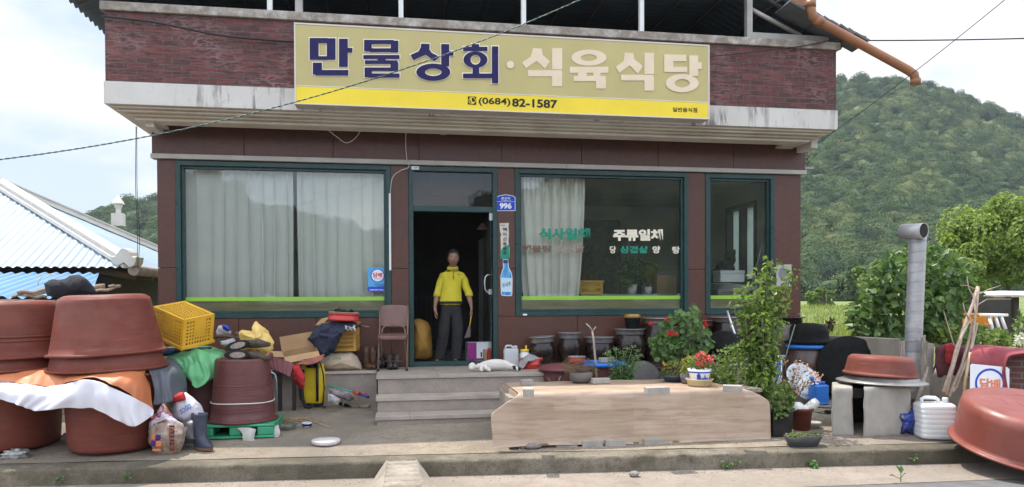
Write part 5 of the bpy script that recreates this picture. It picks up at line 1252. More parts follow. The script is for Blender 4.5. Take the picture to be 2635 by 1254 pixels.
mb=MB()
for k in range(7):
    a=at(888+random.uniform(-2,24),836+random.uniform(0,6),yK-0.32);b=at(890+random.uniform(-2,26),846+random.uniform(0,14),yK-0.35);mb.tube([a,(a+b)/2+np.array([0,-0.03,0.01]),b],0.012,6,flat=0.3)
build(mb,'lace_ribbon',M_CLOTH,loc=at(900,845,yK-0.32),world=True,label='knot of cream lace ribbon on the ochre crate',cat='ribbon')
build(cloth([[(828,820,yK+.1),(850,816,yK+.1)],[(810,838,yK+.02),(830,836,yK+.02)]],8,8,0.004),'card_scrap',M_CARD,loc=at(820,835,yK),world=True,solid=0.005,label='torn piece of card sticking out behind the navy jacket',cat='card')
# boots, black bag and shoes by the chair
M_BOOT=mat('brown_boot',(0.075,0.032,0.018),0.35,0.25,8,0.1,dirt=0.3);M_DKBOOT=mat('grey_boot',(0.055,0.048,0.042),0.5,0.3,9)
def boot(label,px,py,h,m_,rz,group,name='rubber_boot',r=0.055):
    t=thing(name,label,'boot',at(px,py,-0.22),rz,group)
    mb=MB();mb.tube([(0,0,0.03),(0,0,h*0.35),(0.0,0.01,h*0.7),(0,0.015,h)],[r*0.85,r*0.8,r,r*1.12],14,caps=True);mb.ball((0,-0.075,0.045),r*0.85,0.115,0.05);build(mb,'upper',m_,t)
    mb=MB();mb.prism([(r*0.85*math.cos(u),0.12*math.sin(u))for u in np.linspace(0,6.28,22,endpoint=False)],0,0.018,Matrix.Translation((0,-0.06,0))@Matrix.Rotation(R(90),4,'X')@Matrix.Translation((0,-0.018,0)));build(mb,'sole',M_BLACK,t);return t
boot('tall brown rubber boot, left of the pair behind the folding chair',943,950,0.30,M_BOOT,R(20),'brown boots on the plinth');boot('tall brown rubber boot, right of the pair behind the folding chair',960,950,0.30,M_BOOT,R(5),'brown boots on the plinth')
boot('small grey ankle boot under the folding chair, left one',1002,948,0.19,M_DKBOOT,R(8),'grey ankle boots under the chair','ankle_boot',0.042);boot('small grey ankle boot under the folding chair, right one',1020,948,0.19,M_DKBOOT,R(-8),'grey ankle boots under the chair','ankle_boot',0.042)
build(pillow([(966,930),(972,912),(984,908),(992,925),(992,948),(970,950)],-0.2,0.07,amp=0.03,fr=12),'black_bag',mat('black_plastic_bag',(0.012,0.012,0.014),0.25,0.2,9),loc=at(980,950,-.2),world=True,label='small black plastic bag behind the legs of the folding chair',cat='bag')
# folding chair
ch=thing('folding_chair','brown metal folding chair with padded back beside the door','chair',(at(1012,952,-0.42)[0],-0.42,ZL+0.002),R(-4))
M_CHM=mat('brown_chair_metal',(0.17,0.105,0.075),0.45,0.15,8,metal=0.3,dirt=0.3);M_VIN=mat('brown_vinyl',(0.17,0.085,0.072),0.4,0.12,6,0.05,60,dirt=0.3,dirtc=(0.25,0.16,0.14))
w_=0.185
for s_ in(-1,1):
    mb=MB();mb.tube([(s_*w_,0.20,0.86),(s_*w_,0.16,0.60),(s_*w_*1.0,0.05,0.43),(s_*w_,-0.17,0.0)],0.0125,10);build(mb,'front_leg',M_CHM,ch)
    mb=MB();mb.tube([(s_*(w_-0.03),-0.08,0.42),(s_*(w_-0.03),0.22,0.0)],0.011,10);build(mb,'rear_leg',M_CHM,ch)
    mb=MB();mb.lathe([(0,0),(0.018,0),(0.018,0.03),(0,0.03)],10,Matrix.Translation((s_*w_,-0.17,0)));build(mb,'foot_cap',M_BLACK,ch)
mb=MB();bp=[(0.20*math.copysign(abs(math.cos(u))**0.45,math.cos(u)),0.70+0.155*math.copysign(abs(math.sin(u))**0.5,math.sin(u))-0.02*math.cos(u)**2*(1 if math.sin(u)<0 else 0))for u in np.linspace(0,2*math.pi,40,endpoint=False)]
mb.prism(bp,-0.022,0.022,Matrix.Translation((0,0.17,0.01))@Matrix.Rotation(R(-8),4,'X'));build(mb,'backrest',M_VIN,ch,bevel=0.012)
mb=MB();mb.prism([(0.195*math.copysign(abs(math.cos(u))**0.4,math.cos(u)),0.19*math.copysign(abs(math.sin(u))**0.4,math.sin(u)))for u in np.linspace(0,2*math.pi,40,endpoint=False)],-0.025,0.02,Matrix.Translation((0,-0.0,0.445))@Matrix.Rotation(R(94),4,'X'));build(mb,'seat',M_VIN,ch,bevel=0.010)
mb=MB();mb.tube([(-w_+0.03,0.05,0.44),(-w_+0.035,0.10,0.53),(-w_+0.07,0.12,0.575),(0,0.12,0.585),(w_-0.07,0.12,0.575),(w_-0.035,0.10,0.53),(w_-0.03,0.05,0.44)],0.011,10);build(mb,'support_hoop',M_CHM,ch)
mb=MB();mb.tube([(-w_+0.03,0.16,0.10),(w_-0.03,0.16,0.10)],0.009,8);build(mb,'stretcher',M_CHM,ch)
# backpack sprayer
bsp=yback(808,1050,0.09);sp=thing('backpack_sprayer','yellow backpack sprayer with black straps standing in front of the plinth','sprayer',bsp,R(-12));hS=0.50
M_SPY=mat('sprayer_yellow',(0.68,0.50,0.02),0.38,0.08,4,0.02,dirt=0.3,dirtc=(0.4,0.27,0.03))
mb=MB();rows=[]
for z,wx,wy in((0.05,0.125,0.075),(0.07,0.135,0.085),(0.20,0.140,0.09),(0.22,0.134,0.086),(0.24,0.140,0.09),(0.42,0.142,0.09),(0.47,0.135,0.085),(0.50,0.12,0.072),(0.505,0.08,0.05)):
    rows.append([(wx*math.copysign(abs(math.cos(u))**0.5,math.cos(u)),wy*math.copysign(abs(math.sin(u))**0.6,math.sin(u)),z)for u in np.linspace(0,2*math.pi,41)])
mb.grid(rows);mb.box(-0.11,0.11,0.03,0.075,0.48,0.545);mb.box(-0.135,-0.09,-0.06,0.06,0.49,0.53);build(mb,'tank',M_SPY,sp,bevel=0.006)
mb=MB();mb.lathe([(0,0.5),(0.065,0.5),(0.07,0.535),(0.05,0.555),(0,0.56)],24,Matrix.Translation((-0.01,-0.015,0)));build(mb,'cap',M_BLACK,sp)
mb=MB();mb.tube([(0.07,-0.06,0.42),(0.065,-0.075,0.56),(0.06,-0.05,0.62)],[0.016,0.02,0.018],10);mb.tube([(0.075,-0.098,0.08),(0.078,-0.1,0.56)],0.017,10);build(mb,'pump_lever',M_BLACK,sp)
mb=MB();mb.box(-0.10,0.10,-0.06,0.07,0.0,0.055);build(mb,'base',M_BLACK,sp,bevel=0.008)
mb=MB();mb.tube([(-0.11,-0.09,0.48),(-0.115,-0.13,0.3),(-0.10,-0.14,0.12),(-0.06,-0.16,0.02),(0.0,-0.16,0.008),(0.05,-0.12,0.05)],0.024,8,flat=0.25);mb.tube([(-0.14,-0.02,0.48),(-0.17,-0.06,0.3),(-0.15,-0.06,0.1),(-0.1,-0.03,0.03)],0.024,8,flat=0.25);build(mb,'strap',mat('black_strap',(0.025,0.025,0.027),0.8),sp)
mb=MB();mb.tube([(0.07,-0.05,0.60),(0.12,-0.09,0.55),(0.155,-0.10,0.42),(0.165,-0.1,0.25),(0.15,-0.1,0.08),(0.12,-0.1,0.02),(0.19,-0.14,0.012)],0.009,8);build(mb,'hose',M_BLACK,sp)
# loose tools and litter
def yobj(px,py):return yard(px,py)
t=thing('spray_lance','black spray lance with white rings lying right of the sprayer','lance',yobj(870,1040))
mb=MB();A_,B_=yobj(846,1036)+np.array([0,0, .03]),yobj(892,1048)+np.array([0,0, .025]);mb.tube([A_,B_],[0.022,0.02],10);mb.tube([B_,B_+(B_-A_)*0.25],[0.02,0.006],10);build(mb,'grip',M_BLACK,t,world=True)
mb=MB()
for u in(0.25,0.42,0.85):c=A_+(B_-A_)*u;mb.tube([c,c+(B_-A_)*0.05],0.0235,10)
build(mb,'ring',M_WHT,t,world=True)
t=thing('black_pump_head','black pump fitting lying left of the sprayer','pump',yobj(772,1040));b=yobj(772,1040)
mb=MB();mb.ball(b+np.array([0,0,0.045]),0.075,0.055,0.045,lump=0.4,lf=4);mb.tube([b+np.array([-0.05,0,0.05]),b+np.array([-0.13,-0.02,0.055])],[0.025,0.02],8);build(mb,'body',M_BLACK,t,world=True)
mb=MB();mb.tube([b+np.array([-0.128,-0.02,0.055]),b+np.array([-0.15,-0.025,0.055])],0.018,8);build(mb,'knob',MATS['red_plastic'],t,world=True)
t=thing('garden_shears','long handled garden tool with green shaft and red and blue grips by the plinth','garden tool',yobj(900,1010))
q0,q1,q2,q3=at(840,992,-0.75),at(910,1009,-0.85),at(925,1014,-0.9),at(948,1022,-0.98)
mb=MB();mb.tube([q0,q1],0.011,8);build(mb,'green_shaft',mat('green_shaft',(0.03,0.32,0.2),0.4),t,world=True)
mb=MB();mb.tube([q1,q2],[0.02,0.028],8);mb.tube([q2,at(942,1013,-0.95)],0.012,8);build(mb,'red_grip',MATS['red_plastic'],t,world=True)
mb=MB();mb.tube([q2,q3],[0.018,0.02],8);build(mb,'blue_grip',mat('navy_grip',(0.02,0.035,0.16),0.5),t,world=True)
t=thing('clear_plastic_pack','clear plastic wrapped pack lying against the plinth under the garden tool','pack',at(880,1020,-0.75))
build(pillow([(845,1000),(870,1000),(912,1012),(915,1025),(900,1033),(850,1018)],-0.72,0.07,amp=0.012),'pack',mat('shiny_wrap',(0.30,0.25,0.25),0.2,0.4,14),t,world=True)
build(pillow([(843,1015),(860,1018),(875,1030),(868,1042),(846,1036)],-0.95,0.06,amp=0.02),'plastic_bag',M_PLAS,loc=at(860,1040,-.95),world=True,label='white plastic scrap between the sprayer and the spray lance',cat='bag')
mb=MB();b=yobj(955,1050)
mb.tube([b+np.array([-0.02,-0.02,0.02]),b+np.array([-0.14,0.05,0.02]),at(905,1012,-0.9)],[0.028,0.022,0.012],8);build(mb,'cut_root',M_STICK,loc=b,world=True,label='gnarled grey root end lying beside the steps',cat='root')
# straw, bowl, glass dish, stone disc
mb=MB();b=yobj(750,1085)
for k in range(46):
    a=b+np.array([random.uniform(-0.18,0.1),random.uniform(-0.1,0.14),0.008+random.random()*0.02]);an=random.gauss(-0.25,0.5);l=random.uniform(0.08,0.2);mb.tube([a,a+np.array([l*math.cos(an),l*math.sin(an),random.uniform(-0.005,0.02)])],0.003,4)
mb.tube([yobj(775,1078)+np.array([0,0, .012]),yobj(852,1102)+np.array([0,0, .01])],0.005,5)
build(mb,'straw_litter',mat('straw',(0.40,0.29,0.15),0.85),loc=b,world=True,label='scattered dry straw between the pallet and the bowl',cat='straw',kind='stuff')
t=thing('rice_bowl','small blue and white rice bowl on the yard floor','bowl',yobj(790,1100))
mb=MB();mb.lathe([(0.0,0.0),(0.028,0.0),(0.030,0.006),(0.052,0.025),(0.058,0.055),(0.055,0.055),(0.048,0.025),(0.0,0.01)],28);build(mb,'bowl',mat('white_porcelain',(0.72,0.72,0.72),0.2,0.04,4,0,dirt=0.15),t)
mb=MB();mb.lathe([(0.0465,0.018),(0.0545,0.028),(0.0585,0.047)],28);build(mb,'blue_band',M_NAVY,t)
mb=MB();mb.lathe([(0.0,0.0),(0.075,0.0),(0.10,0.035),(0.105,0.05),(0.098,0.05),(0.075,0.012),(0.0,0.008)],28,wob=0.03);build(mb,'glass_dish',glass_mat('dish_glass',(0.75,0.78,0.76),1.0,0.05,0.25),loc=yobj(740,1104),label='clear ribbed glass dish on the yard floor by the pallet',cat='dish')
mb=MB();mb.lathe([(0.0,0.0),(0.135,0.0),(0.145,0.012),(0.147,0.036),(0.14,0.045),(0.0,0.045)],36,wob=0.012);build(mb,'stone_disc',mat('pale_stone',(0.58,0.53,0.50),0.7,0.1,9,0.3,40,dirt=0.3),loc=yobj(839,1142),rot=(0,0,0.3),label='flat round white stone lying alone on the yard floor',cat='stone')
# bags and boot at the kerb
bb=yobj(425,1175);yQ=bb[1]+0.16
t=thing('feed_bag','tan and purple printed feed bag stuffed full at the kerb beside the tub','bag',bb)
mb=pillow([(380,1108),(392,1092),(408,1086),(430,1078),(455,1082),(472,1092),(479,1108),(474,1140),(462,1165),(440,1178),(415,1176),(396,1162),(385,1138)],yQ,0.15,n=60,amp=0.02,fr=9,seed=41)
m,nt,p=new_mat('printed_bag');v=coords(nt,rnd=False);n=noise_n(nt,v,7,3);n2=noise_n(nt,v,16,5)
col=ramp(nt,n2,[(0.35,(0.20,0.14,0.11)),(0.6,(0.38,0.29,0.23))]);nt.links.new(col,p.inputs['Base Color']);p.inputs['Roughness'].default_value=0.35;nt.links.new(bump(nt,n2,0.4,0.02),p.inputs['Normal'])
build(mb,'bag',m,t,world=True)
yFq=yQ-0.158
M_PURP=plain('purple_print',(0.07,0.015,0.13),0.35);M_ORP=plain('orange_print',(0.58,0.18,0.07),0.35)
def patch(x0,y0,x1,y1,m_,name,d=0.0):build(cloth([[(x0,y0,yFq+d),(x1,y0,yFq+d)],[(x0,y1,yFq+d),(x1,y1,yFq+d)]],5,5,0.003),name,m_,t,world=True,solid=0.002)
for(x0,y0,x1,y1,m_)in((389,1117,399,1133,M_ORP),(401,1119,416,1134,M_PURP),(389,1134,400,1149,M_PURP),(401,1136,416,1151,M_ORP),(392,1156,414,1162,M_ORP)):patch(x0,y0,x1,y1,m_,'printed_square',0.02)
patch(435,1093,449,1160,mat('rust_band',(0.24,0.07,0.045),0.4,0.4,25),'printed_band',0.0)
build(text_quad('2117-1',(449,1148),(449,1096),(437,1096),(437,1148),yFq-0.006,0.02),'lettering',M_BLK,t,world=True,fix=False)
mb=pillow([(385,1100),(395,1070),(408,1058),(418,1040),(432,1050),(446,1072),(470,1092),(455,1102),(430,1090),(405,1092)],yQ+0.02,0.11,n=60,amp=0.03,fr=11,seed=42)
m,nt,p=new_mat('glossy_bag_top');n2=noise_n(nt,coords(nt),9,2,0.4);nt.links.new(ramp(nt,n2,[(0.40,(0.52,0.46,0.52)),(0.52,(0.58,0.50,0.55)),(0.56,(0.10,0.03,0.16)),(0.62,(0.55,0.2,0.09)),(0.68,(0.55,0.5,0.52))]),p.inputs['Base Color']);p.inputs['Roughness'].default_value=0.25
build(mb,'bag_top',m,t,world=True)
yQ2=bb[1]+0.42
t=thing('white_feed_sack','white woven sack with blue letters slumped behind the feed bag','sack',at(490,1090,yQ2))
mb=pillow([(440,1050),(455,1022),(478,1008),(500,1025),(520,1048),(530,1075),(528,1092),(480,1098),(445,1085)],yQ2,0.15,n=54,amp=0.02,fr=8,seed=44);build(mb,'sack',mat('white_woven',(0.55,0.53,0.57),0.55,0.08,8,0.2,100,dirt=0.3),t,world=True)
build(text_quad('TOGO',(460,1056),(488,1038),(494,1049),(465,1068),yQ2-0.158,0.03),'lettering',plain('blue_print',(0.06,0.16,0.42)),t,world=True,fix=False)
build(pillow([(440,1028),(462,1012),(474,1010),(480,1030),(455,1035)],yQ2-0.1,0.05,amp=0.015),'red_rag',MATS['red_cloth'],loc=at(460,1030,yQ2-.1),world=True,label='scrap of red cloth showing under the grey tarpaulin corner',cat='cloth')
build(pillow([(455,1100),(475,1080),(505,1075),(512,1110),(508,1140),(478,1145),(460,1125)],bb[1]+0.28,0.12,amp=0.025,fr=10,seed=47),'grey_bag',mat('grey_film_bag',(0.12,0.12,0.13),0.3,0.3,10,trans=0.1),loc=at(485,1145,bb[1]+.28),world=True,label='dull grey plastic bag between the feed bag and the navy boot',cat='bag')
t=thing('navy_boot','worn navy rubber boot standing beside the feed bag at the kerb','boot',yobj(515,1156),R(52))
hB=0.36;mb=MB()
rows=[]
for z,wx,y0,y1 in((0.03,0.055,-0.17,0.07),(0.06,0.056,-0.16,0.07),(0.10,0.055,-0.11,0.068),(0.14,0.056,-0.075,0.068),(0.24,0.062,-0.07,0.08),(hB,0.072,-0.08,0.09)):
    rows.append([(wx*math.cos(u),(y0+y1)/2+(y1-y0)/2*math.sin(u),z)for u in np.linspace(0,2*math.pi,29)])
mb.grid([list(map(tuple,r))for r in smooth_rows(rows,29,24)]);build(mb,'shaft',mat('navy_rubber',(0.028,0.034,0.06),0.5,0.15,6,dirt=0.5,dirtc=(0.12,0.11,0.11)),t,solid=0.006)
mb=MB();mb.prism([(0.058*math.cos(u),-0.05+0.125*math.sin(u))for u in np.linspace(0,6.28,26,endpoint=False)],-0.03,0,Matrix.Rotation(R(90),4,'X')@Matrix.Translation((0,0.03,0))@Matrix.Scale(-1,4,(0,0,1)));build(mb,'sole',mat('gum_sole',(0.14,0.07,0.035),0.6),t)
# stones and trash in the gap between the tubs
mb=MB();b=yobj(178,1138);mb.ball((0,0,0.05),0.07,0.06,0.055,lump=0.5,seed=2);build(mb,'stone',mat('brown_stone',(0.20,0.14,0.11),0.85,0.2,9,0.4),loc=b,label='brown stone lying in the gap between the two big tubs',cat='stone')
t0=yobj(42,1178)
mb=MB();mb.ball((0,0,0.035),0.13,0.07,0.045,lump=0.9,lf=5,seed=6);build(mb,'crumpled_wrapper',mat('silver_wrapper',(0.35,0.34,0.32),0.35,0.6,30,dirt=0.5),loc=t0,label='crumpled silver wrapper at the foot of the left tub',cat='wrapper')

# ================================================================== THINGS IN THE YARD, RIGHT
# white jerrycan, jar and red pot on the landing
def jerry(name,label,loc,w,d,h,m_,cap_m,rz=0.0,level=None,ribs=False):
    t=thing(name,label,'jerrycan',loc,rz);mb=MB();rows=[]
    zz=[0,0.012,0.03]+([h*(0.1+0.12*k+dz)for k in range(6)for dz in(0,0.02,0.035,0.055)]if ribs else[h*0.3,h*0.6])+[h*0.8,h*0.84,h*0.87]
    for i,z in enumerate(zz):
        s_=0.90 if i==0 else(0.97 if i==1 else 1.0)
        if ribs and 3<=i<3+24:s_=1.0-(0.018 if(i-3)%4 in(1,2)else 0)
        if z>h*0.82:s_=0.95 if z<h*0.86 else 0.85
        rows.append([(w/2*s_*math.copysign(abs(math.cos(u))**0.35,math.cos(u)),d/2*s_*math.copysign(abs(math.sin(u))**0.35,math.sin(u)),z)for u in np.linspace(0,2*math.pi,49)])
    mb.grid(rows);n=len(mb.v);mb.f.append(tuple(range(n-49,n-1)));mb.m.append(0);mb.s.append(False);mb.f.append(tuple(range(0,48)));mb.m.append(0);mb.s.append(False)
    build(mb,'body',m_,t)
    mb=MB();mb.tube([(-w*0.36,0,h*0.84),(-w*0.36,0,h*0.97),(-w*0.28,0,h*1.0),(w*0.02,0,h*0.99),(w*0.10,0,h*0.94),(w*0.12,0,h*0.85)],0.014 if w<0.3 else 0.02,10);build(mb,'handle',m_,t)
    mb=MB();mb.lathe([(0,h*0.85),(0.03,h*0.85),(0.03,h*0.97),(0.026,h*1.0),(0,h*1.0)],18,Matrix.Translation((w*0.30,0,0)));build(mb,'cap',cap_m,t)
    return t
M_HDPE=mat('milky_plastic',(0.62,0.63,0.64),0.35,0.06,4,0.02,trans=0.25,dirt=0.1,dirtc=(0.45,0.43,0.38))
pJ=np.array([at(1315,938,-0.28)[0],-0.28,ZL+0.002])
jerry('jerrycan','small translucent white jerrycan at the right door pier',pJ,0.20,0.13,0.29,M_HDPE,M_HDPE)
t=thing('plastic_jar','white plastic jar with a yellow lid beside the small jerrycan','jar',(at(1350,930,-0.25)[0],-0.25,ZL+0.002))
mb=MB();mb.lathe([(0,0),(0.07,0),(0.075,0.02),(0.075,0.17),(0.06,0.19),(0.06,0.20),(0,0.20)],28);build(mb,'body',M_WHITE,t)
mb=MB();mb.lathe([(0,0.201),(0.062,0.201),(0.062,0.235),(0,0.238)],28);mb.box(0.01,0.03,-0.01,0.01,0.238,0.29);build(mb,'lid',mat('lemon_lid',(0.70,0.50,0.04),0.35),t)
t=thing('red_pot','red lidded pot with a grey cloth over it on the landing','pot',(at(1364,945,-0.55)[0],-0.55,ZL+0.002))
mb=MB();mb.lathe([(0,0),(0.125,0),(0.135,0.02),(0.135,0.045),(0.145,0.05),(0.145,0.06),(0.135,0.065),(0.138,0.12),(0.13,0.135),(0,0.14)],36);mb.tube([(0.135,0,0.09),(0.165,0,0.11),(0.165,0,0.14),(0.14,0,0.13)],0.009,8);build(mb,'body',MATS['red_plastic'],t)
yy=-0.70
build(cloth([[(1338,928,yy+.12),(1356,916,yy+.12),(1374,914,yy+.15),(1388,922,yy+.15)],[(1336,938,yy+.03),(1352,926,yy-.0),(1372,924,yy+.0),(1392,926,yy+.1)],[(1338,950,yy),(1347,946,yy-0.02),(1356,932,yy-0.03),(1364,928,yy)]],24,20,0.016,12,3),'cloth',mat('grey_rag',(0.30,0.28,0.28),0.85,0.12,10,0.3),t,world=True,solid=0.006)
# glazed jars on the plinth
GJ='glazed jars along the right plinth'
def jar(label,px,pytop,pybot,rpx,Y,lid=M_LID,zb=ZL,neck=0.80,tilt=0,group=GJ,m_=None,lidw=1.0,lidh=0.05):
    k=1/ppm(at(px,900,Y));x=at(px,900,Y)[0];zt=at(px,pytop,Y)[2];r=rpx*k;h=zt-zb
    t=thing('earthen_jar',label,'jar',(x,Y,zb+0.003),group=group)
    rb=r*0.66;P=[(0,0),(rb,0),(rb*1.06,0.015)]
    for i in range(1,15):
        u=i/14;P.append((rb+(r-rb)*math.sin(min(1,u/0.62)*math.pi/2)-(r*(1-neck))*max(0,(u-0.62)/0.38)**2,0.015+(h-0.075)*u))
    P+=[(r*neck,h-0.055),(r*neck*1.07,h-0.045),(r*neck*1.07,h-0.02),(r*neck*0.98,h-0.012),(0,h-0.02)]
    mb=MB();mb.lathe(P,44,wob=0.006)
    for z in(0.52,0.60):rr=r*0.985;mb.lathe([(rr-.004,h*z-.006),(rr+.006,h*z),(rr-.004,h*z+.006)],44,wob=0.006)
    build(mb,'body',m_ or M_JAR,t)
    if lid:
        mb=MB();rl=r*neck*1.16*lidw;M=Matrix.Translation((0,0,h-0.035))@Matrix.Rotation(R(tilt),4,'Y')
        mb.lathe([(rl*0.93,-0.02),(rl*0.95,0.0),(rl*0.96,lidh),(rl*1.05,lidh+0.004),(rl*1.06,lidh+0.014),(rl*0.98,lidh+0.016),(rl*0.9,lidh+0.006),(0,lidh+0.012)],44,M);build(mb,'lid',lid,t)
    return t
jar('squat dark glazed jar with a tilted metal lid beside the small jerrycan',1395,872,930,34,-0.22,tilt=-4)
jar('narrow tall dark jar with a flat metal lid behind the enamel pot',1466,862,930,31,-0.22)
jar('dark jar with a wide metal lid behind the forked stick, third in the row',1542,873,930,36,-0.22,neck=0.88)
j4=jar('bulging dark jar that carries the black flower pot',1621,852,930,41,-0.24,neck=0.80)
jar('tall dark jar with a ribbed lid behind the red geranium',1700,824,930,48,-0.26,neck=0.80)
jar('dark jar with a brown lid between the geranium and the tall shrub',1790,830,930,45,-0.28,lid=mat('brown_lid',(0.10,0.06,0.05),0.5),neck=0.82)
jar('broad dark jar directly behind the slanted grey rod',1880,820,930,52,-0.30,neck=0.84,lidh=0.04)
jar('large grey brown jar with a wide lid at the right end of the shop front',1998,822,945,66,-0.34,lid=M_JAR,neck=0.86,m_=mat('grey_glazed_jar',(0.10,0.075,0.065),0.3,0.25,5,0.1,30,dirt=0.4,stretch=(1,1,4)))
# black glazed flower pot with yellow drips on the fourth jar
pt=at(1627,846,-0.24);jz=at(1621,848,-0.24)[2]+0.0
t=thing('flower_pot','black glazed flower pot with a mustard drip rim standing on the bulging jar','flower pot',(pt[0],-0.24,at(1621,852,-0.24)[2]-0.035+0.07))
mb=MB();mb.lathe([(0,0),(0.085,0),(0.088,0.01),(0.11,0.14),(0.12,0.20),(0.105,0.20),(0.09,0.05),(0,0.04)],32);build(mb,'pot',M_IRON,t)
mb=MB();mb.lathe([(0.1135,0.150),(0.118,0.17),(0.1215,0.202),(0.104,0.204),(0.100,0.17)],32,wob=0.02);build(mb,'glaze_drip',mat('mustard_glaze',(0.40,0.23,0.06),0.25),t)
# tubs in front of the jars
pG=np.array([at(1452,930,-1.05)[0],-1.05,0]);pG[2]=yard_z(*pG[:2])
t=thing('covered_tub','maroon rubber tub with a matching lid in front of the jars','tub',pG);hT=at(1452,946,-1.05)[2]-pG[2]
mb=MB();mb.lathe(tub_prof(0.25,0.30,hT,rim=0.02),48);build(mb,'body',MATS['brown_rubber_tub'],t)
mb=MB();mb.lathe([(0.335,hT-0.03),(0.34,hT+0.004),(0.30,hT+0.012),(0.29,hT+0.03),(0.20,hT+0.034),(0.19,hT+0.046),(0,hT+0.05)],48);build(mb,'lid',MATS['maroon_plastic'],t)
t=thing('enamel_pot','red enamel pot with a steel rim on the maroon tub lid','pot',(at(1484,925,-1.05)[0],-1.05,at(1470,934,-1.05)[2]))
mb=MB();mb.lathe([(0,0),(0.095,0),(0.10,0.02),(0.11,0.075),(0.10,0.07),(0.09,0.015),(0,0.012)],36);build(mb,'body',MATS['red_plastic'],t)
mb=MB();mb.lathe([(0.105,0.075),(0.118,0.077),(0.118,0.083),(0.10,0.083)],36);build(mb,'rim',M_ALU,t)
pH=np.array([at(1548,940,-0.95)[0],-0.95,0]);pH[2]=yard_z(*pH[:2]);hT=at(1548,935,-0.95)[2]-pH[2]
t=thing('covered_tub','brown tub with a bright blue lid behind the sedum plants','tub',pH)
mb=MB();mb.lathe(tub_prof(0.26,0.31,hT,rim=0.02),48);build(mb,'body',M_TUBD,t)
mb=MB();mb.lathe([(0.30,hT-0.03),(0.33,hT-0.03),(0.34,hT-0.005),(0.335,hT+0.015),(0.30,hT+0.02),(0.28,hT+0.008),(0,hT+0.012)],48);build(mb,'lid',M_BLUE,t)
M_BRK=mat('grey_paving_brick',(0.34,0.31,0.27),0.9,0.15,9,0.5,70,dirt=0.5,dirtc=(0.2,0.18,0.15))
def brick(label,loc,rz,L=0.20,W=0.10,H=0.06,group='grey bricks used as weights',name='paving_brick'):
    mb=MB();mb.box(-L/2,L/2,-W/2,W/2,0,H);return build(mb,name,M_BRK,loc=loc,rot=(0,0,rz),bevel=0.005,label=label,cat='brick',group=group)
brick('grey brick lying on the blue lid',(at(1562,928,-0.98)[0],-0.98,pH[2]+hT+0.014),R(8))
# forked stick standing in the tub row
mb=MB();y0=-1.22
mb.tube([at(1536,985,y0),at(1533,940,y0),at(1528,880,y0),at(1524,852,y0)],[0.017,0.015,0.013,0.013],8);mb.tube([at(1524,852,y0),at(1516,840,y0),at(1508,833,y0)],[0.012,0.010,0.008],8);mb.tube([at(1524,852,y0),at(1530,846,y0),at(1533,841,y0)],[0.010,0.008,0.007],8)
build(mb,'forked_stick',mat('bleached_stick',(0.42,0.33,0.27),0.8,0.15,20,0.3),loc=at(1536,985,y0),world=True,label='pale forked stick standing upright in front of the jars',cat='stick')
# slate lid leaning, earthen lid
t=at(1660,960,-1.0)
mb=MB();mb.lathe([(0,0),(0.16,0.0),(0.20,-0.012),(0.205,-0.03),(0.195,-0.035),(0,-0.03)],44,Matrix.Rotation(R(52),4,'X'));build(mb,'slate_disc',mat('slate_lid',(0.10,0.09,0.085),0.6,0.2,6,0.2),loc=at(1660,960,-1.05),label='dark grey round lid leaning beside the sedum plants',cat='lid')
mb=MB();mb.lathe([(0.24,0),(0.245,0.012),(0.2,0.04),(0.1,0.07),(0.04,0.085),(0.035,0.11),(0.02,0.12),(0,0.12)],40);build(mb,'clay_cover',M_JAR,loc=at(1690,948,-0.75),label='glazed domed jar lid lying under the geranium',cat='lid')
mb=MB();mb.box(at(1690,948,-0.75)[0]-0.2,at(1690,948,-0.75)[0]+0.2,-0.9,-0.6,0.3,at(1690,948,-0.75)[2]-0.002);mb.box(at(1660,960,-1.05)[0]-0.14,at(1660,960,-1.05)[0]+0.14,-1.12,-0.901,0.3,at(1660,975,-1.05)[2]-0.06);build(mb,'stone_block',M_CONC,loc=(at(1690,948,-0.75)[0],-0.75,0.3),world=True,bevel=0.01,label='rough concrete block under the domed jar lid',cat='block')
# hose by the landing
mb=MB();mb.tube([at(1395,940,-0.9),at(1402,958,-1.1),at(1412,975,-1.2),at(1425,990,-1.25),at(1432,1002,-1.28)],0.014,8);mb.tube([at(1446,960,-1.3),at(1440,975,-1.32),at(1436,992,-1.33)],0.012,8)
build(mb,'garden_hose',mat('green_hose',(0.10,0.16,0.10),0.4),loc=at(1410,970,-1.1),world=True,label='grey green hose dropping off the landing corner behind the table',cat='hose')

# the draped table
TZ=0.74;tb_y0,tb_y1=-2.92,-1.93
txl=at(1310,1005,-2.6)[0];txr=at(1965,1010,-2.7)[0]
t=thing('draped_table','long low table covered by a wood patterned vinyl sheet hanging to the kerb','table',((txl+txr)/2,-2.4,0.16))
m,nt,p=new_mat('wood_vinyl');v=coords(nt,rnd=False)
uv=node(nt,'ShaderNodeAttribute');uv.attribute_name='sheet';uvv=uv.outputs['Vector']
br=node(nt,'ShaderNodeTexBrick');nt.links.new(uvv,br.inputs['Vector']);br.inputs['Scale'].default_value=1;br.inputs['Brick Width'].default_value=0.62;br.inputs['Row Height'].default_value=0.088;br.inputs['Mortar Size'].default_value=0.0012;br.offset=0.37
br.inputs['Color1'].default_value=(0.33,0.235,0.155,1);br.inputs['Color2'].default_value=(0.46,0.345,0.25,1);br.inputs['Mortar'].default_value=(0.31,0.21,0.15,1)
gr1=noise_n(nt,uvv,2.4,9,0.68,(0.9,11,1));gr2=noise_n(nt,uvv,2.0,3,0.5,(0.8,3.2,1))
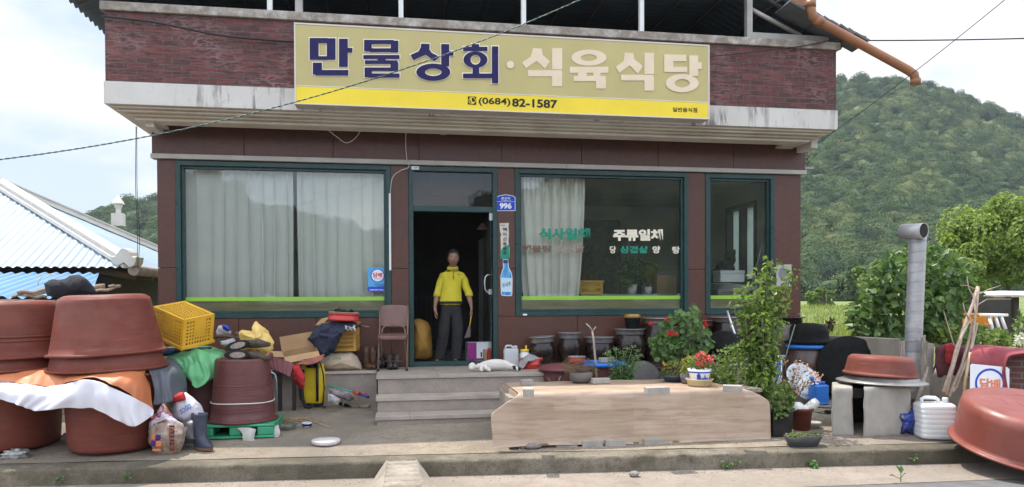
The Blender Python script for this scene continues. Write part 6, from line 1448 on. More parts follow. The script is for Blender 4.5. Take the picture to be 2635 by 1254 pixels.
wv=node(nt,'ShaderNodeTexWave',bands_direction='Y');wv.inputs['Scale'].default_value=16;wv.inputs['Distortion'].default_value=7;wv.inputs['Detail'].default_value=3;wv.inputs['Detail Scale'].default_value=0.5
mp=node(nt,'ShaderNodeMapping');mp.inputs['Scale'].default_value=(0.28,1,1);nt.links.new(uvv,mp.inputs[0]);nt.links.new(mp.outputs[0],wv.inputs['Vector'])
col=mix(nt,ramp(nt,gr1,[(0.38,(0.85,)*3),(0.53,(0,0,0))]),br.outputs['Color'],(0.27,0.17,0.115))
col=mix(nt,ramp(nt,wv.outputs['Fac'],[(0.0,(0.22,)*3),(0.3,(0,0,0))]),col,(0.30,0.20,0.135))
col=mix(nt,ramp(nt,gr2,[(0.35,(0.35,)*3),(0.6,(0,0,0))]),col,(0.55,0.42,0.33))
nt.links.new(col,p.inputs['Base Color']);p.inputs['Roughness'].default_value=0.42;nt.links.new(bump(nt,gr1,0.08,0.004),p.inputs['Normal']);M_VINYL=m
# sheet: profile runs from the back edge over the top and down the front; left end folds down with a flared corner
nu,nv=150,60
G=np.zeros((nv,nu,3));UVs=np.zeros((nv,nu,2))
y_top_f=-2.86
xtl,xtr=at(1333,1022,y_top_f)[0],at(1908,1014,y_top_f)[0]
xbl,xbr=at(1265,1100,-3.0)[0],at(1994,1100,-3.05)[0]
topL=abs(y_top_f+1.93)
for i in range(nu):
    u=i/(nu-1)
    for j in range(nv):
        v_=j/(nv-1);s_=v_*1.62                                # arc length from the back edge
        d=s_-topL;rr=0.045
        e_=max(0,d-rr)/0.17;k=min(1,max(0,e_))**0.85
        xl_,xr_=xtl+(xbl-xtl)*k,xtr+(xbr-xtr)*min(1,max(0,e_*1.3))**0.6
        if d>0.3:xl_+=0.02*math.sin((d-0.3)*4)
        x=xl_+(xr_-xl_)*u
        zg_=KERB_Z+0.05-0.03*u+0.008*math.sin(u*9)
        if d<0:y=-1.93-s_;z=TZ
        else:
            a=min(d/rr,math.pi/2);y=y_top_f-rr*math.sin(a);z=TZ-rr*(1-math.cos(a))
            if d>rr*math.pi/2:w=d-rr*math.pi/2;z-=w;y-=0.09*w*(1+0.3*math.sin(u*9+1))
            # the free corners stand out from the table ends in a soft fold
            y-=0.03*(max(0,1-u/0.09)+max(0,(u-0.91)/0.09))*min(1,e_)
        nz=0.007*noise.noise(Vector((x*2.2,s_*2.5,1)))+0.004*noise.noise(Vector((x*7,s_*5,2)))
        if d>0:y+=nz*1.8
        else:z+=nz-0.05*max(0,(u-0.94)/0.06)**2
        G[j,i]=(x,y,max(z,zg_));UVs[j,i]=(x,s_)
V=G.reshape(-1,3);idx=np.arange(nv*nu).reshape(nv,nu)
Fq=np.stack([idx[:-1,:-1],idx[:-1,1:],idx[1:,1:],idx[1:,:-1]],-1).reshape(-1,4)
me=mesh_np('vinyl_sheet',V-np.array(t.location),Fq,M_VINYL,smooth=True)
a_=me.attributes.new('sheet','FLOAT_VECTOR','POINT');a_.data.foreach_set('vector',np.c_[UVs.reshape(-1,2),np.zeros(nv*nu)].astype(np.float32).ravel())
o=place(me,'vinyl_sheet',t);md=o.modifiers.new('solid','SOLIDIFY');md.thickness=0.004;md.offset=-1
# left end flap
mbf=cloth([[(1285,992,-1.95),(1300,990,-2.1),(1315,1002,-2.5),(1334,1012,-2.8)],[(1284,1008,-1.97),(1298,1010,-2.15),(1316,1020,-2.55),(1334,1030,-2.84)],[(1290,1040,-2.0),(1306,1060,-2.2),(1322,1080,-2.6),(1336,1090,-2.84)]],30,20,0.012,7,3)
build(mbf,'end_flap',mat('vinyl_end',(0.36,0.26,0.19),0.45,0.2,4,0.05,stretch=(1,6,1)),t,world=True,solid=0.004)
mb=MB();mb.box(txl+0.12,txr-0.08,-2.82,-1.98,TZ-0.06,TZ-0.02);build(mb,'board',M_WOODG,t,world=True)
for px in(1330,1600,1900):
    x=at(px,1160,-2.75)[0];mb=MB();mb.box(x-0.08,x+0.08,-2.75,-2.05,0.17,TZ-0.062);build(mb,'support',M_WOODG,t,world=True)
GB='blocks under the table edge'
for n_,(px,w)in enumerate(((1462,0.22),(1527,0.215),(1586,0.215),(1683,0.215))):
    x=at(px,1166,-2.98)[0];y=kerb_y(x)+0.43
    lab=('first grey concrete block under the table edge from the left, beside the round stone','second grey concrete block under the table edge','third grey concrete block under the table edge','grey concrete block under the table edge, apart from the other three')[n_]
    brick(lab,(x,y,KERB_Z+0.008),R(-3),w,0.12,0.075,GB,'concrete_block')
x=at(1372,1166,-2.98)[0];mb=MB();mb.ball((0,0,0.04),0.10,0.07,0.038,lump=0.15);build(mb,'round_stone',mat('grey_stone',(0.20,0.18,0.165),0.8,0.2,8,0.3),loc=(x,kerb_y(x)+0.36,KERB_Z+0.008),label='flat round grey stone under the left end of the draped table',cat='stone')
x=at(1340,1166,-2.98)[0];mb=MB();mb.lathe([(0,0),(0.025,0),(0.025,0.10),(0,0.10)],14);build(mb,'grey_pipe_end',MATS['grey_stone'],loc=(x,kerb_y(x)+0.36,KERB_Z+0.008),label='short grey pipe end between the dark block and the round stone',cat='pipe')
x=at(1322,1166,-2.98)[0];mb=MB();mb.box(-0.04,0.04,-0.05,0.05,0,0.09);build(mb,'wooden_block',mat('dark_block',(0.06,0.045,0.035),0.8),loc=(x,kerb_y(x)+0.37,KERB_Z+0.008),bevel=0.004,label='dark wooden block under the left end of the draped table',cat='block')
TZ1=TZ+0.008
def on_table(px,py,z=TZ1):return atz(px,py,z)
brick('grey brick at the front left corner of the table, end towards the road',on_table(1360,1018),R(78),0.20,0.105,0.075)
brick('grey brick lying lengthwise at the middle front of the table',on_table(1690,1014),R(2),0.235,0.11,0.07)
brick('pale brick at the back left of the table beside the landing',on_table(1355,991),R(10),0.13,0.09,0.06)
brick('grey brick at the back of the table, against the dried plant pot',on_table(1545,987),R(3),0.20,0.09,0.06)
brick('pale brick at the right front corner of the table below the shrub',on_table(1885,1008),R(-28),0.19,0.10,0.065)

# far right of the yard: wall, rugs, stove, basins
M_WALLC=mat('stained_wall_concrete',(0.25,0.215,0.17),0.9,0.25,3,0.4,40,dirt=0.75,dirtc=(0.09,0.075,0.06),dscale=1.8,stretch=(1,1,0.5))
w0=at(2066,866,-0.2);w1=at(2300,884,-1.55);w1[2]=w0[2]=1.16
def wall_seg(mb,a,b,th,z0,z1):
    a,b=np.array(a[:2],float),np.array(b[:2],float);d=(b-a)/np.linalg.norm(b-a);n=np.array([-d[1],d[0]])
    if n[1]<0:n=-n
    P=[a,b,b+n*th,a+n*th];mb.add([(q[0],q[1],z)for z in(z0,z1)for q in P],[(0,1,2,3),(4,5,6,7),(0,1,5,4),(1,2,6,5),(2,3,7,6),(3,0,4,7)]);return mb
build(wall_seg(MB(),w0,w1,0.16,0.2,1.16),'yard_wall',M_WALLC,loc=((w0[0]+w1[0])/2,-0.9,0.2),world=True,bevel=0.01,label='low stained concrete yard wall behind the cooking stove',cat='wall')
w2=at(2420,892,-1.95);w3=at(2520,896,-2.35);w4=at(2800,915,-2.9)
build(wall_seg(MB(),w1+np.array([0.02,-0.01,0]),w3,0.16,0.1,0.72),'low_wall',M_WALLC,loc=((w1[0]+w3[0])/2,-1.9,0.1),world=True,bevel=0.01,label='low grey wall stub behind the white water can and the branches',cat='wall')
m,nt,p=new_mat('old_red_brick');v=coords(nt,rnd=False);br=node(nt,'ShaderNodeTexBrick');sp=node(nt,'ShaderNodeSeparateXYZ');cb=node(nt,'ShaderNodeCombineXYZ');nt.links.new(v,sp.inputs[0]);nt.links.new(sp.outputs[0],cb.inputs[0]);nt.links.new(sp.outputs[2],cb.inputs[1]);nt.links.new(cb.outputs[0],br.inputs['Vector'])
br.inputs['Scale'].default_value=1;br.inputs['Brick Width'].default_value=0.2;br.inputs['Row Height'].default_value=0.068;br.inputs['Mortar Size'].default_value=0.009;br.inputs['Color1'].default_value=(0.14,0.045,0.035,1);br.inputs['Color2'].default_value=(0.09,0.035,0.03,1);br.inputs['Mortar'].default_value=(0.13,0.11,0.10,1)
nt.links.new(br.outputs['Color'],p.inputs['Base Color']);p.inputs['Roughness'].default_value=0.85;nt.links.new(bump(nt,br.outputs['Fac'],-0.6,0.01),p.inputs['Normal'])
build(wall_seg(MB(),w3+np.array([0.0,-0.02,0]),w4,0.2,0.05,1.06),'brick_wall',m,loc=((w3[0]+w4[0])/2,-2.6,0.05),world=True,label='low red brick wall at the right edge under the maroon rug',cat='wall')
M_RUG=mat('maroon_rug',(0.24,0.045,0.055),0.9,0.18,10,0.5,120,dirt=0.3,dirtc=(0.35,0.13,0.13))
yw3=w3[1];
mb=cloth([[(2494,893,yw3+.35),(2540,890,yw3+.3),(2650,902,yw3+0.1),(2760,912,yw3-.1)],[(2496,895,yw3+.02),(2540,894,yw3-.05),(2650,904,yw3-.30),(2760,914,yw3-.5)],[(2497,930,yw3-.10),(2540,925,yw3-.16),(2585,925,yw3-.28),(2598,915,yw3-.33)],[(2498,990,yw3-.11),(2540,990,yw3-.18),(2580,996,yw3-.28),(2592,1000,yw3-.32)]],40,36,0.010,6,4)
build(mb,'wall_rug',M_RUG,loc=at(2540,900,yw3),world=True,solid=0.016,label='maroon rug draped over the brick wall behind the tobacco sign',cat='rug')
yq=w1[1]-0.42
mb=pillow([(2408,892),(2440,884),(2470,888),(2500,890),(2504,940),(2500,985),(2450,978),(2412,972),(2405,930)],yq,0.09,n=60,amp=0.02,fr=6,seed=61,pw=0.3)
build(mb,'rolled_rug',mat('dark_rug',(0.10,0.022,0.03),0.9,0.3,8,0.6,90),loc=at(2455,975,yq),world=True,label='dark rolled carpet behind the bundle of branches',cat='rug')
build(pillow([(2432,886),(2456,882),(2458,930),(2448,943),(2434,935)],yq-0.10,0.03,amp=0.015,fr=20),'red_mat',mat('bright_red_mat',(0.33,0.02,0.02),0.9,0.3,40,0.6),loc=at(2445,940,yq-.1),world=True,label='strip of shaggy bright red mat hanging on the rolled carpet',cat='mat')
# concrete cooking stove
s0=yard(2290,1122)
stv=thing('cooking_stove','rough concrete outdoor cooking stove with an open fire hole','stove',s0);ys=s0[1]
M_STOVE=mat('stove_concrete',(0.33,0.305,0.265),0.9,0.14,4,0.35,40,dirt=0.5,dirtc=(0.19,0.165,0.13),dscale=2.4,stretch=(1.6,1.6,0.8))
kS=1/ppm(s0);zt_=at(2290,992,ys+0.05)[2]
x0,x1,x2,x3=at(2152,1060,ys+0.1)[0],at(2190,1060,ys+0.1)[0],at(2222,1080,ys)[0],at(2343,1090,ys)[0]
def rough_block(x0,x1,y0,y1,z0,z1,taper=0.04,nn=10,seed=0,back=(0,0)):
    mb=MB();b=bmesh.new();bmesh.ops.create_cube(b,size=2.0);bmesh.ops.subdivide_edges(b,edges=b.edges,cuts=nn,use_grid_fill=True)
    for q in b.verts:
        c=q.co.copy();l=max(abs(c.x),abs(c.y),abs(c.z));r=c.length;c=c.lerp(c/r*1.3,0.045)
        u=Vector(((c.x+1)/2,(c.y+1)/2,(c.z+1)/2));tp=1-taper*u.z
        p_=Vector((x0+(x1-x0)*(0.5+(u.x-0.5)*tp)+u.y*(back[0]*(1-u.x)+back[1]*u.x),y0+(y1-y0)*(0.5+(u.y-0.5)*tp),z0+(z1-z0)*u.z));q.co=p_+noise.noise_vector(p_*7+Vector((seed,0,0)))*0.012
    vs_=[tuple(q.co)for q in b.verts];fs=[tuple(x.index for x in f.verts)for f in b.faces];b.free();return mb.add(vs_,fs,0,True)
bk=lambda px,d:at(px,1070,ys+d)[0]-at(px,1070,ys)[0]
build(rough_block(x2,x3+0.02,ys+0.0,ys+0.70,s0[2]-0.03,zt_-0.01,seed=1,back=(bk(2222, .70),0)),'right_pier',M_STOVE,stv,world=True)
build(rough_block(at(2143,1060,ys+.10)[0],at(2197,1060,ys+.10)[0],ys+0.10,ys+0.70,s0[2]-0.03,zt_-0.02,0.06,seed=5,back=(bk(2152, .56),bk(2190, .56))),'left_pier',M_STOVE,stv,world=True)
mb=MB();mb.box(at(2185,1060,ys+.66)[0],at(2230,1060,ys+.66)[0],ys+0.64,ys+0.74,s0[2],zt_-0.05);mb.box(at(2188,1060,ys+.2)[0],at(2224,1060,ys+.2)[0],ys+0.18,ys+0.24,zt_-0.15,zt_-0.05);build(mb,'fire_hole_fill',mat('near_black',(0.01,0.009,0.008),0.95),stv,world=True)  # near-black boxes set in to darken the opening between the piers
lc=at(2268,980,ys+0.36);lc[2]=zt_+0.0
mb=MB();mb.lathe([(0,-0.02),(0.30,-0.02),(0.475,0.0),(0.48,0.012),(0.46,0.02),(0.40,0.03),(0.385,0.065),(0.37,0.075),(0,0.08)],60);build(mb,'pot_lid',M_LID,loc=lc,label='wide grey metal lid covering the cooking stove',cat='lid',rot=(0,R(1.5),0))
tub('rubber_basin','red oval basin upturned on the metal lid of the stove',lc+np.array([-0.02,0,0.075]),0.35,0.375,0.225,M_TUB,True,(0,R(3.5),0),None,rim=0.022,rr=0.07,cat='basin')
# basins beside the wall
lw=at(2150,930,-0.85)
tJ=np.array([at(2122,960,-0.8)[0],-0.75,0]);tJ[2]=yard_z(*tJ[:2])
jt=jar('brown water jar under the blue lid and the black cauldron',2080,890,1010,62,-0.70,lid=None,zb=yard_z(4.9,-0.7),neck=0.86,group=None,m_=mat('brown_glaze',(0.075,0.042,0.032),0.3,0.3,5,0.1,30,dirt=0.4))
zj=at(2080,890,-0.70)[2];xj=at(2080,890,-0.70)[0]
mb=MB();mb.lathe([(0.0,-0.01),(0.33,-0.02),(0.345,-0.005),(0.345,0.025),(0.32,0.035),(0.25,0.03),(0.24,0.045),(0,0.05)],56);build(mb,'blue_lid',M_BLUE,loc=(xj,-0.70,zj-0.01),label='bright blue round plastic lid on the brown water jar',cat='lid')
t=thing('iron_cauldron','black iron cauldron upturned on the blue lid','cauldron',(at(2078,870,-0.70)[0],-0.70,zj+0.042))
mb=MB();mb.lathe([(0.355,0.012),(0.36,0.03),(0.31,0.045),(0.285,0.06),(0.28,0.10),(0.275,0.16),(0.25,0.225),(0.2,0.262),(0.1,0.278),(0,0.282)],56);build(mb,'bowl',M_IRON,t)
mb=MB();mb.lathe([(0.26,0.0),(0.30,0.0),(0.33,0.015),(0.355,0.0135),(0.30,0.012),(0.26,0.01)],56);build(mb,'rim',M_LID,t)
tub('rubber_tub','grey drum with a blue band under the flat red basin',(at(2150,960,-0.55)[0],-0.62,yard_z(5.3,-0.6)),0.25,0.28,at(2150,912,-0.6)[2]-yard_z(5.3,-0.6),mat('grey_drum',(0.18,0.165,0.15),0.7,0.2,5,dirt=0.4),cat='drum')
tub('rubber_basin','shallow red basin upturned between the cauldron and the wall',(at(2153,912,-0.68)[0],-0.68,at(2150,913,-0.68)[2]),0.33,0.375,0.21,M_TUB,True,(0,R(-4),0),None,rim=0.012,rr=0.05,cat='basin')
# big black pan lid leaning
ld=at(2195,985,-1.62);M=Matrix.Rotation(R(72),4,'X')@Matrix.Rotation(R(0),4,'Z')
mb=MB();mb.lathe([(0,0.03),(0.30,0.03),(0.36,0.035),(0.375,0.02),(0.445,0.015),(0.455,0.0),(0.44,-0.015),(0.36,-0.01),(0,-0.012)],64);o=build(mb,'iron_griddle',M_IRON,loc=(at(2190,960,-1.2)[0],-1.2,0.30+0.44),rot=(R(76),R(6),R(-14)),label='huge round black iron lid leaning behind the stove',cat='lid')
# steel dish leaning by the jar, blue can, mouse shaped scrap
mb=MB();mb.lathe([(0,0.0),(0.16,0.0),(0.25,0.045),(0.265,0.045),(0.265,0.055),(0.245,0.055),(0.155,0.012),(0,0.012)],48);build(mb,'steel_basin',M_ALU,loc=at(2062,985,-1.25),rot=(R(58),R(20),0),label='dented aluminium basin leaning among the flower pots',cat='basin')
pw=yback(2106,1043,0.05)
t=jerry('water_can','bright blue plastic water can with moulded ribs beside the iron lid',pw,0.23,0.17,0.30,M_BLUE,M_BLUE,R(10),ribs=True)
mb=MB();mb.tube([(-0.07,0.0,0.25),(-0.13,-0.03,0.33),(-0.15,-0.04,0.36)],[0.025,0.02,0.03],10);build(mb,'spout',M_BLUE,t)
mb=MB();a=yard(2132,1064);mb.ball((0,0,0.022),0.05,0.025,0.022,lump=0.3);mb.tube([(0.05,0,0.02),(0.12,0.02,0.004),(0.2,0.0,0.004),(-0.02,0.09,0.004)],0.004,5);build(mb,'black_plug',M_BLACK,loc=a,rot=(0,0,R(140)),label='small black plug with a trailing lead on the yard floor',cat='plug')
# white water can, blue bag, giant basin
pw=yback(2404,1138,0.17);jerry('water_can','large square milky white water can at the kerb',pw+np.array([0,0,0.003]),0.36,0.30,0.43,mat('milky_can',(0.78,0.78,0.76),0.35,0.03,3,0.02,trans=0.2,dirt=0.1),MATS['milky_plastic'],R(-16),ribs=True)
pbg=yard(2342,1122);yB_=pbg[1]+0.10
t=thing('snack_bag','crumpled dark blue bag with yellow print between stove and water can','bag',pbg)
m,nt,p=new_mat('blue_foil');n=noise_n(nt,coords(nt,rnd=False),4.5,2,0.4);nt.links.new(ramp(nt,n,[(0.44,(0.012,0.018,0.11)),(0.50,(0.02,0.05,0.28)),(0.55,(0.015,0.02,0.10)),(0.60,(0.50,0.40,0.18)),(0.68,(0.6,0.56,0.45))]),p.inputs['Base Color']);p.inputs['Roughness'].default_value=0.25
build(pillow([(2314,1060),(2330,1062),(2348,1048),(2364,1052),(2374,1070),(2372,1100),(2362,1120),(2330,1122),(2308,1120),(2318,1090)],yB_,0.11,n=50,amp=0.03,fr=12,seed=71),'bag',m,t,world=True)
bB=yard(2540,1200)
gb=thing('giant_basin','huge red rubber basin upturned, its edge resting on the kerb and road','basin',(0,0,0))
cB=atz(2590,1165,0.12);cB=np.array([cB[0]+0.02,cB[1]+0.30,0.05])
mb=MB();mb.lathe(tub_prof(0.68,0.68,0.45,rim=0.05,rr=0.11),72,Matrix.Translation((0,0,0.45))@INV,wob=0.004)
for r_ in(0.20,0.33):mb.lathe([(r_-0.006,0.448),(r_,0.454),(r_+0.006,0.448)],60)
_q=atd(2656,1140,7.25);gb.location=(float(_q[0]),float(_q[1]),0.20);gb.rotation_euler=(R(12),R(2),0)
m=mat('giant_basin_rubber',(0.185,0.042,0.028),0.45,0.12,4,0.06,50,dirt=0.4,dirtc=(0.27,0.10,0.08),dscale=2.6)  # slightly lighter red than the other tubs
add_scuff(m);build(mb,'body',m,gb)
mb=MB();q=[]
mb.ball((-0.33,-0.602,0.27),0.065,0.010,0.07,lump=0.7,lf=3,M=Matrix.Rotation(R(-29),4,'Z'));build(mb,'tar_patch',mat('dark_patch',(0.075,0.035,0.03),0.6),gb)
# chimney pipe, boards, branches
cx=at(2352,900,-1.75);yc=-1.75
ch=thing('stove_chimney','tall galvanised stove pipe with a T shaped cowl','chimney',(cx[0],yc,0.35))
m,nt,p=new_mat('galvanised_pipe');v=coords(nt,rnd=False);sp=node(nt,'ShaderNodeSeparateXYZ');nt.links.new(v,sp.inputs[0]);mt=node(nt,'ShaderNodeMath',operation='MULTIPLY');mt.inputs[1].default_value=6.2;nt.links.new(sp.outputs[2],mt.inputs[0]);fl=node(nt,'ShaderNodeMath',operation='FLOOR');nt.links.new(mt.outputs[0],fl.inputs[0])
wn_=node(nt,'ShaderNodeTexWhiteNoise',noise_dimensions='1D');nt.links.new(fl.outputs[0],wn_.inputs['W'])
col=ramp(nt,wn_.outputs['Value'],[(0,(0.30,0.295,0.29)),(1,(0.46,0.45,0.44))]);n2=noise_n(nt,v,7,6,0.65)
col=mix(nt,ramp(nt,n2,[(0.45,(0,0,0)),(0.75,(0.6,)*3)]),col,(0.20,0.20,0.225));col=mix(nt,ramp(nt,noise_n(nt,v,3,5),[(0.62,(0,0,0)),(0.8,(0.6,)*3)]),col,(0.30,0.21,0.13))
nt.links.new(col,p.inputs['Base Color']);p.inputs['Metallic'].default_value=0.3;p.inputs['Roughness'].default_value=0.5;M_GALV=m
zt=at(2360,596,yc)[2];xb,xt=at(2345,940,yc)[0],at(2362,600,yc)[0];rp=20.5/ppm(cx)
mb=MB();mb.tube([(xb+(xt-xb)*u,yc,0.4+(zt-0.4)*u)for u in np.linspace(0,1,8)],rp,28)
ds=(zt-0.4)/17
for k in range(1,17):
    u=k/17;c=np.array([xb+(xt-xb)*u,yc,0.4+(zt-0.4)*u]);mb.tube([c+np.array([(rp+0.002)*math.cos(a),(rp+0.002)*math.sin(a),0.02*math.cos(a)])for a in np.linspace(0,2*math.pi,29)],0.004,5,caps=False)
build(mb,'pipe',M_GALV,ch,world=True)
a,b=at(2322,597,yc+0.12),at(2378,594,yc-0.16)
rT=19.5/ppm(cx)
mb=MB();M=Matrix.Translation(Vector(a))@Vector(b-a).to_track_quat('Z','Y').to_matrix().to_4x4();Lc_=float(np.linalg.norm(b-a))
mb.lathe([(rT-0.006,0),(rT,0),(rT,Lc_),(rT-0.006,Lc_),(rT-0.008,Lc_*0.1),(0,Lc_*0.05)],32,M);mb.tube([np.array([xt,yc,zt-0.05]),np.array([xt,yc,zt+0.05])],rp*0.9,24);build(mb,'cowl',M_GALV,ch,world=True)
mb=MB();mb.lathe([(rT-0.0085,Lc_*0.1),(rT-0.0065,Lc_-0.01)],32,M);build(mb,'cowl_inside',MATS['near_black'],ch,world=True)
for k,(label,pts,th_,m_)in enumerate((('narrow grey board standing left of the stove pipe',[(2318,880),(2330,878),(2328,960),(2316,960)],0.03,M_WOODG),('long pointed grey board right of the stove pipe',[(2374,868),(2382,862),(2386,940),(2384,1000),(2370,1000)],0.03,M_WOODG),('broad pale upright board right of the stove pipe',[(2388,882),(2404,885),(2400,1030),(2376,1030),(2384,960)],0.04,mat('pale_board',(0.38,0.35,0.31),0.85,0.15,12,0.4,dirt=0.5)))):
    Yb=(-1.95,-1.98,-1.9)[k];P=[at(*q,Yb)for q in pts];Q=[q+np.array([0,th_,0])for q in P];n=len(P);mb=MB();mb.add(P+Q,[tuple(range(n)),tuple(range(n,2*n))[::-1]]+[(i,i+n,(i+1)%n+n,(i+1)%n)for i in range(n)])
    build(mb,'wooden_board',m_,loc=P[2],world=True,bevel=0.004,label=label,cat='board',group='boards around the stove pipe')
mb=MB();mb.tube([at(2388,945,-2.05),at(2374,990,-2.1),at(2355,1045,-2.15)],[0.012,0.03,0.025],8,flat=0.5);build(mb,'wooden_stake',M_WOODG,loc=at(2355,1045,-2.15),world=True,label='split grey stake leaning against the boards by the stove',cat='stake')
yb0=-2.35
mb=MB()
def branch(pts,r0,r1):mb.tube([at(x,y,yb0+dy)for x,y,dy in pts],np.linspace(r0,r1,len(pts)),7)
branch([(2432,1016,-.1),(2455,930,0),(2478,850, .05),(2505,780, .08),(2516,738, .1)], .028, .018)
branch([(2440,1022,-.1),(2475,945,0),(2495,870, .05),(2512,800, .06),(2518,740, .08)], .024, .014)
branch([(2450,1010,-.1),(2480,960,0),(2503,880, .0),(2510,800, .05),(2505,755, .06)], .022, .012)
branch([(2428,1010,-.12),(2450,940,0),(2462,890, .0),(2495,825, .05)], .02, .012);branch([(2495,825, .05),(2482,800,0),(2478,780,0)], .010, .005)
branch([(2505,765, .08),(2492,740, .1),(2488,712, .1)], .010, .005);branch([(2512,760, .08),(2545,745, .15),(2575,735, .2)], .009, .003);branch([(2508,790, .08),(2540,770, .1),(2602,770, .2)], .008, .003)
branch([(2455,890, .0),(2440,840, .1),(2428,800, .15)], .008, .003);branch([(2512,745, .08),(2488,735, .1),(2470,735, .1)], .006, .003);branch([(2460,1000,-.1),(2500,900, .0),(2516,830, .05)], .018, .01)
build(mb,'branch_bundle',mat('pale_bark',(0.42,0.32,0.25),0.85,0.2,20,0.4),loc=at(2440,1020,yb0),world=True,label='bundle of bare pale branches leaning against the wall',cat='branches')
mb=MB();mb.tube([at(2478,1060,yb0-.15),at(2484,980,yb0-.1),at(2497,908,yb0-.05)],0.02,10);build(mb,'bamboo_pole',mat('bamboo',(0.50,0.36,0.20),0.5),loc=at(2478,1060,yb0-.15),world=True,label='thick smooth tan pole between the branches and the tobacco sign',cat='pole')
mb=MB();mb.tube([yard(2010,1046)+np.array([0, .3, .02]),yard(2075,1050)+np.array([0, .1, .02]),yard(2150,1052)+np.array([0,0, .02])],0.016,7);build(mb,'thin_stick',M_STICK,loc=yard(2075,1050),world=True,label='thin stick lying across the yard floor by the blue can',cat='stick')
# rods
mb=MB();mb.tube([at(1871,800,-1.1),at(1912,925,-1.25)],0.016,6);build(mb,'metal_rod',M_ALU,loc=at(1912,925,-1.25),world=True,label='slanted grey metal rod in front of the broad jar',cat='rod')
mb=MB();mb.tube([at(2046,835,-1.2),at(2018,930,-1.25),at(2008,960,-1.25)],0.008,6);build(mb,'metal_rod',MATS['green_hose'],loc=at(2018,930,-1.25),world=True,label='thin green garden stake left of the black cauldron',cat='rod')
# far background: open shed with tarpaulin, crate, ladder
sh=atz(2610,862,0.45)
Ysh=3.2;t=thing('open_shed','dark open shed under a white tarpaulin roof behind the bushes','shed',at(2640,850,Ysh))
build(cloth([[(2520,752,Ysh+.1),(2600,750,Ysh),(2750,752,Ysh)],[(2535,757,Ysh-.5),(2600,757,Ysh-.6),(2750,762,Ysh-.6)],[(2528,762,Ysh-.5),(2600,765,Ysh-.62),(2750,772,Ysh-.6)]],40,12,0.03,2),'tarpaulin_roof',mat('white_sheet',(0.70,0.72,0.78),0.4),t,world=True,solid=0.01)
mb=MB();a,b=at(2570,765,Ysh),at(2760,880,Ysh);mb.box(a[0],b[0],Ysh+1.5,Ysh+1.6,0.2,a[2]);mb.box(a[0],a[0]+0.1,Ysh-0.4,Ysh-0.3,0.2,a[2]);mb.box(b[0]-1.0,b[0]-0.9,Ysh-0.4,Ysh-0.3,0.2,a[2]);build(mb,'frame',M_DARKWALL,t,world=True)
yc_=2.4;crate('yellow_crate','bright orange crate standing among the bushes far right',at(2516,815,yc_)+np.array([0,0,-0.16]),0.40,0.3,0.22,mat('orange_plastic',(0.75,0.36,0.02),0.4),(0,0,0),nx=10,nw=8,nz=4,handle=False)
mb=MB();a=at(2516,815,yc_);mb.box(a[0]-0.2,a[0]+0.2,yc_-0.14,yc_+0.14,0.35,a[2]-0.165);build(mb,'crate_stand',M_WOODG,loc=(a[0],yc_,0.35),world=True,label='wooden stand under the orange crate',cat='stand')
t=thing('white_stool','white plastic stool legs lying in the bushes under the orange crate','stool',at(2570,830,2.0))
mb=MB()
for(a,b)in(((2545,815),(2555,850)),((2560,812),(2572,850)),((2574,810),(2588,848))):mb.tube([at(*a,2.0),at(*b,1.9)],0.03,6)
build(mb,'legs',M_WHITE,t,world=True);mb=MB();mb.box(at(2540,812,2)[0],at(2590,812,2)[0],1.95,2.2,at(2540,815,2)[2],at(2540,808,2)[2]);build(mb,'seat',M_WHITE,t,world=True,bevel=0.01)

# ================================================================== PLANTS
def leafset(name,P,N,size,m_,parent=None,loc=(0,0,0),asp=0.55,fold=0.15,droop=0.25,up=None,**kw):
    V,Fq=leaf_geo(np.asarray(P),np.asarray(N),size,asp,fold,droop,up);V=V-np.array(root_loc(parent)if parent is not None else loc)
    return place(mesh_np(name,V,Fq,m_),name,parent,(0,0,0)if parent is not None else loc,**kw)
L_SHRUB=leaf_mat('shrub_leaves',(0.060,0.12,0.020),(0.27,0.37,0.085),0.42,0.35)
L_BUSH=leaf_mat('broad_bush_leaves',(0.035,0.085,0.022),(0.17,0.26,0.085),0.35,0.42)
L_TREE=leaf_mat('bright_tree_leaves',(0.09,0.15,0.02),(0.29,0.37,0.08),0.42,0.45)
L_LIGHT=leaf_mat('light_tree_leaves',(0.065,0.12,0.025),(0.21,0.28,0.07),0.4,0.5)
L_GER=leaf_mat('geranium_leaves',(0.05,0.115,0.028),(0.17,0.28,0.08),0.35,0.45)
L_SED=leaf_mat('sedum_leaves',(0.05,0.13,0.03),(0.14,0.25,0.075),0.3,0.45)
L_DRY=leaf_mat('dry_foliage',(0.10,0.075,0.035),(0.22,0.18,0.09),0.2,0.7)
L_RED=leaf_mat('red_petals',(0.50,0.005,0.01),(0.70,0.02,0.02),0.25,0.5)
L_PINK=leaf_mat('coral_petals',(0.62,0.03,0.06),(0.80,0.13,0.17),0.3,0.5)
L_PALE=leaf_mat('pale_pink_petals',(0.42,0.25,0.20),(0.66,0.48,0.44),0.3,0.6)
L_YG=leaf_mat('yellow_green_leaves',(0.10,0.15,0.02),(0.34,0.33,0.05),0.35,0.5)
M_STEM=mat('green_stem',(0.07,0.11,0.03),0.7,0.2,10);M_BARK=mat('bark',(0.11,0.085,0.06),0.9,0.3,12,0.5,40)
def rnd_in(poly,n):
    A=np.array(poly,float);x0,y0=A.min(0);x1,y1=A.max(0);out=[]
    while len(out)<n:
        x,y=random.uniform(x0,x1),random.uniform(y0,y1);c=False;j=len(A)-1
        for i in range(len(A)):
            if(A[i][1]>y)!=(A[j][1]>y)and x<(A[j][0]-A[i][0])*(y-A[i][1])/(A[j][1]-A[i][1])+A[i][0]:c=not c
            j=i
        if c:out.append((x,y))
    return out
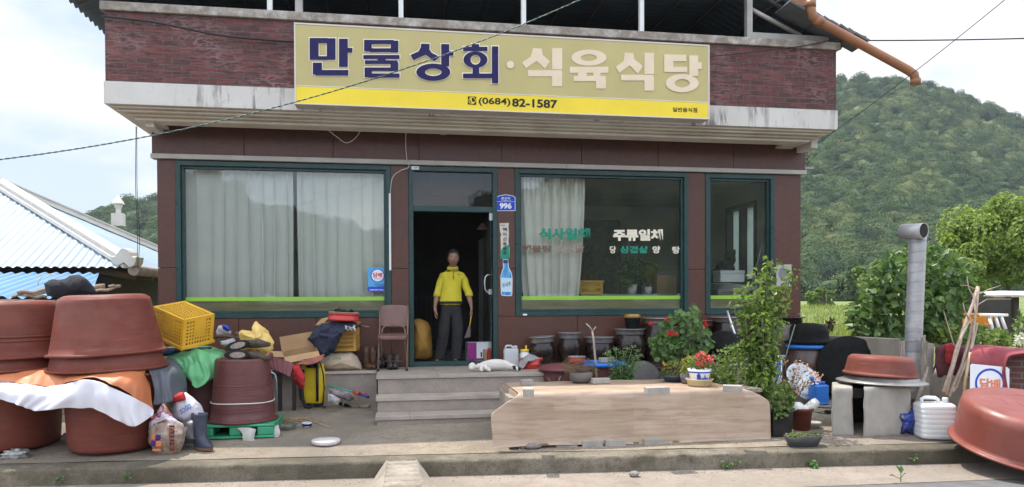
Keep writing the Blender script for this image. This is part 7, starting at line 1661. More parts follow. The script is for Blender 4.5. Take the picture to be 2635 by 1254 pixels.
def mass(poly,Y,depth,n,clump=0.0,ncl=0):
    """points spread through the volume whose outline is poly at distance Y, depth metres thick front to back"""
    pts=rnd_in(poly,n);A=np.array(poly,float);c=A.mean(0);hw=np.ptp(A[:,0])/2;out=[]
    for x,y in pts:
        e=max(0.15,1-min(1,abs(x-c[0])/hw)**2)**0.5;out.append(at(x,y,Y+random.uniform(-1,1)*depth*e))
    return np.array(out)
def norms(n,bias=(0,-0.5,0.6)):return unit(n)*0.9+np.array(bias)
def stems(pts_list,r,name='stems',m_=None,parent=None,**kw):
    mb=MB()
    for pts in pts_list:mb.tube(pts,np.linspace(r,r*0.5,len(pts)),6)
    return build(mb,name,m_ or M_STEM,parent,world=True,**kw)

# tall shrub at the end of the table
ysh=-2.62
sb=yard(1975,1100);sb=np.array([at(1965,1080,ysh)[0],ysh,yard_z(at(1965,1080,ysh)[0],ysh)])
t=thing('tall_shrub','tall leafy green shrub rising at the right end of the table','shrub',sb)
branches=[];P=[];N=[]
tips=[(1988,668),(1942,700),(2025,720),(1905,745),(2040,700),(1960,760),(1890,800),(2012,790),(1925,850),(1985,850),(1950,900),(1915,920),(1975,690),(1930,770),(2000,740),(1960,820),(1898,765),(1990,900),(2030,745),(1945,735),(1975,730),(1915,700+100)]
for tx,ty in tips:
    b0=at(1960+random.uniform(-8,8),1040,ysh);tp=at(tx,ty,ysh+random.uniform(-0.22,0.22));md=(b0+tp)/2+np.array([(tp[0]-b0[0])*-0.28,random.uniform(-.04, .04),0])
    ln=[b0+(md-b0)*u*2 if u<0.5 else md+(tp-md)*(u-0.5)*2 for u in np.linspace(0,1,9)];branches.append(ln)
    L=np.linalg.norm(tp-b0);m_n=int(L*72)
    for u in np.random.default_rng(int(tx)).uniform(0.18,1.02,m_n):
        q=(b0+(md-b0)*u*2)if u<0.5 else md+(tp-md)*(u-0.5)*2
        d=unit(1)[0]*0.11*(1.15-u*0.5);P.append(q+d);N.append(d*6+np.array([0,-0.1,0.5]))
stems(branches,0.011,'branches',M_BARK,t)
leafset('leaves',P,np.array(N)+unit(len(P))*0.5,RNG.uniform(0.055,0.105,len(P)),L_SHRUB,t,asp=0.5)
# lower green mass around its foot
q=mass([(1790,960),(1820,930),(1860,900),(1900,880),(1920,930),(1960,960),(1985,1000),(1990,1040),(1960,1050),(1930,1020),(1890,985),(1840,975)],-2.45,0.28,900)
pl=thing('undergrowth_plant','loose light green undergrowth spilling over the right back of the table','plant',at(1890,985,-2.45))
leafset('leaves',q,norms(len(q)),RNG.uniform(0.025,0.06,len(q)),L_LIGHT,pl,asp=0.75)
stems([[at(x,1000,-2.4),at(x+random.uniform(-15,15),960,-2.4),at(x+random.uniform(-25,25),900+random.uniform(0,40),-2.4)]for x in range(1830,1980,14)],0.004,'stems',None,pl)
# black planter with trailing leaves
pb=at(2012,1158,-2.95);pz=yard_z(pb[0]-0.02,-2.85)
t=thing('black_planter','tall square black planter at the right end of the vinyl covered table','planter',(at(2008,1150,-2.88)[0],-2.80,pz+0.002),R(4))
hP=at(2010,1062,-2.95)[2]-pz;a=0.125
mb=MB();b_=0.112
mb.add([(-b_,-b_,0),(b_,-b_,0),(b_,b_,0),(-b_,b_,0),(-a,-a,hP),(a,-a,hP),(a,a,hP),(-a,a,hP),(-a+.012,-a+.012,hP),(a-.012,-a+.012,hP),(a-.012,a-.012,hP),(-a+.012,a-.012,hP),(-a+.02,-a+.02,hP-.05),(a-.02,-a+.02,hP-.05),(a-.02,a-.02,hP-.05),(-a+.02,a-.02,hP-.05)],
       [(0,1,2,3),(0,1,5,4),(1,2,6,5),(2,3,7,6),(3,0,4,7),(4,5,9,8),(5,6,10,9),(6,7,11,10),(7,4,8,11),(8,9,13,12),(9,10,14,13),(10,11,15,14),(11,8,12,15)]);build(mb,'box',M_BLACK,t,bevel=0.006)
mb=MB();mb.box(-a+.021,a-.021,-a+.021,a-.021,hP-0.2,hP-0.045);build(mb,'soil',M_SOIL,t)
q=mass([(1985,1065),(1985,1020),(2000,990),(2030,985),(2045,1020),(2040,1050),(2020,1075),(1995,1078)],-2.85,0.12,420)
leafset('trailing_leaves',q,norms(len(q)),RNG.uniform(0.035,0.06,len(q)),L_LIGHT,t,asp=0.8)
# pale dried flowers
fb=np.array([at(2045,1050,-2.55)[0],-2.55,yard_z(4.2,-2.55)])
t=thing('dried_flower_plant','straggly plant with drooping pale pink dried flower heads','plant',at(2040,1040,-2.5))
ends=[(2000,950),(2020,930),(2055,935),(2075,945),(2092,960),(2100,975),(2062,970),(2045,955),(2030,985),(2015,1000),(2050,1000),(2080,990),(1998,975),(2108,968)]
st_=[[at(2030+random.uniform(-15,15),1060,-2.6),at((2030+x)/2,(1040+y)/2-10,-2.6),at(x,y,-2.6+random.uniform(-.12, .12))]for x,y in ends]
stems(st_,0.004,'stems',mat('brown_stem',(0.20,0.13,0.08),0.8),t)
P=np.array([s[2]+unit(1)[0]*0.03 for s in st_ for _ in range(9)]);leafset('flower_heads',P,norms(len(P),(0,-.4,-.2)),0.042,L_PALE,t,asp=0.7)
q=np.array([s[1]*(1-u)+s[2]*u+unit(1)[0]*0.04 for s in st_ for u in np.random.default_rng(3).uniform(-0.6,1,10)]);leafset('leaves',q,norms(len(q)),0.05,leaf_mat('autumn_leaves',(0.12,0.14,0.03),(0.36,0.20,0.10),0.3),t,asp=0.5)
# red pot with white bottles
pr=yard(2062,1095);pr=np.array([pr[0],-2.62,0]);pr[0]=at(2060,1090,-2.62)[0];pr[2]=yard_z(*pr[:2])
t=thing('red_flower_pot','red plastic pot holding white bottles beside the black planter','flower pot',pr);hR=at(2060,1052,-2.7)[2]-pr[2]
mb=MB();mb.lathe([(0,0),(0.10,0),(0.125,hR-0.03),(0.14,hR-0.03),(0.14,hR),(0.125,hR),(0.11,hR-0.08),(0,hR-0.09)],36);build(mb,'pot',M_TUB,t)
t=thing('white_bottle','cloudy white plastic bottle leaning out of the red pot','bottle',pr+np.array([0.02,-0.02,hR-0.06]),rot=(R(8),R(48),0))
mb=MB();mb.lathe([(0,0),(0.05,0),(0.055,0.01),(0.055,0.07),(0.052,0.075),(0.055,0.08),(0.055,0.17),(0.04,0.21),(0.0,0.215)],24);build(mb,'body',MATS['milky_can'],t)
mb=MB();mb.lathe([(0,0.0),(0.075,0.0),(0.08,0.02),(0.07,0.06),(0.04,0.085),(0,0.09)],24);build(mb,'white_bowl',M_WHITE,loc=pr+np.array([-0.06,-0.03,hR-0.02]),label='small upturned white bowl in the red pot',cat='bowl')
t=thing('small_white_dish','pale stacked dish standing behind the red pot','dish',yard(2085,1100));mb=MB();mb.lathe([(0,0),(0.07,0),(0.10,0.05),(0.12,0.055),(0.12,0.065),(0,0.06)],28);build(mb,'dish',MATS['tan_rim']if False else M_CLOTH,t)
# bonsai tray with seedlings
bt=yard(2080,1152);t=thing('bonsai_tray','dark wavy rimmed bonsai tray filled with small seedlings at the kerb','planter',bt+np.array([0.0,0.10,0.002]),R(-3))
mb=MB();rows=[]
for z,sx,sy in((0,0.15,0.07),(0.02,0.16,0.075),(0.03,0.165,0.08),(0.10,0.20,0.11),(0.105,0.185,0.10),(0.075,0.17,0.09)):
    rows.append([(sx*math.copysign(abs(math.cos(u))**0.7,math.cos(u)),sy*math.copysign(abs(math.sin(u))**0.7,math.sin(u)),z+(0.012*math.cos(4*u)if z>0.06 else 0)+(0.02*max(0,math.cos(u))if z> .06 else 0))for u in np.linspace(0,2*math.pi,57)])
mb.grid(rows);build(mb,'tray',mat('dark_glazed_tray',(0.045,0.048,0.05),0.35,0.2,6,0.1),t)
mb=MB();mb.lathe([(0,0.085),(0.10,0.082),(0.17,0.07)],36,ey=0.53);build(mb,'soil',M_SOIL,t)
P=np.c_[RNG.uniform(-.165, .165,500),RNG.uniform(-.085, .085,500),RNG.uniform(.08, .12,500)]+np.array(t.location);leafset('seedlings',P,norms(500,(0,-.2,1)),RNG.uniform(0.015,0.03,500),leaf_mat('seedling_leaves',(0.07,0.10,0.02),(0.22,0.24,0.07),0.3),t,asp=0.8)
# geranium
yg=-1.45
gp=at(1745,975,yg);gz=TZ
t=thing('red_geranium','big bushy geranium with round leaves and red flowers in front of the jars','plant',(gp[0],yg,0.3))
gpoly=[(1668,895),(1672,872),(1690,860),(1700,835),(1722,812),(1750,800),(1772,805),(1785,785),(1800,795),(1800,825),(1815,845),(1835,850),(1840,875),(1828,900),(1818,915),(1790,918),(1765,915),(1745,935),(1720,930),(1690,925)]
q=mass(gpoly,yg,0.24,420)
def discs(name,P,N,r,m_,parent,k=7):
    N=N/np.linalg.norm(N,axis=1)[:,None];T=np.cross(N,unit(len(P)));T/=np.linalg.norm(T,axis=1)[:,None];B=np.cross(N,T);n=len(P);r=np.broadcast_to(r,(n,))[:,None]
    V=np.empty((n,k+1,3));V[:,0]=P-N*r*0.22
    for i in range(k):a=2*math.pi*i/k;V[:,i+1]=P+(T*math.cos(a)+B*math.sin(a))*r*(1.0 if i%2 else 0.92)
    b=np.arange(n)[:,None]*(k+1);Fq=np.concatenate([b+[0,i+1,(i+1)%k+1]for i in range(k)]);return place(mesh_np(name,V.reshape(-1,3)-np.array(root_loc(parent)),Fq,m_),name,parent)
discs('leaves',q,norms(len(q),(0,-0.9,0.5)),RNG.uniform(0.024,0.045,len(q)),L_GER,t,9)
stems([[at(1742+random.uniform(-6,6),965,yg),at(1740+random.uniform(-25,25),920,yg),at(x,y,yg)]for x,y in random.sample(gpoly,14)+[(1675,833)]*1],0.006,'stems',M_BARK,t)
for k,(x,y)in enumerate(((1675,832),(1722,858),(1741,860),(1718,822),(1813,828),(1816,838),(1728,856))):
    c=at(x,y,yg-0.22);P=c+unit(26)*RNG.uniform(0.008,0.028,(26,1));leafset('flower_head',P,P-c+np.array([0,-.01,0.01]),0.022,L_RED,t,asp=0.9)
mb=MB();mb.lathe([(0,0),(0.11,0),(0.15,0.22),(0.135,0.22),(0.1,0.1),(0,0.1)],30,Matrix.Translation((0.02,0.0,0.17)));mb2=MB();build(mb,'pot',M_BLACK,t)
mb=MB();mb.box(-0.16,0.18,-0.16,0.16,-0.03,0.168);build(mb,'plinth_block',M_CONC,t)
# blue bowl with yellow flowers, coral begonia in porcelain pot
def potted(name,label,c,prof,m_,ey=1.0):
    t=thing(name,label,'potted plant',c);mb=MB();mb.lathe(prof,40,ey=ey);build(mb,'pot',m_,t);return t
c=on_table(1733,982,TZ+0.006);t=potted('yellow_flower_bowl','shallow dark blue bowl with small yellow flowers at the back of the table',c,[(0,0),(0.09,0),(0.10,0.012),(0.15,0.06),(0.155,0.072),(0.14,0.072),(0.1,0.03),(0,0.03)],mat('blue_glaze',(0.022,0.040,0.055),0.3,0.2,6,0.05))
mb=MB();mb.lathe([(0,0.075),(0.10,0.07),(0.142,0.062)],30,wob=0.02);build(mb,'soil',M_SOIL,t)
yb1=float(c[1]);q=mass([(1700,960),(1706,938),(1730,928),(1760,932),(1775,950),(1778,965),(1740,972)],yb1,0.10,260);leafset('leaves',q,norms(260),RNG.uniform(0.02,0.035,260),L_YG,t,asp=0.6)
for x,y in((1706,934),(1710,938),(1757,925),(1770,940)):
    cc=at(x,y,yb1-0.05);P=cc+unit(8)*0.012;leafset('flower',P,P-cc,0.018,leaf_mat('yellow_petals',(0.62,0.42,0.01),(0.75,0.55,0.03))if 'yp' not in MATS else MATS['yp'],t,asp=0.9)
c=on_table(1800,993,TZ+0.006)
mb=MB();mb.lathe([(0,0),(0.115,0),(0.13,0.01),(0.135,0.055),(0.15,0.07),(0.15,0.078),(0.13,0.078),(0.12,0.02),(0,0.02)],40);build(mb,'beige_dish',mat('beige_plastic',(0.45,0.36,0.20),0.4,0.06,4,0,dirt=0.2),loc=c,label='beige plastic dish under the porcelain flower pot on the table',cat='dish')
c2=c+np.array([0,0,0.022]);t=potted('coral_begonia','coral pink begonia in a blue and white porcelain pot on the table',c2,[(0,0),(0.085,0),(0.09,0.01),(0.115,0.12),(0.13,0.165),(0.12,0.165),(0.10,0.1),(0,0.09)],MATS['white_porcelain'])
yb2=float(c2[1]);k_=1/ppm(c2)
mb=MB();mb.lathe([(0.1185,0.125),(0.1255,0.14)],40);mb.lathe([(0.0895,0.004),(0.0915,0.014)],40)
mb.box(-0.07,-0.035,-0.118,-0.100,0.045,0.10,Matrix.Rotation(R(-6),4,'X'));mb.box(-0.06,-0.045,-0.117,-0.100,0.1005,0.118,Matrix.Rotation(R(-6),4,'X'));mb.box(-0.02,0.05,-0.121,-0.105,0.05,0.062,Matrix.Rotation(R(-6),4,'X'));mb.box(0.01,0.02,-0.121,-0.105,0.064,0.095,Matrix.Rotation(R(-6),4,'X'));build(mb,'blue_pattern',plain('cobalt_print',(0.03,0.05,0.30),0.3),t)
q=mass([(1772,945),(1778,922),(1800,908),(1825,915),(1836,935),(1825,950),(1795,955)],yb2,0.09,260);leafset('leaves',q,norms(260),RNG.uniform(0.02,0.04,260),L_LIGHT,t,asp=0.8)
q=mass([(1785,935),(1792,912),(1810,905),(1832,918),(1836,932),(1815,940),(1800,945)],yb2-0.05,0.07,190);leafset('petals',q,norms(190),RNG.uniform(0.016,0.028,190),L_PINK,t,asp=0.9)
# second little porcelain pot with yellow green leaves behind
c=at(1771,985,yb2+0.22);c[2]=TZ+0.006;t=potted('small_leafy_pot','small dark porcelain pot of yellow green leaves behind the begonia',c,[(0,0),(0.06,0),(0.085,0.04),(0.09,0.11),(0.08,0.11),(0,0.08)],mat('dark_porcelain',(0.10,0.095,0.10),0.3,0.5,14))
q=mass([(1752,960),(1755,930),(1770,915),(1785,918),(1790,940),(1780,960)],float(c[1]),0.10,260);leafset('leaves',q,norms(260),RNG.uniform(0.02,0.035,260),L_YG,t,asp=0.6)
# dried plant pot at the back of the table, sedum clump, small weeds
c=on_table(1495,985,TZ+0.006);t=potted('dried_plant_pot','round grey pot with a dry brown tufted plant at the back of the table',c,[(0,0),(0.08,0),(0.125,0.03),(0.135,0.10),(0.125,0.125),(0.115,0.12),(0,0.10)],mat('grey_clay',(0.13,0.115,0.105),0.7,0.15,7,0.2))
yb3=float(c[1]);q=mass([(1440,945),(1455,925),(1490,918),(1520,925),(1538,945),(1540,962),(1500,962),(1460,966)],yb3,0.15,900);leafset('dry_tuft',q,norms(900,(0,-.2, .6)),RNG.uniform(0.015,0.035,900),L_DRY,t,asp=0.25)
stems([[c+np.array([random.uniform(-.06, .06),random.uniform(-.06, .06),0.1]),q[i]]for i in range(0,900,14)],0.0022,'twigs',MATS['brown_stem'],t)
ySd=-1.62;t=thing('sedum_clump','clump of pale green sedum with flat budding heads behind the table','plant',at(1600,985,ySd))
heads=[(1568,905),(1583,898),(1595,908),(1612,896),(1628,892),(1640,902),(1648,915),(1560,912),(1655,935),(1605,905),(1575,920),(1635,918)]
st_=[[at(1590+(x-1600)*0.5+random.uniform(-6,6),1000,ySd),at((x+1598)/2,(y+1000)/2,ySd+random.uniform(-.05, .05)),at(x,y,ySd+random.uniform(-.1, .1))]for x,y in heads]
stems(st_,0.006,'stems',mat('pale_green_stem',(0.14,0.22,0.08),0.6),t)
P,N,S_=[],[],[]
for s in st_:
    for u in np.linspace(0.05,0.9,15):
        q=s[0]*(1-2*u)+s[1]*2*u if u< .5 else s[1]*(2-2*u)+s[2]*(2*u-1)
        for _ in range(3):d=unit(1)[0];d[2]=abs(d[2])*0.6;P.append(q+d*0.02);N.append(d*0.3+np.array([0,-.3, .9]));S_.append(0.075*(1.1-u*0.7))
leafset('leaves',P,np.array(N),np.array(S_),L_SED,t,asp=0.42,droop=0.1)
P=np.array([s[2]+np.array([random.gauss(0, .022),random.gauss(0, .022),random.gauss(0, .010)])for s in st_ for _ in range(34)]);leafset('bud_heads',P,norms(len(P),(0,0,1)),0.016,leaf_mat('bud_green',(0.16,0.26,0.10),(0.30,0.40,0.18),0.2),t,asp=0.9)
q=mass([(1800,980),(1830,955),(1880,950),(1890,985),(1850,1000),(1815,1000)],-2.2,0.2,380);tt=thing('ivy_plant','low creeping green plant between the begonia and the shrub','plant',at(1845,990,-2.2));leafset('leaves',q,norms(380),RNG.uniform(0.03,0.05,380),L_LIGHT,tt,asp=0.85)
tt=thing('grass_tuft','tuft of thin reddish seed grass behind the creeping plant','grass',at(1850,960,-1.9));mb=MB()
for k in range(46):
    b_=at(1850+random.gauss(0,22),985,-1.9);e_=at(1850+random.gauss(0,48),900+random.uniform(0,60),-1.9+random.uniform(-.2, .1));mb.tube([b_,(b_+e_)/2+np.array([0,0, .03]),e_],[0.003,0.0025,0.0012],4)
build(mb,'blades',mat('reddish_grass',(0.17,0.11,0.06),0.8),tt,world=True)
# cauldron leaning behind the shrub
mb=MB();mb.lathe([(0.30,0.0),(0.295,0.02),(0.255,0.03),(0.25,0.10),(0.22,0.18),(0.12,0.225),(0,0.23)],48)
cq=at(1862,905,-1.15);tq=thing('leaning_cauldron','sooty iron cauldron lying on its side behind the tall shrub','cauldron',cq,rot=(R(30),R(-14),0));build(mb,'bowl',M_IRON,tq)
mb=MB();mb.lathe([(0.255,-0.004),(0.335,0.0),(0.335,0.012),(0.296,0.012)],48);build(mb,'rim',M_LID,tq)
mb=MB();mb.box(cq[0]-0.2,cq[0]+0.2,-1.35,-0.95,0.25,cq[2]-0.14);build(mb,'stone_block',M_CONC,loc=(cq[0],-1.15,0.25),world=True,bevel=0.01,label='concrete block carrying the sooty cauldron behind the shrub',cat='block')
# standing tap with blue hose
ytp=-1.75
t=thing('yard_tap','white pipe stand with blue hose and chrome tap beside the shrub','tap',at(2002,985,ytp));mb=MB();a,b=at(1998,1010,ytp),at(2000,925,ytp);mb.tube([a,b],0.06,14);build(mb,'stand',M_WHITE,t,world=True)
mb=MB();mb.tube([at(1994,985,ytp-.1),at(2004,960,ytp-.1),at(2008,935,ytp-.1),at(2003,925,ytp-.1)],0.018,8);build(mb,'hose',M_BLUE,t,world=True);mb=MB();mb.tube([at(2000,925,ytp-.08),at(2001,915,ytp-.08)],0.02,8);mb.box(*[float(z)for z in(at(1996,915,ytp)[0],at(2010,915,ytp)[0],ytp-.1,ytp-.06,at(2000,917,ytp)[2],at(2000,913,ytp)[2])]);build(mb,'valve',M_ALU,t,world=True)
# weeds on the kerb and road
def weed(label,px,py,Y,n,s,name='weed',h=0.1):
    c=at(px,py,Y);t_=thing(name,label,'weed',c);P,N=[],[]
    mb=MB()
    for k in range(n):
        a=random.uniform(0,6.28);d=np.array([math.cos(a)*0.5,math.sin(a)*0.5-0.15,random.uniform(.3,1)]);e=c+d*h*random.uniform(.5,1);mb.tube([c,e],0.002,4);P.append(e);N.append(np.array([d[0]*.3,-.4, .8]))
    build(mb,'stems',M_STEM,t_,world=True);leafset('leaves',P,np.array(N)+unit(n)*.3,s,L_SED,t_,asp=0.5)
    return t_
for lab,px,py,n,s,h in(('tiny weed sprouting from the kerb joint near the left tub',152,1240,14, .03, .06),('small weed on the kerb face below the feed bag',327,1234,12, .03, .07),('leafy weed on the kerb below the right end of the table',1869,1207,16, .04, .09),('smaller weed on the kerb right of the leafy one',1896,1200,10, .03, .08),('spiky weed tuft at the kerb foot below the bonsai tray',2092,1208,26, .06, .10),('small weed in the kerb crack below the white water can',2350,1186,9, .03, .07)):
    g_=atz(px,py,0.06);weed(lab,px,py,kerb_y(g_[0])-0.03,n,s,h=h)
c=atz(2318,1241,0.0);t=thing('road_seedling','single broad leaved seedling growing out of the pale road edge','weed',c);mb=MB();mb.tube([c,c+np.array([0.0,0,0.10])],0.004,5);mb.tube([c+np.array([0,0, .03]),c+np.array([-.09,0, .07])],0.003,5);mb.tube([c+np.array([0,0, .04]),c+np.array([.04,0, .08])],0.003,5);build(mb,'stem',M_STEM,t,world=True)
leafset('leaves',[c+np.array([0,0, .08]),c+np.array([0.005,0, .08]),c+np.array([-.06,0, .065]),c+np.array([.03,0, .075])],np.array([[.3,-1, .4],[-.4,-1, .4],[0,-.3,1],[0,-.3,1]]),np.array([.09, .08, .06, .04]),L_SED,t,asp=0.5,up=np.array([[-.3,0,1],[.1,0,1],[-1,0, .1],[.7,0, .4]]))
c=atz(1632,1225,0.01);mb=MB();mb.ball((0,0, .02), .05, .035, .025,lump=.6,seed=9);build(mb,'loose_stone',MATS['grey_stone'],loc=c,label='single loose grey stone on the road below the table',cat='stone')

# ------------------------------------------------------------------ bushes, trees and field plants at the right
def bush(name,label,poly,Y,depth,n,size,m_,cat='bush',asp=0.75,inner=None):
    A=np.array(poly,float);c=at(A[:,0].mean(),A[:,1].max(),Y);c[2]=max(0.3,c[2]-0.3)
    t_=thing(name,label,cat,c);q=mass(poly,Y,depth,n);leafset('leaves',q,norms(n,(0,-0.6,0.7)),RNG.uniform(size*0.6,size*1.25,n),m_,t_,asp=asp)
    st_=[]
    for k in range(9):
        e_=q[random.randrange(n)];b_=np.array([c[0]+random.uniform(-.4, .4),Y,0.3]);st_.append([b_,(b_+e_)/2+np.array([0,0, .1]),e_])
    stems(st_,0.018,'stems',M_BARK,t_);return t_
bush('broadleaf_bush','dark bush with large heart shaped leaves behind the yard wall and stove pipe',[(2195,860),(2200,790),(2222,770),(2225,730),(2260,712),(2290,660),(2330,640),(2380,630),(2420,645),(2470,665),(2500,700),(2490,760),(2470,800),(2450,870),(2440,885),(2330,885),(2250,878)],1.1,0.9,2600,0.17,L_BUSH)
bush('broadleaf_bush','lower leafy bush with bright lime leaves behind the rolled carpet',[(2400,890),(2410,850),(2440,830),(2490,838),(2540,850),(2600,860),(2600,900),(2500,895)],0.4,0.4,800,0.10,L_LIGHT)
bush('white_hollyhock','pale green hollyhock stalks with white blossoms at the right edge',[(2590,900),(2600,850),(2612,820),(2640,800),(2700,800),(2720,900)],-0.9,0.3,420,0.07,L_LIGHT,'plant')
hh=bpy.data.objects['white_hollyhock']
P=np.concatenate([at(x,y,-1.15)+unit(14)*0.03 for x,y in((2622,868),(2632,862),(2618,882),(2630,880),(2612,905),(2628,912))]);leafset('blossoms',P,norms(len(P)),0.05,leaf_mat('white_petals',(0.6,0.6,0.55),(0.8,0.8,0.75),0.3),hh,asp=0.9)
stems([[at(2616,905,-1.0),at(2622,850,-1.0),at(2624,795,-1.0)],[at(2640,905,-1.0),at(2646,840,-1.0)]],0.012,'stalks',None,hh)
q=np.array([at(2623+random.uniform(-4,4),795+random.uniform(0,60),-1.0)for _ in range(60)]);leafset('buds',q,norms(60),0.03,L_SED,hh,asp=0.8)
def tree(name,label,px,pyb,pyt,wpx,Y,n,size,m_,clumps=14,seed=1,group=None):
    b_=at(px,pyb,Y);tp=at(px,pyt,Y);k=1/ppm(b_);rx=wpx*k/2;h=tp[2]-b_[2]
    gz_=0.30+1.6*(max(Y,3.2)/150);t_=thing(name,label,'tree',(b_[0],Y,gz_),group=group);c=np.array([b_[0],Y,b_[2]+h*0.5])
    P,N,kk=crown_points(n,c,(rx*1.1,rx*0.9,h*0.56),clumps,0.80,seed,0.62);leafset('crown',P,N+unit(n)*0.5,RNG.uniform(size*0.6,size*1.3,n),m_,t_,asp=0.65)
    st_=[[np.array([b_[0],Y,gz_]),np.array([b_[0]+0.1,Y,c[2]-h*0.2]),c+np.array([0,0,h*0.2])]]
    for k_ in range(7):e_=P[random.randrange(n)];st_.append([np.array([b_[0],Y,c[2]-h*0.3]),(np.array([b_[0],Y,c[2]-h*0.1])+e_)/2,e_])
    mb=MB()
    for i,s in enumerate(st_):mb.tube(s,np.linspace(0.12 if i==0 else 0.05,0.03,3),7)
    build(mb,'trunk',M_BARK,t_,world=True);return t_
tree('broadleaf_tree','bright yellow green sunlit tree at the right edge behind the shed',2590,775,480,330,14,17000,0.15,L_TREE,34,3)
tree('broadleaf_tree','smaller bright green tree filling the gap left of the sunlit tree',2475,790,590,190,13,6500,0.15,L_TREE,18,8)
tree('broadleaf_tree','light green rounded tree left of the stove pipe at the field edge',2265,800,655,140,38,4500,0.30,L_LIGHT,14,5)
tree('broadleaf_tree','low round shrub at the far edge of the field beside the shop corner',2125,798,738,100,55,1600,0.32,L_LIGHT,8,6)
tree('conifer_tree','dark spreading tree at the far field edge against the shop corner',2080,795,700,120,75,2600,0.5,leaf_mat('dark_leaves',(0.02,0.045,0.015),(0.06,0.10,0.03),0.2),10,7)
tree('broadleaf_tree','dark green bushy tree between the low shrub and the light rounded tree',2190,795,690,120,70,3000,0.5,leaf_mat('mid_leaves',(0.03,0.06,0.018),(0.09,0.13,0.04),0.2),12,9)
# long grass over the field
P=[];
for k in range(9000):
    Yk=3.2+45*random.random()**2.2;px=random.uniform(2030,2330);q=at(px,800,Yk);z=0.30+1.6*(Yk/150)+0.35*math.sin(Yk*0.22)*min(1,Yk/40)+0.25*noise.noise(Vector((q[0]*0.08,Yk*0.1,3)))*min(1,Yk/15);P.append((q[0],Yk,z))
P=np.array(P);leafset('meadow_grass',P,unit(len(P))*np.array([1,1, .15]),RNG.uniform(0.14,0.42,len(P)),leaf_mat('meadow_blades',(0.14,0.19,0.04),(0.38,0.42,0.14),0.4),asp=0.13,fold=0.02,droop=0.4,up=np.tile([0.,0,1],(len(P),1))+unit(len(P))*0.35,label='tall wild meadow grass covering the field beside the shop',cat='grass',kind='stuff')

yq_=-0.1;t=thing('dry_flower_stalk','dead brown flower head on a stalk beside the black cauldron','plant',at(2133,872,yq_));stems([[at(2131,905,yq_),at(2130,870,yq_),at(2134,838,yq_)]],0.008,'stalk',MATS['brown_stem'],t)
q=np.array([at(2136+random.uniform(-9,8),838+random.uniform(-12,16),yq_)for _ in range(60)]);leafset('withered_leaves',q,norms(60,(0,-.5,-.2)),0.07,leaf_mat('withered_leaf',(0.05,0.03,0.018),(0.13,0.08,0.045),0.2),t,asp=0.5)

# ================================================================== INSIDE THE WINDOWS
def curtain(name,label,x0,x1,z0,z1,Y,nf,m_,gather=0.0,fold=0.045,depth=0.045,seed=0.0,lean=0.0,group=None):
    """hanging cloth in overlapping S folds: single cloth between the pleats, three layers in each pleat"""
    g=[];n=nf*22
    for j in range(26):
        v=j/25;row=[];w=0.45+0.55*min(1,v*2.0)
        for i in range(n+1):
            u=i/n;ph=u*nf*2*math.pi+1.6*noise.noise(Vector((u*nf*0.5,seed,v*0.5)));k=0.75+0.9*noise.noise(Vector((u*nf*0.35,seed+8,v*0.4)))
            sh=gather*v**2;x=x0+(x1-x0)*(u*(1-sh)+sh*0.5)+lean*v+fold*k*w*math.sin(ph)
            row.append((min(max(x,x0-0.02),x1+0.02),Y+depth*k*w*math.cos(ph)+0.015*noise.noise(Vector((u*5,v*2,seed))),z1+(z0-z1)*v+0.01*math.sin(ph)*v))
        g.append(row)
    return build(MB().grid(g),name,m_,loc=((x0+x1)/2,Y,z1),world=True,label=label,cat='curtain',group=group)
M_SHEER=mat('sheer_curtain',(0.92,0.91,0.89),0.9,0.03,4,0.1,80,dirt=0.08,dirtc=(0.6,0.59,0.55))
nt=M_SHEER.node_tree;tp=node(nt,'ShaderNodeBsdfTransparent');mx=node(nt,'ShaderNodeMixShader');mx.inputs[0].default_value=0.12        # loosely woven: part of the cloth is holes
nt.links.new(nt.nodes['Principled BSDF'].outputs[0],mx.inputs[1]);nt.links.new(tp.outputs[0],mx.inputs[2]);nt.links.new(mx.outputs[0],nt.nodes['Material Output'].inputs['Surface'])
m,nt,p=new_mat('stained_curtain');v=coords(nt,rnd=False);sp=node(nt,'ShaderNodeSeparateXYZ');nt.links.new(v,sp.inputs[0])
mr=node(nt,'ShaderNodeMapRange');mr.inputs['From Min'].default_value=-0.45;mr.inputs['From Max'].default_value=0.0;nt.links.new(sp.outputs[2],mr.inputs['Value'])
sn=noise_n(nt,v,5,5,0.6,(5,5,0.5));col=mix(nt,mix(nt,1.0,ramp(nt,sn,[(0.45,(0,0,0)),(0.6,(0.9,)*3)]),mr.outputs[0],'MULTIPLY'),(0.88,0.85,0.81),(0.30,0.23,0.16))
col=mix(nt,ramp(nt,noise_n(nt,v,3,4),[(0.5,(0,0,0)),(0.8,(0.35,)*3)]),col,(0.40,0.36,0.32));nt.links.new(col,p.inputs['Base Color']);p.inputs['Roughness'].default_value=0.9;M_CURT=m
zt_c,zb_c=3.47,1.60
a0,a1=X(464,600, .2),X(756,600, .2);b0,b1=X(765,600, .2),X(1002,600, .2)
curtain('sheer_curtain','long sheer grey curtain on the left half of the big left window',a0,a1,zb_c,zt_c,0.185,9,M_SHEER,0.02,0.050,0.045,1.0,0.0,'curtains of the left window')
curtain('sheer_curtain','sheer grey curtain on the right half of the big left window',b0,b1,zb_c,zt_c,0.185,8,M_SHEER,0.0,0.048,0.045,5.0,0.0,'curtains of the left window')
c0,c1=X(1332,600, .28),X(1502,600, .28)
curtain('stained_curtain','off white curtain with brown stained top behind the green lettering',c0,c1,zb_c-0.0,zt_c,0.19,7,M_CURT,0.20,0.035,0.05,9.0,-0.01)
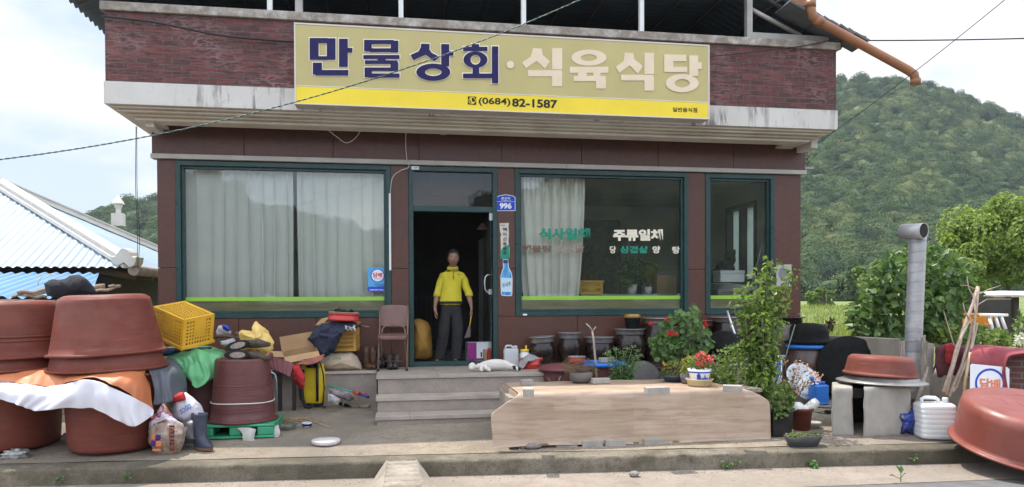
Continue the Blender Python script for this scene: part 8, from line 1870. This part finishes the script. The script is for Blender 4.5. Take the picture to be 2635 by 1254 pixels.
# table with crate, plants and box behind the lettered window
yI=0.55;tz_=Z(1600,757,yI)
t=thing('side_table','grey table just inside the lettered window','table',(X(1620,760,yI),yI+0.2,ZL));mb=MB();x0,x1=X(1490,760,yI),X(1750,760,yI)
mb.box(x0,x1,yI-0.12,yI+0.6,tz_-0.04,tz_);build(mb,'top',mat('grey_table',(0.30,0.31,0.30),0.4),t,world=True,bevel=0.004)
for x in(x0+0.05,x1-0.05):
    for y in(yI-0.08,yI+0.55):mb=MB();mb.box(x-0.02,x+0.02,y-0.02,y+0.02,ZL+0.01,tz_-0.041);build(mb,'leg',M_ALU,t,world=True)
crate('shopping_basket','yellow plastic basket on the table inside the lettered window',(X(1522,750,yI),yI+0.12,tz_+0.002),0.36,0.24,0.20,M_YEL,(0,0,0),nx=20,nw=12,nz=2,panel=(0.36,0.68,0.1,0.8),handle=False)
for label,px,py,r_,nn,m_ in(('sprawling potted plant in a white pot on the table inside the window',1626,752,0.085,560,L_BUSH),('smaller yellowish plant in a white pot near the carton inside the window',1668,742,0.065,260,L_YG)):
    yy=yI+0.15;c=np.array([X(px,py,yy),yy,tz_+0.002]);t=potted('window_plant',label,c,[(0,0),(r_*.75,0),(r_,r_*1.7),(r_*.9,r_*1.7),(r_*.7,r_*1.2),(0,r_*1.2)],MATS['white_porcelain'])
    poly=[(1595,725),(1590,690),(1615,665),(1640,655),(1665,680),(1672,705),(1650,735),(1620,738)]if nn>300 else[(1652,715),(1650,690),(1668,672),(1690,682),(1690,702),(1672,725)]
    q=mass(poly,yy,0.16,nn);leafset('leaves',q,norms(nn),RNG.uniform(0.035,0.07,nn),m_,t,asp=0.8);stems([[c+np.array([0,0, .08]),q[i]]for i in range(0,nn,40)],0.004,'stems',None,t)
t=thing('carton','brown cardboard carton at the right end of the table inside the window','box',(X(1714,748,yI+.1),yI+0.2,tz_+0.002));mb=MB();mb.box(-0.15,0.13,-0.12,0.14,0,0.29);build(mb,'body',M_CARD,t,bevel=0.004);mb=MB();mb.box(0.02,0.035,-0.1215,-0.12,0,0.29);build(mb,'tape',M_GRNL,t)
t=thing('patterned_armchair','dark patterned armchair back in the gloom behind the lettered window','armchair',(X(1556,760,2.6),2.8,ZL+0.006));mb=MB();h0=Z(1556,560,2.6)-ZL;mb.box(-0.45,0.45,0.2,0.42,0.3,h0);build(mb,'backrest',mat('patterned_cloth',(0.05,0.05,0.045),0.9,0.9,14),t,bevel=0.05);mb=MB();mb.box(-0.45,0.45,-0.4,0.199,0.08,0.45);build(mb,'seat',MATS['patterned_cloth'],t,bevel=0.05)
t=thing('kitchen_fridge','pale fridge standing at the back wall inside the lettered window','fridge',(X(1700,760,3.2),3.6,ZL+0.006));mb=MB();mb.box(-0.35,0.35,-0.35,0.35,0,1.45);build(mb,'body',mat('pale_enamel',(0.42,0.44,0.44),0.4),t,bevel=0.02);mb=MB();mb.box(-0.33,0.33,-0.37,-0.352,0.9,0.915);mb.box(-0.3,-0.27,-0.39,-0.352,0.5,0.85);build(mb,'door_trim',M_BLACK,t)
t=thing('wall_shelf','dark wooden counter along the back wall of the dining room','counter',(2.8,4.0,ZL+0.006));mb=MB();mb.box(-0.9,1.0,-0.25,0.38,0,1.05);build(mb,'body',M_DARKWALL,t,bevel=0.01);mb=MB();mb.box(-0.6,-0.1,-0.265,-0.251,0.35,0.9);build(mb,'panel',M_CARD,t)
# behind the narrow window: foam boxes, flattened cards, poles, clutter
yN=0.50;zn=Z(1880,760,yN)
t=thing('foam_box','white foam box with lid inside the narrow right window','box',(X(1887,740,yN),yN+0.1,Z(1887,726,yN)));mb=MB();mb.box(-0.22,0.18,-0.12,0.16,0,0.13);build(mb,'body',M_WPLATE,t,bevel=0.01);mb=MB();mb.box(-0.225,0.185,-0.125,0.165,0.131,0.18);build(mb,'lid',M_WPLATE,t,bevel=0.01)
t=thing('card_stack','slumped stack of flattened white cards under the foam box','cards',(X(1887,760,yN),yN,ZL+0.006));mb=MB();zt2=Z(1887,727,yN)-ZL
mb.box(-0.3,0.3,-0.1,0.3,0,zt2-0.14);build(mb,'crate',M_WOODG,t)
mb=MB()
for k in range(6):mb.box(-0.28,0.30,-0.16,0.2,0.018*k,0.018*k+0.007,Matrix.Translation((0,0,zt2-0.138))@Matrix.Rotation(R((k-3)*1.2+2),4,'Y')@Matrix.Rotation(R(k*5-12),4,'Z'))
build(mb,'cards',M_WPLATE,t)
mb=MB();mb.tube([at(1930,752, .35),at(1970,592, .22)],[0.014,0.011],8);mb.tube([at(1944,688, .312),at(1948,679, .308)],0.02,8);build(mb,'telescopic_pole',M_ALU,loc=at(1930,752, .35),world=True,label='silver telescopic pole leaning inside the narrow window',cat='pole')
mb=MB();mb.tube([at(1942,752, .32),at(1966,690, .24)],0.012,8);build(mb,'telescopic_pole',M_ALU,loc=at(1942,752, .32),world=True,label='shorter silver pole beside the telescopic one inside the narrow window',cat='pole')
mb=MB()
for k in range(5):mb.ball(np.array(at(1835+k*12,700-random.uniform(-20,40),1.6+k*.1)),0.12,0.12,0.13,lump=0.5,seed=k)
mb.box(X(1825,700,1.6)-0.1,X(1880,700,1.9)+0.1,1.4,2.0,ZL+0.006,Z(1850,722,1.6));build(mb,'clutter_shelf',mat('dark_clutter',(0.035,0.032,0.03),0.7,0.6,8),loc=(X(1850,700,1.7),1.7,ZL),world=True,label='dark heap of household clutter seen through the narrow window',cat='clutter')
# inside the doorway: drinks cooler, pink carton, sack, lamp
t=thing('drinks_cooler','glass fronted drinks cooler with an orange header inside the doorway','fridge',(X(1243,700,1.15),1.25,ZL+0.006))
hC=Z(1235,612,0.9)-ZL;mb=MB();mb.box(-0.02,0.52,-0.25,0.35,0,0.08);mb.box(-0.02,0.52,0.33,0.35,0.081,hC);mb.box(-0.02,0.01,-0.25,0.329,0.081,hC);mb.box(0.49,0.52,-0.25,0.329,0.081,hC);mb.box(0.011,0.489,-0.25,0.329,hC-0.03,hC);build(mb,'cabinet',mat('cooler_white',(0.40,0.40,0.40),0.4),t)
mb=MB();mb.box(0.012,0.488,-0.262,-0.252,hC-0.26,hC-0.02);build(mb,'header',mat('orange_header',(0.55,0.17,0.03),0.4),t)
for z in(0.35,0.75,1.10):mb=MB();mb.box(0.012,0.488,-0.2,0.32,z,z+0.02);build(mb,'shelf',M_ALU,t)
mb=MB()
for z in(0.371,0.771,1.121):
    for k in range(6):
        for j in range(2):mb.lathe([(0,0),(0.032,0),(0.032,0.10),(0.012,0.15),(0.012,0.19),(0,0.19)],10,Matrix.Translation((0.06+k*0.075,-0.15+0.1*j,z)))
build(mb,'bottles',mat('bottle_mix',(0.05,0.08,0.05),0.25,0.9,12),t)
t=thing('pink_carton','white and magenta carton marked 11 on the shop floor by the door','box',(X(1228,905, .35),0.42,ZL+0.006),R(6));mb=MB();mb.box(-0.15,0.17,-0.08,0.10,0,0.30);build(mb,'body',M_WPLATE,t);mb=MB();mb.box(-0.149,-0.02,-0.083,-0.081,0.002,0.298);mb.box(-0.0199,0.169,-0.083,-0.081,0.002,0.07);build(mb,'magenta_panel',mat('magenta_print',(0.30,0.02,0.22),0.5,0.25,30),t)
build(text_local('11',0.04,0.11,0.09,0.16,-0.0825,0.05),'lettering',M_BLK,t,fix=False)
t=thing('book_bundle','few worn books leaning on the pink carton by the glass door','books',(X(1255,915, .3),0.28,ZL+0.006));mb=MB();mb.box(-0.06,-0.02,-0.06,0.08,0,0.20);build(mb,'book',M_CARD,t);mb=MB();mb.box(-0.018,0.012,-0.06,0.08,0,0.22,Matrix.Rotation(R(6),4,'Y'));build(mb,'book',MATS['red_plastic'],t);mb=MB();mb.box(0.02,0.05,-0.06,0.08,0,0.18,Matrix.Rotation(R(8),4,'Y'));build(mb,'book',M_CARD,t)
mb=pillow([(1062,825),(1080,820),(1100,828),(1108,845),(1110,880),(1114,918),(1100,926),(1066,924),(1060,880)],0.45,0.16,amp=0.02,fr=7,seed=80);build(mb,'yellow_sack',mat('ochre_sack',(0.42,0.22,0.04),0.7,0.15,6,0.3,60),loc=at(1090,925, .45),world=True,label='tall ochre sack standing in the doorway behind the door frame',cat='sack')
t=thing('hanging_lamp','small pink shaded lamp hanging inside the doorway','lamp',at(1245,590,1.0));mb=MB();mb.lathe([(0.02,0.10),(0.05,0.08),(0.11,0.0),(0.10,0.0),(0.04,0.07)],20);build(mb,'shade',mat('pink_shade',(0.45,0.28,0.24),0.6),t);mb=MB();mb.tube([(0,0, .10),(0,0, .9)], .006,5);build(mb,'cord',M_BLACK,t)
t=thing('wire_rack','low metal rack deep inside the dark doorway','rack',(X(1090,800,3.0),3.0,ZL+0.006));mb=MB();zR=Z(1090,765,2.4)-ZL
for z in(0.1,zR*.5,zR):mb.box(-0.3,0.4,-0.2,-0.19,z,z+0.012)
for k in range(9):mb.box(-0.3+k*.085,-0.292+k*.085,-0.2125,-0.2005,0,zR+.012)
build(mb,'wires',MATS['dark_steel'],t)
t=thing('wall_fan','pale wall fan seen dimly through the pane above the door','fan',at(1105,480,0.9));mb=MB()
for k in range(3):
    a=R(120*k+20);mb.box(-0.03,0.03,-0.004,0.004,0.02,0.16,Matrix.Rotation(a,4,'Y')@Matrix.Rotation(R(20),4,'Z'))
mb.lathe([(0,-.03),(.03,-.03),(.03, .03),(0, .03)],14,Matrix.Rotation(R(90),4,'X'));build(mb,'blades',M_CREAML,t);mb=MB();mb.tube([(0,0.04,0),(0,0.06, .12),(0,0.06, .5)], .012,6);build(mb,'rod',M_CREAML,t)

# ================================================================== THE MAN AND THE CAT
def skin_mesh(chains,levels=2):
    """one continuous surface grown round connected joints; chains: list of joint lists [(x,y,z,rx,ry)], joints with equal positions are shared"""
    b=bmesh.new();lay=b.verts.layers.skin.verify();seen={}
    first=True
    for ch in chains:
        prev=None
        for(x,y,z,rx,ry)in ch:
            key=(round(x,4),round(y,4),round(z,4))
            if key not in seen:
                v=b.verts.new((x,y,z));v[lay].radius=(rx,ry);v[lay].use_root=(prev is None and(first or ch[0]is ch[0]and prev is None));seen[key]=v
            v=seen[key]
            if prev is not None and b.edges.get((prev,v))is None:b.edges.new((prev,v))
            prev=v
        first=False
    me=bpy.data.meshes.new('skin');b.to_mesh(me);b.free();o=bpy.data.objects.new('skin',me);COL.objects.link(o)
    md=o.modifiers.new('skin','SKIN');md.use_smooth_shade=True;md.branch_smoothing=0.6
    if levels:ms=o.modifiers.new('sub','SUBSURF');ms.levels=levels;ms.render_levels=levels
    bpy.context.view_layer.update();ev=o.evaluated_get(bpy.context.evaluated_depsgraph_get());m2=ev.to_mesh()
    V=[tuple(v.co)for v in m2.vertices];Fq=[tuple(p.vertices)for p in m2.polygons];ev.to_mesh_clear();bpy.data.objects.remove(o);bpy.data.meshes.remove(me);return V,Fq
def skinned(chains,name,m_,parent,levels=2,extra=None,crease=0.0):
    V,Fq=skin_mesh(chains,levels)
    if crease:V=[tuple(np.array(q)+np.array(noise.noise_vector(Vector((q[0]*14,q[1]*14,q[2]*9))))*crease)for q in V]
    mb=MB().add(V,Fq,0,True)
    if extra:mb.add(extra.v,extra.f,0,True)
    return build(mb,name,m_,parent)
YM_=0.20;mo=at(1160,930,YM_);k_=1/ppm(mo)
man=thing('person','man in a long sleeved yellow shirt and dark trousers standing in the shop doorway holding a fly swatter','person',(mo[0],YM_,ZL+0.008))
man['label']='man in yellow shirt and dark trousers standing in the doorway with a fly swatter'
def mp(px,py,y=0.0):return((px-1160)*k_,y,(930-py)*k_)
def J(px,py,y,rx,ry=None):return(*mp(px,py,y),rx,ry or rx)
M_SKIN=mat('tanned_skin',(0.26,0.13,0.082),0.5,0.1,12,0.05)
neck=[J(1160,775,0, .105, .085),J(1162,730,0, .11, .085),J(1165,704,0, .10, .065),J(1166,686,0, .058),J(1167,672,-.015, .056),J(1167,660,-.03, .056)]
arms=[];shirt_arms=[]
for(sh,el,wr,hd,s_)in(((1141,700),(1127,743),(1119,784),(1123,804),-1),((1191,700),(1205,744),(1213,782),(1213,800),1)):
    a=[J(1165,704,0, .10, .065),J(sh[0],sh[1]+4,0, .046),J((sh[0]+el[0])/2,(sh[1]+el[1])/2, .01, .050),J(*el, .0, .042),J((el[0]+wr[0])/2,(el[1]+wr[1])/2,-.03, .040),J(*wr,-.05, .028, .024),J(wr[0]*.5+hd[0]*.5,wr[1]*.5+hd[1]*.5,-.06, .022, .034)]
    arms.append(a)
    # palm continues into four fingers and a thumb
    pw_=a[-1];
    for f in range(4):
        off=(f-1.5)*0.019;l=(0.070,0.080,0.076,0.060)[f]
        b0=(pw_[0]+0.004*s_,pw_[1]+off,pw_[2]-0.028, .0095, .0095)
        arms.append([pw_,b0,(b0[0]+0.003*s_,b0[1]*1.0,b0[2]-l*0.4, .0088, .0088),(b0[0]-0.012*s_,b0[1],b0[2]-l*0.75, .008, .008),(b0[0]-0.026*s_,b0[1]-.002,b0[2]-l*0.95, .0068, .0068)])
    arms.append([pw_,(pw_[0]-0.010*s_,pw_[1]-0.038,pw_[2]-0.012, .011, .011),(pw_[0]-0.020*s_,pw_[1]-0.05,pw_[2]-0.04, .0095, .0095),(pw_[0]-0.026*s_,pw_[1]-0.05,pw_[2]-0.062, .008, .008)])
legs=[]
for hip,kn,an,toe in(((1148,790),(1142,855),(1130,918),(1114,926)),((1176,790),(1178,855),(1172,918),(1170,926))):
    legs.append([J(1160,775,0, .105, .085),J(*hip,0, .08),J((hip[0]+kn[0])/2,(hip[1]+kn[1])/2,-.01, .072),J(*kn,-.02, .055),J((kn[0]+an[0])/2,(kn[1]+an[1])/2, .01, .05),J(*an, .02, .036),J(*toe,-.14, .032, .024)])
# head: shaped skull with brow, nose, chin and ears, joined to the neck
hb=MB();hc=np.array(mp(1167,657,-.04));rh=0.098
vs_=[];ns_,nr_=40,28
for j in range(nr_+1):
    ph=math.pi*j/nr_
    for k in range(ns_):
        th=2*math.pi*k/ns_;d=np.array([math.sin(ph)*math.cos(th),math.sin(ph)*math.sin(th),math.cos(ph)])
        p_=d*np.array([0.082,0.103,0.124]);f=max(0,-d[1])
        if d[2]<0:p_[0]*=1-0.28*abs(d[2])**1.5;p_[1]-=0.012*abs(d[2])*f
        def bumpat(x,z,wx,wz,a):return a*math.exp(-((d[0]-x)/wx)**2-((d[2]-z)/wz)**2)*f
        p_[1]-=bumpat(0,-0.16, .11, .2, .022)+bumpat(0,-0.28, .16, .10, .013)+bumpat(0, .16, .5, .08, .006)+bumpat(0,-.85, .3, .15, .012)+bumpat(0,-.53, .2, .06, .006)
        p_[1]+=bumpat(-.34, .02, .14, .10, .010)+bumpat(.34, .02, .14, .10, .010)+bumpat(0,-.575, .2, .025, .005)
        vs_.append(hc+p_)
hb.add(vs_,[(j*ns_+k,(j+1)*ns_+k,(j+1)*ns_+(k+1)%ns_,j*ns_+(k+1)%ns_)for j in range(nr_)for k in range(ns_)],0,True)
for s_ in(-1,1):hb.ball(hc+np.array([s_*0.077,0.01,-0.01]),0.012,0.022,0.034)
skinned([neck]+arms+legs,'body',M_SKIN,man,2,hb)
M_HAIR=mat('black_hair',(0.010,0.009,0.008),0.5,0.3,40,0.4,120,dirt=0.1)
hv=MB();vs_=[]
for j in range(17):
    ph=math.pi*0.62*j/16
    for k in range(40):
        th=2*math.pi*k/40;d=np.array([math.sin(ph)*math.cos(th),math.sin(ph)*math.sin(th),math.cos(ph)]);lim=1.0 if d[1]>-0.25 else max(0.55,1-(-d[1]-.25)*1.1)
        if j==16:pass
        ph2=ph*lim;d=np.array([math.sin(ph2)*math.cos(th),math.sin(ph2)*math.sin(th),math.cos(ph2)]);vs_.append(hc+d*np.array([.089, .111, .132])*(1+0.02*noise.noise(Vector(d*9)))+np.array([0, .004,0]))
hv.add(vs_,[(j*40+k,(j+1)*40+k,(j+1)*40+(k+1)%40,j*40+(k+1)%40)for j in range(16)for k in range(40)],0,True);build(hv,'hair',M_HAIR,man,solid=0.004)
ev_=MB()
for s_ in(-1,1):ev_.ball(hc+np.array([s_*0.029,-0.083,0.003]), .010, .006, .006);ev_.box(hc[0]+s_*0.03-.016,hc[0]+s_*0.03+.016,hc[1]-.098,hc[1]-.090,hc[2]+.018,hc[2]+.023)
ev_.box(hc[0]-.02,hc[0]+.02,hc[1]-.0985,hc[1]-.092,hc[2]-.0695,hc[2]-.066);build(ev_,'eyes_and_brows',M_HAIR,man)
M_SHIRT=mat('yellow_shirt',(0.52,0.44,0.025),0.8,0.07,7,0.25,30,dirt=0.15,dirtc=(0.38,0.30,0.03))
torso=[J(1160,781,0, .182, .138),J(1160,768,0, .176, .130),J(1160,750,0, .160, .118),J(1163,725,0, .172, .122),J(1165,705,0, .165, .115),J(1166,690, .0, .115, .085),J(1166,683,-.005, .085, .072)]
sl=[]
for(sh,el,cu)in(((1142,703),(1129,738),(1125,749)),((1190,703),(1203,738),(1207,748))):
    sl.append([J(1165,705,0, .165, .115),J(*sh,0, .088),J((sh[0]+el[0])/2,(sh[1]+el[1])/2, .01, .068),J(*el, .0, .058),J(*cu,-.02, .056),J(cu[0],cu[1]+5,-.022, .054),J(cu[0],cu[1]+8,-.024, .048)])
skinned([torso]+sl,'shirt',M_SHIRT,man,3,None,0.013)
mb=MB();c0_=np.array(mp(1166,683,0));mb.lathe([(.078,-.022),(.082, .0),(.070, .028),(.066, .026),(.074,0)],28,Matrix.Translation(Vector(c0_))@Matrix.Rotation(R(14),4,'X'));build(mb,'collar',M_SHIRT,man)
q0,q1=mp(1166,686,-.103),mp(1166,712,-.132);mb=MB();mb.tube([q0,q1],0.005,6);build(mb,'zip',mat('olive_zip',(0.16,0.13,0.03),0.6),man)
tx_=text_local('HERITAGE',mp(1178,700)[0],mp(1190,700)[0],mp(0,701)[2],mp(0,698.5)[2],-0.128,0.0);build(tx_,'chest_print',M_BLK,man,fix=False)
M_TROU=mat('dark_trousers',(0.016,0.015,0.016),0.9,0.15,9,0.25,50,dirt=0.2,dirtc=(0.07,0.06,0.055))
tr=[[J(1160,762,0, .155, .115),J(1160,772,0, .158, .118),J(1160,785,0, .160, .118)]]
for hip,kn,an in(((1147,800),(1142,855),(1130,920)),((1176,800),(1178,855),(1173,920))):
    tr.append([J(1160,785,0, .160, .118),J(*hip,0, .105, .10),J((hip[0]+kn[0])/2,(hip[1]+kn[1])/2,-.01, .095),J(*kn,-.02, .085),J((kn[0]+an[0])/2,(kn[1]+an[1])/2, .01, .083),J(an[0],an[1]-5, .015, .082),J(*an, .015, .078)])
skinned(tr,'trousers',M_TROU,man,2,None,0.010)
mb=MB();b0_=np.array(mp(1160,771,0));mb.lathe([(.158,-.018),(.170,-.016),(.170, .016),(.158, .018)],40,Matrix.Translation(Vector(b0_))@Matrix.Diagonal((1.0, .75,1,1)));build(mb,'belt',M_BLACK,man)
for(x,y,rz)in((1122,928,-28),(1170,928,4)):
    mb=MB();M=Matrix.Translation(Vector(mp(x,930,-.06)))@Matrix.Rotation(R(rz),4,'Z')
    mb.ball((0,0,0), .05, .135, .045,M=Matrix.Identity(4));mb.v=[tuple(M@Vector((q[0],q[1],max(0.0,q[2]+.022))))for q in mb.v];build(mb,'shoe',mat('dark_shoe',(0.03,0.035,0.045),0.5)if 'dark_shoe' not in MATS else MATS['dark_shoe'],man)
hx_=Vector(man.location)+Vector(mp(1213,802,-.085))
t=thing('fly_swatter','yellow handled fly swatter hanging from the right hand of the man','fly swatter',hx_);A_=Vector((0.004,0.0,0.03));B_=Vector(mp(1203,852,-.10))+Vector(man.location)-hx_
mb=MB();mb.tube([A_,A_.lerp(B_, .62)],0.0065,8);build(mb,'handle',MATS['lemon_lid'],t)
mb=MB();C_=A_.lerp(B_, .62);d_=(B_-A_).normalized();E_=B_+d_*0.05;w_=Vector((.045,0, .008));mb.add([C_-w_*.3,C_+w_*.3,E_+w_,E_-w_,C_-w_*.3+Vector((0, .004,0)),C_+w_*.3+Vector((0, .004,0)),E_+w_+Vector((0, .004,0)),E_-w_+Vector((0, .004,0))],[(0,1,2,3),(4,5,6,7),(0,1,5,4),(1,2,6,5),(2,3,7,6),(3,0,4,7)]);build(mb,'mesh_head',mat('swatter_head',(0.10,0.07,0.07),0.6),t)
# the cat, asleep on its side at the top of the steps
yc_=-0.82;cz=ZL+0.004;cp=np.array([at(1262,958,yc_)[0],yc_,cz]);kc=1/ppm(cp)
cat_=thing('cat','black and white cat asleep on its side at the top of the steps','cat',cp);cat_.scale=(1.12,1.12,1.35)
def C(px,h,y,r,r2=None):return((px-1262)*kc,y,h,r,r2 or r)
m,nt,p=new_mat('cat_fur');v=coords(nt,rnd=False);sp=node(nt,'ShaderNodeSeparateXYZ');nt.links.new(v,sp.inputs[0])
a_=node(nt,'ShaderNodeAttribute');a_.attribute_name='tint';n=noise_n(nt,v,14,3);ad=node(nt,'ShaderNodeMath',operation='MULTIPLY_ADD');nt.links.new(n,ad.inputs[0]);ad.inputs[1].default_value=0.35;nt.links.new(a_.outputs['Fac'],ad.inputs[2])
nt.links.new(ramp(nt,ad.outputs[0],[(0.62,(0.66,0.61,0.55)),(0.68,(0.016,0.014,0.013))]),p.inputs['Base Color']);p.inputs['Roughness'].default_value=0.9;nt.links.new(bump(nt,noise_n(nt,v,160,3,0.7,(1,3,3)),0.7,0.006),p.inputs['Normal'])
spine=[C(1222, .048,-.03, .040, .038),C(1234, .050,-.02, .036),C(1246, .056,-.01, .052),C(1260, .062, .0, .062),C(1276, .060, .0, .060),C(1292, .060, .01, .060),C(1302, .056, .02, .052)]
limbs=[spine,[C(1246, .056,-.01, .052),C(1240, .035,-.07, .024),C(1236, .022,-.12, .017),C(1240, .016,-.155, .014)],[C(1246, .056,-.01, .052),C(1250, .03,-.08, .022),C(1256, .02,-.13, .016),C(1258, .015,-.15, .014)],
         [C(1302, .056, .02, .052),C(1306, .05,-.04, .040),C(1316, .035,-.07, .026),C(1322, .022,-.10, .017),C(1318, .016,-.135, .014)],[C(1302, .056, .02, .052),C(1310, .03,-.02, .032),C(1322, .022,-.05, .019),C(1330, .016,-.085, .014)],
         [C(1302, .056, .02, .052),C(1314, .03, .03, .018),C(1326, .02, .02, .015),C(1334, .016,-.01, .013)]]
V,Fq=skin_mesh(limbs,2);hb=MB();hc_=np.array(C(1219, .048,-.035,0)[:3])
hb.ball(hc_, .043, .046, .040);hb.ball(hc_+np.array([-.012,-.036,-.012]), .022, .02, .018)
for s_,dz in((1, .0),(-1, .0)):hb.add([hc_+np.array([-.03*s_*.6-.012, .01, .025]),hc_+np.array([.012*s_, .01, .036]),hc_+np.array([-.012*s_+.0, .0, .028]),hc_+np.array([-.02 if s_>0 else .022, .022, .075])],[(0,1,3),(1,2,3),(2,0,3),(0,2,1)],0,True)
nV=len(V);V=np.array(V+[tuple(q)for q in hb.v]);Fall=Fq+[tuple(i+nV for i in f)for f in hb.f]
me=bpy.data.meshes.new('body');me.from_pydata([tuple(q)for q in V],[],Fall);me.polygons.foreach_set('use_smooth',[True]*len(Fall));me.materials.append(m)
px_=V[:,0]/kc+1262
tn=np.where((px_>1322)&(V[:,2]< .05), .62,0)+np.where((px_<1232)&(V[:,1]>-.05)&(V[:,2]> .045), .68,0)+np.where((V[:,2]> .088)&(px_>1244)&(px_<1282)&(V[:,1]>0), .62,0)+np.where((V[:,2]> .075)&(px_>1290)&(V[:,1]>-.01), .62,0)+np.where((px_>1308)&(px_<1318)&(V[:,1]<-.08), .6,0)
a2=me.attributes.new('tint','FLOAT','POINT');a2.data.foreach_set('value',tn.astype(np.float32));me.update();place(me,'body',cat_)

# thin summer air between the shop and the hills
if True:
    hz=MB();hz.box(-330,420,-420,520,-1.2,175)
    m=bpy.data.materials.new('summer_air');m.use_nodes=True;nt=m.node_tree;nt.nodes.remove(nt.nodes['Principled BSDF']);pv=node(nt,'ShaderNodeVolumePrincipled')
    pv.inputs['Color'].default_value=(0.80,0.87,0.97,1);pv.inputs['Density'].default_value=0.00024;pv.inputs['Anisotropy'].default_value=0.2
    nt.links.new(pv.outputs[0],nt.nodes['Material Output'].inputs['Volume']);o=build(hz,'haze',m,kind='stuff',label='thin pale summer haze in front of the hills')
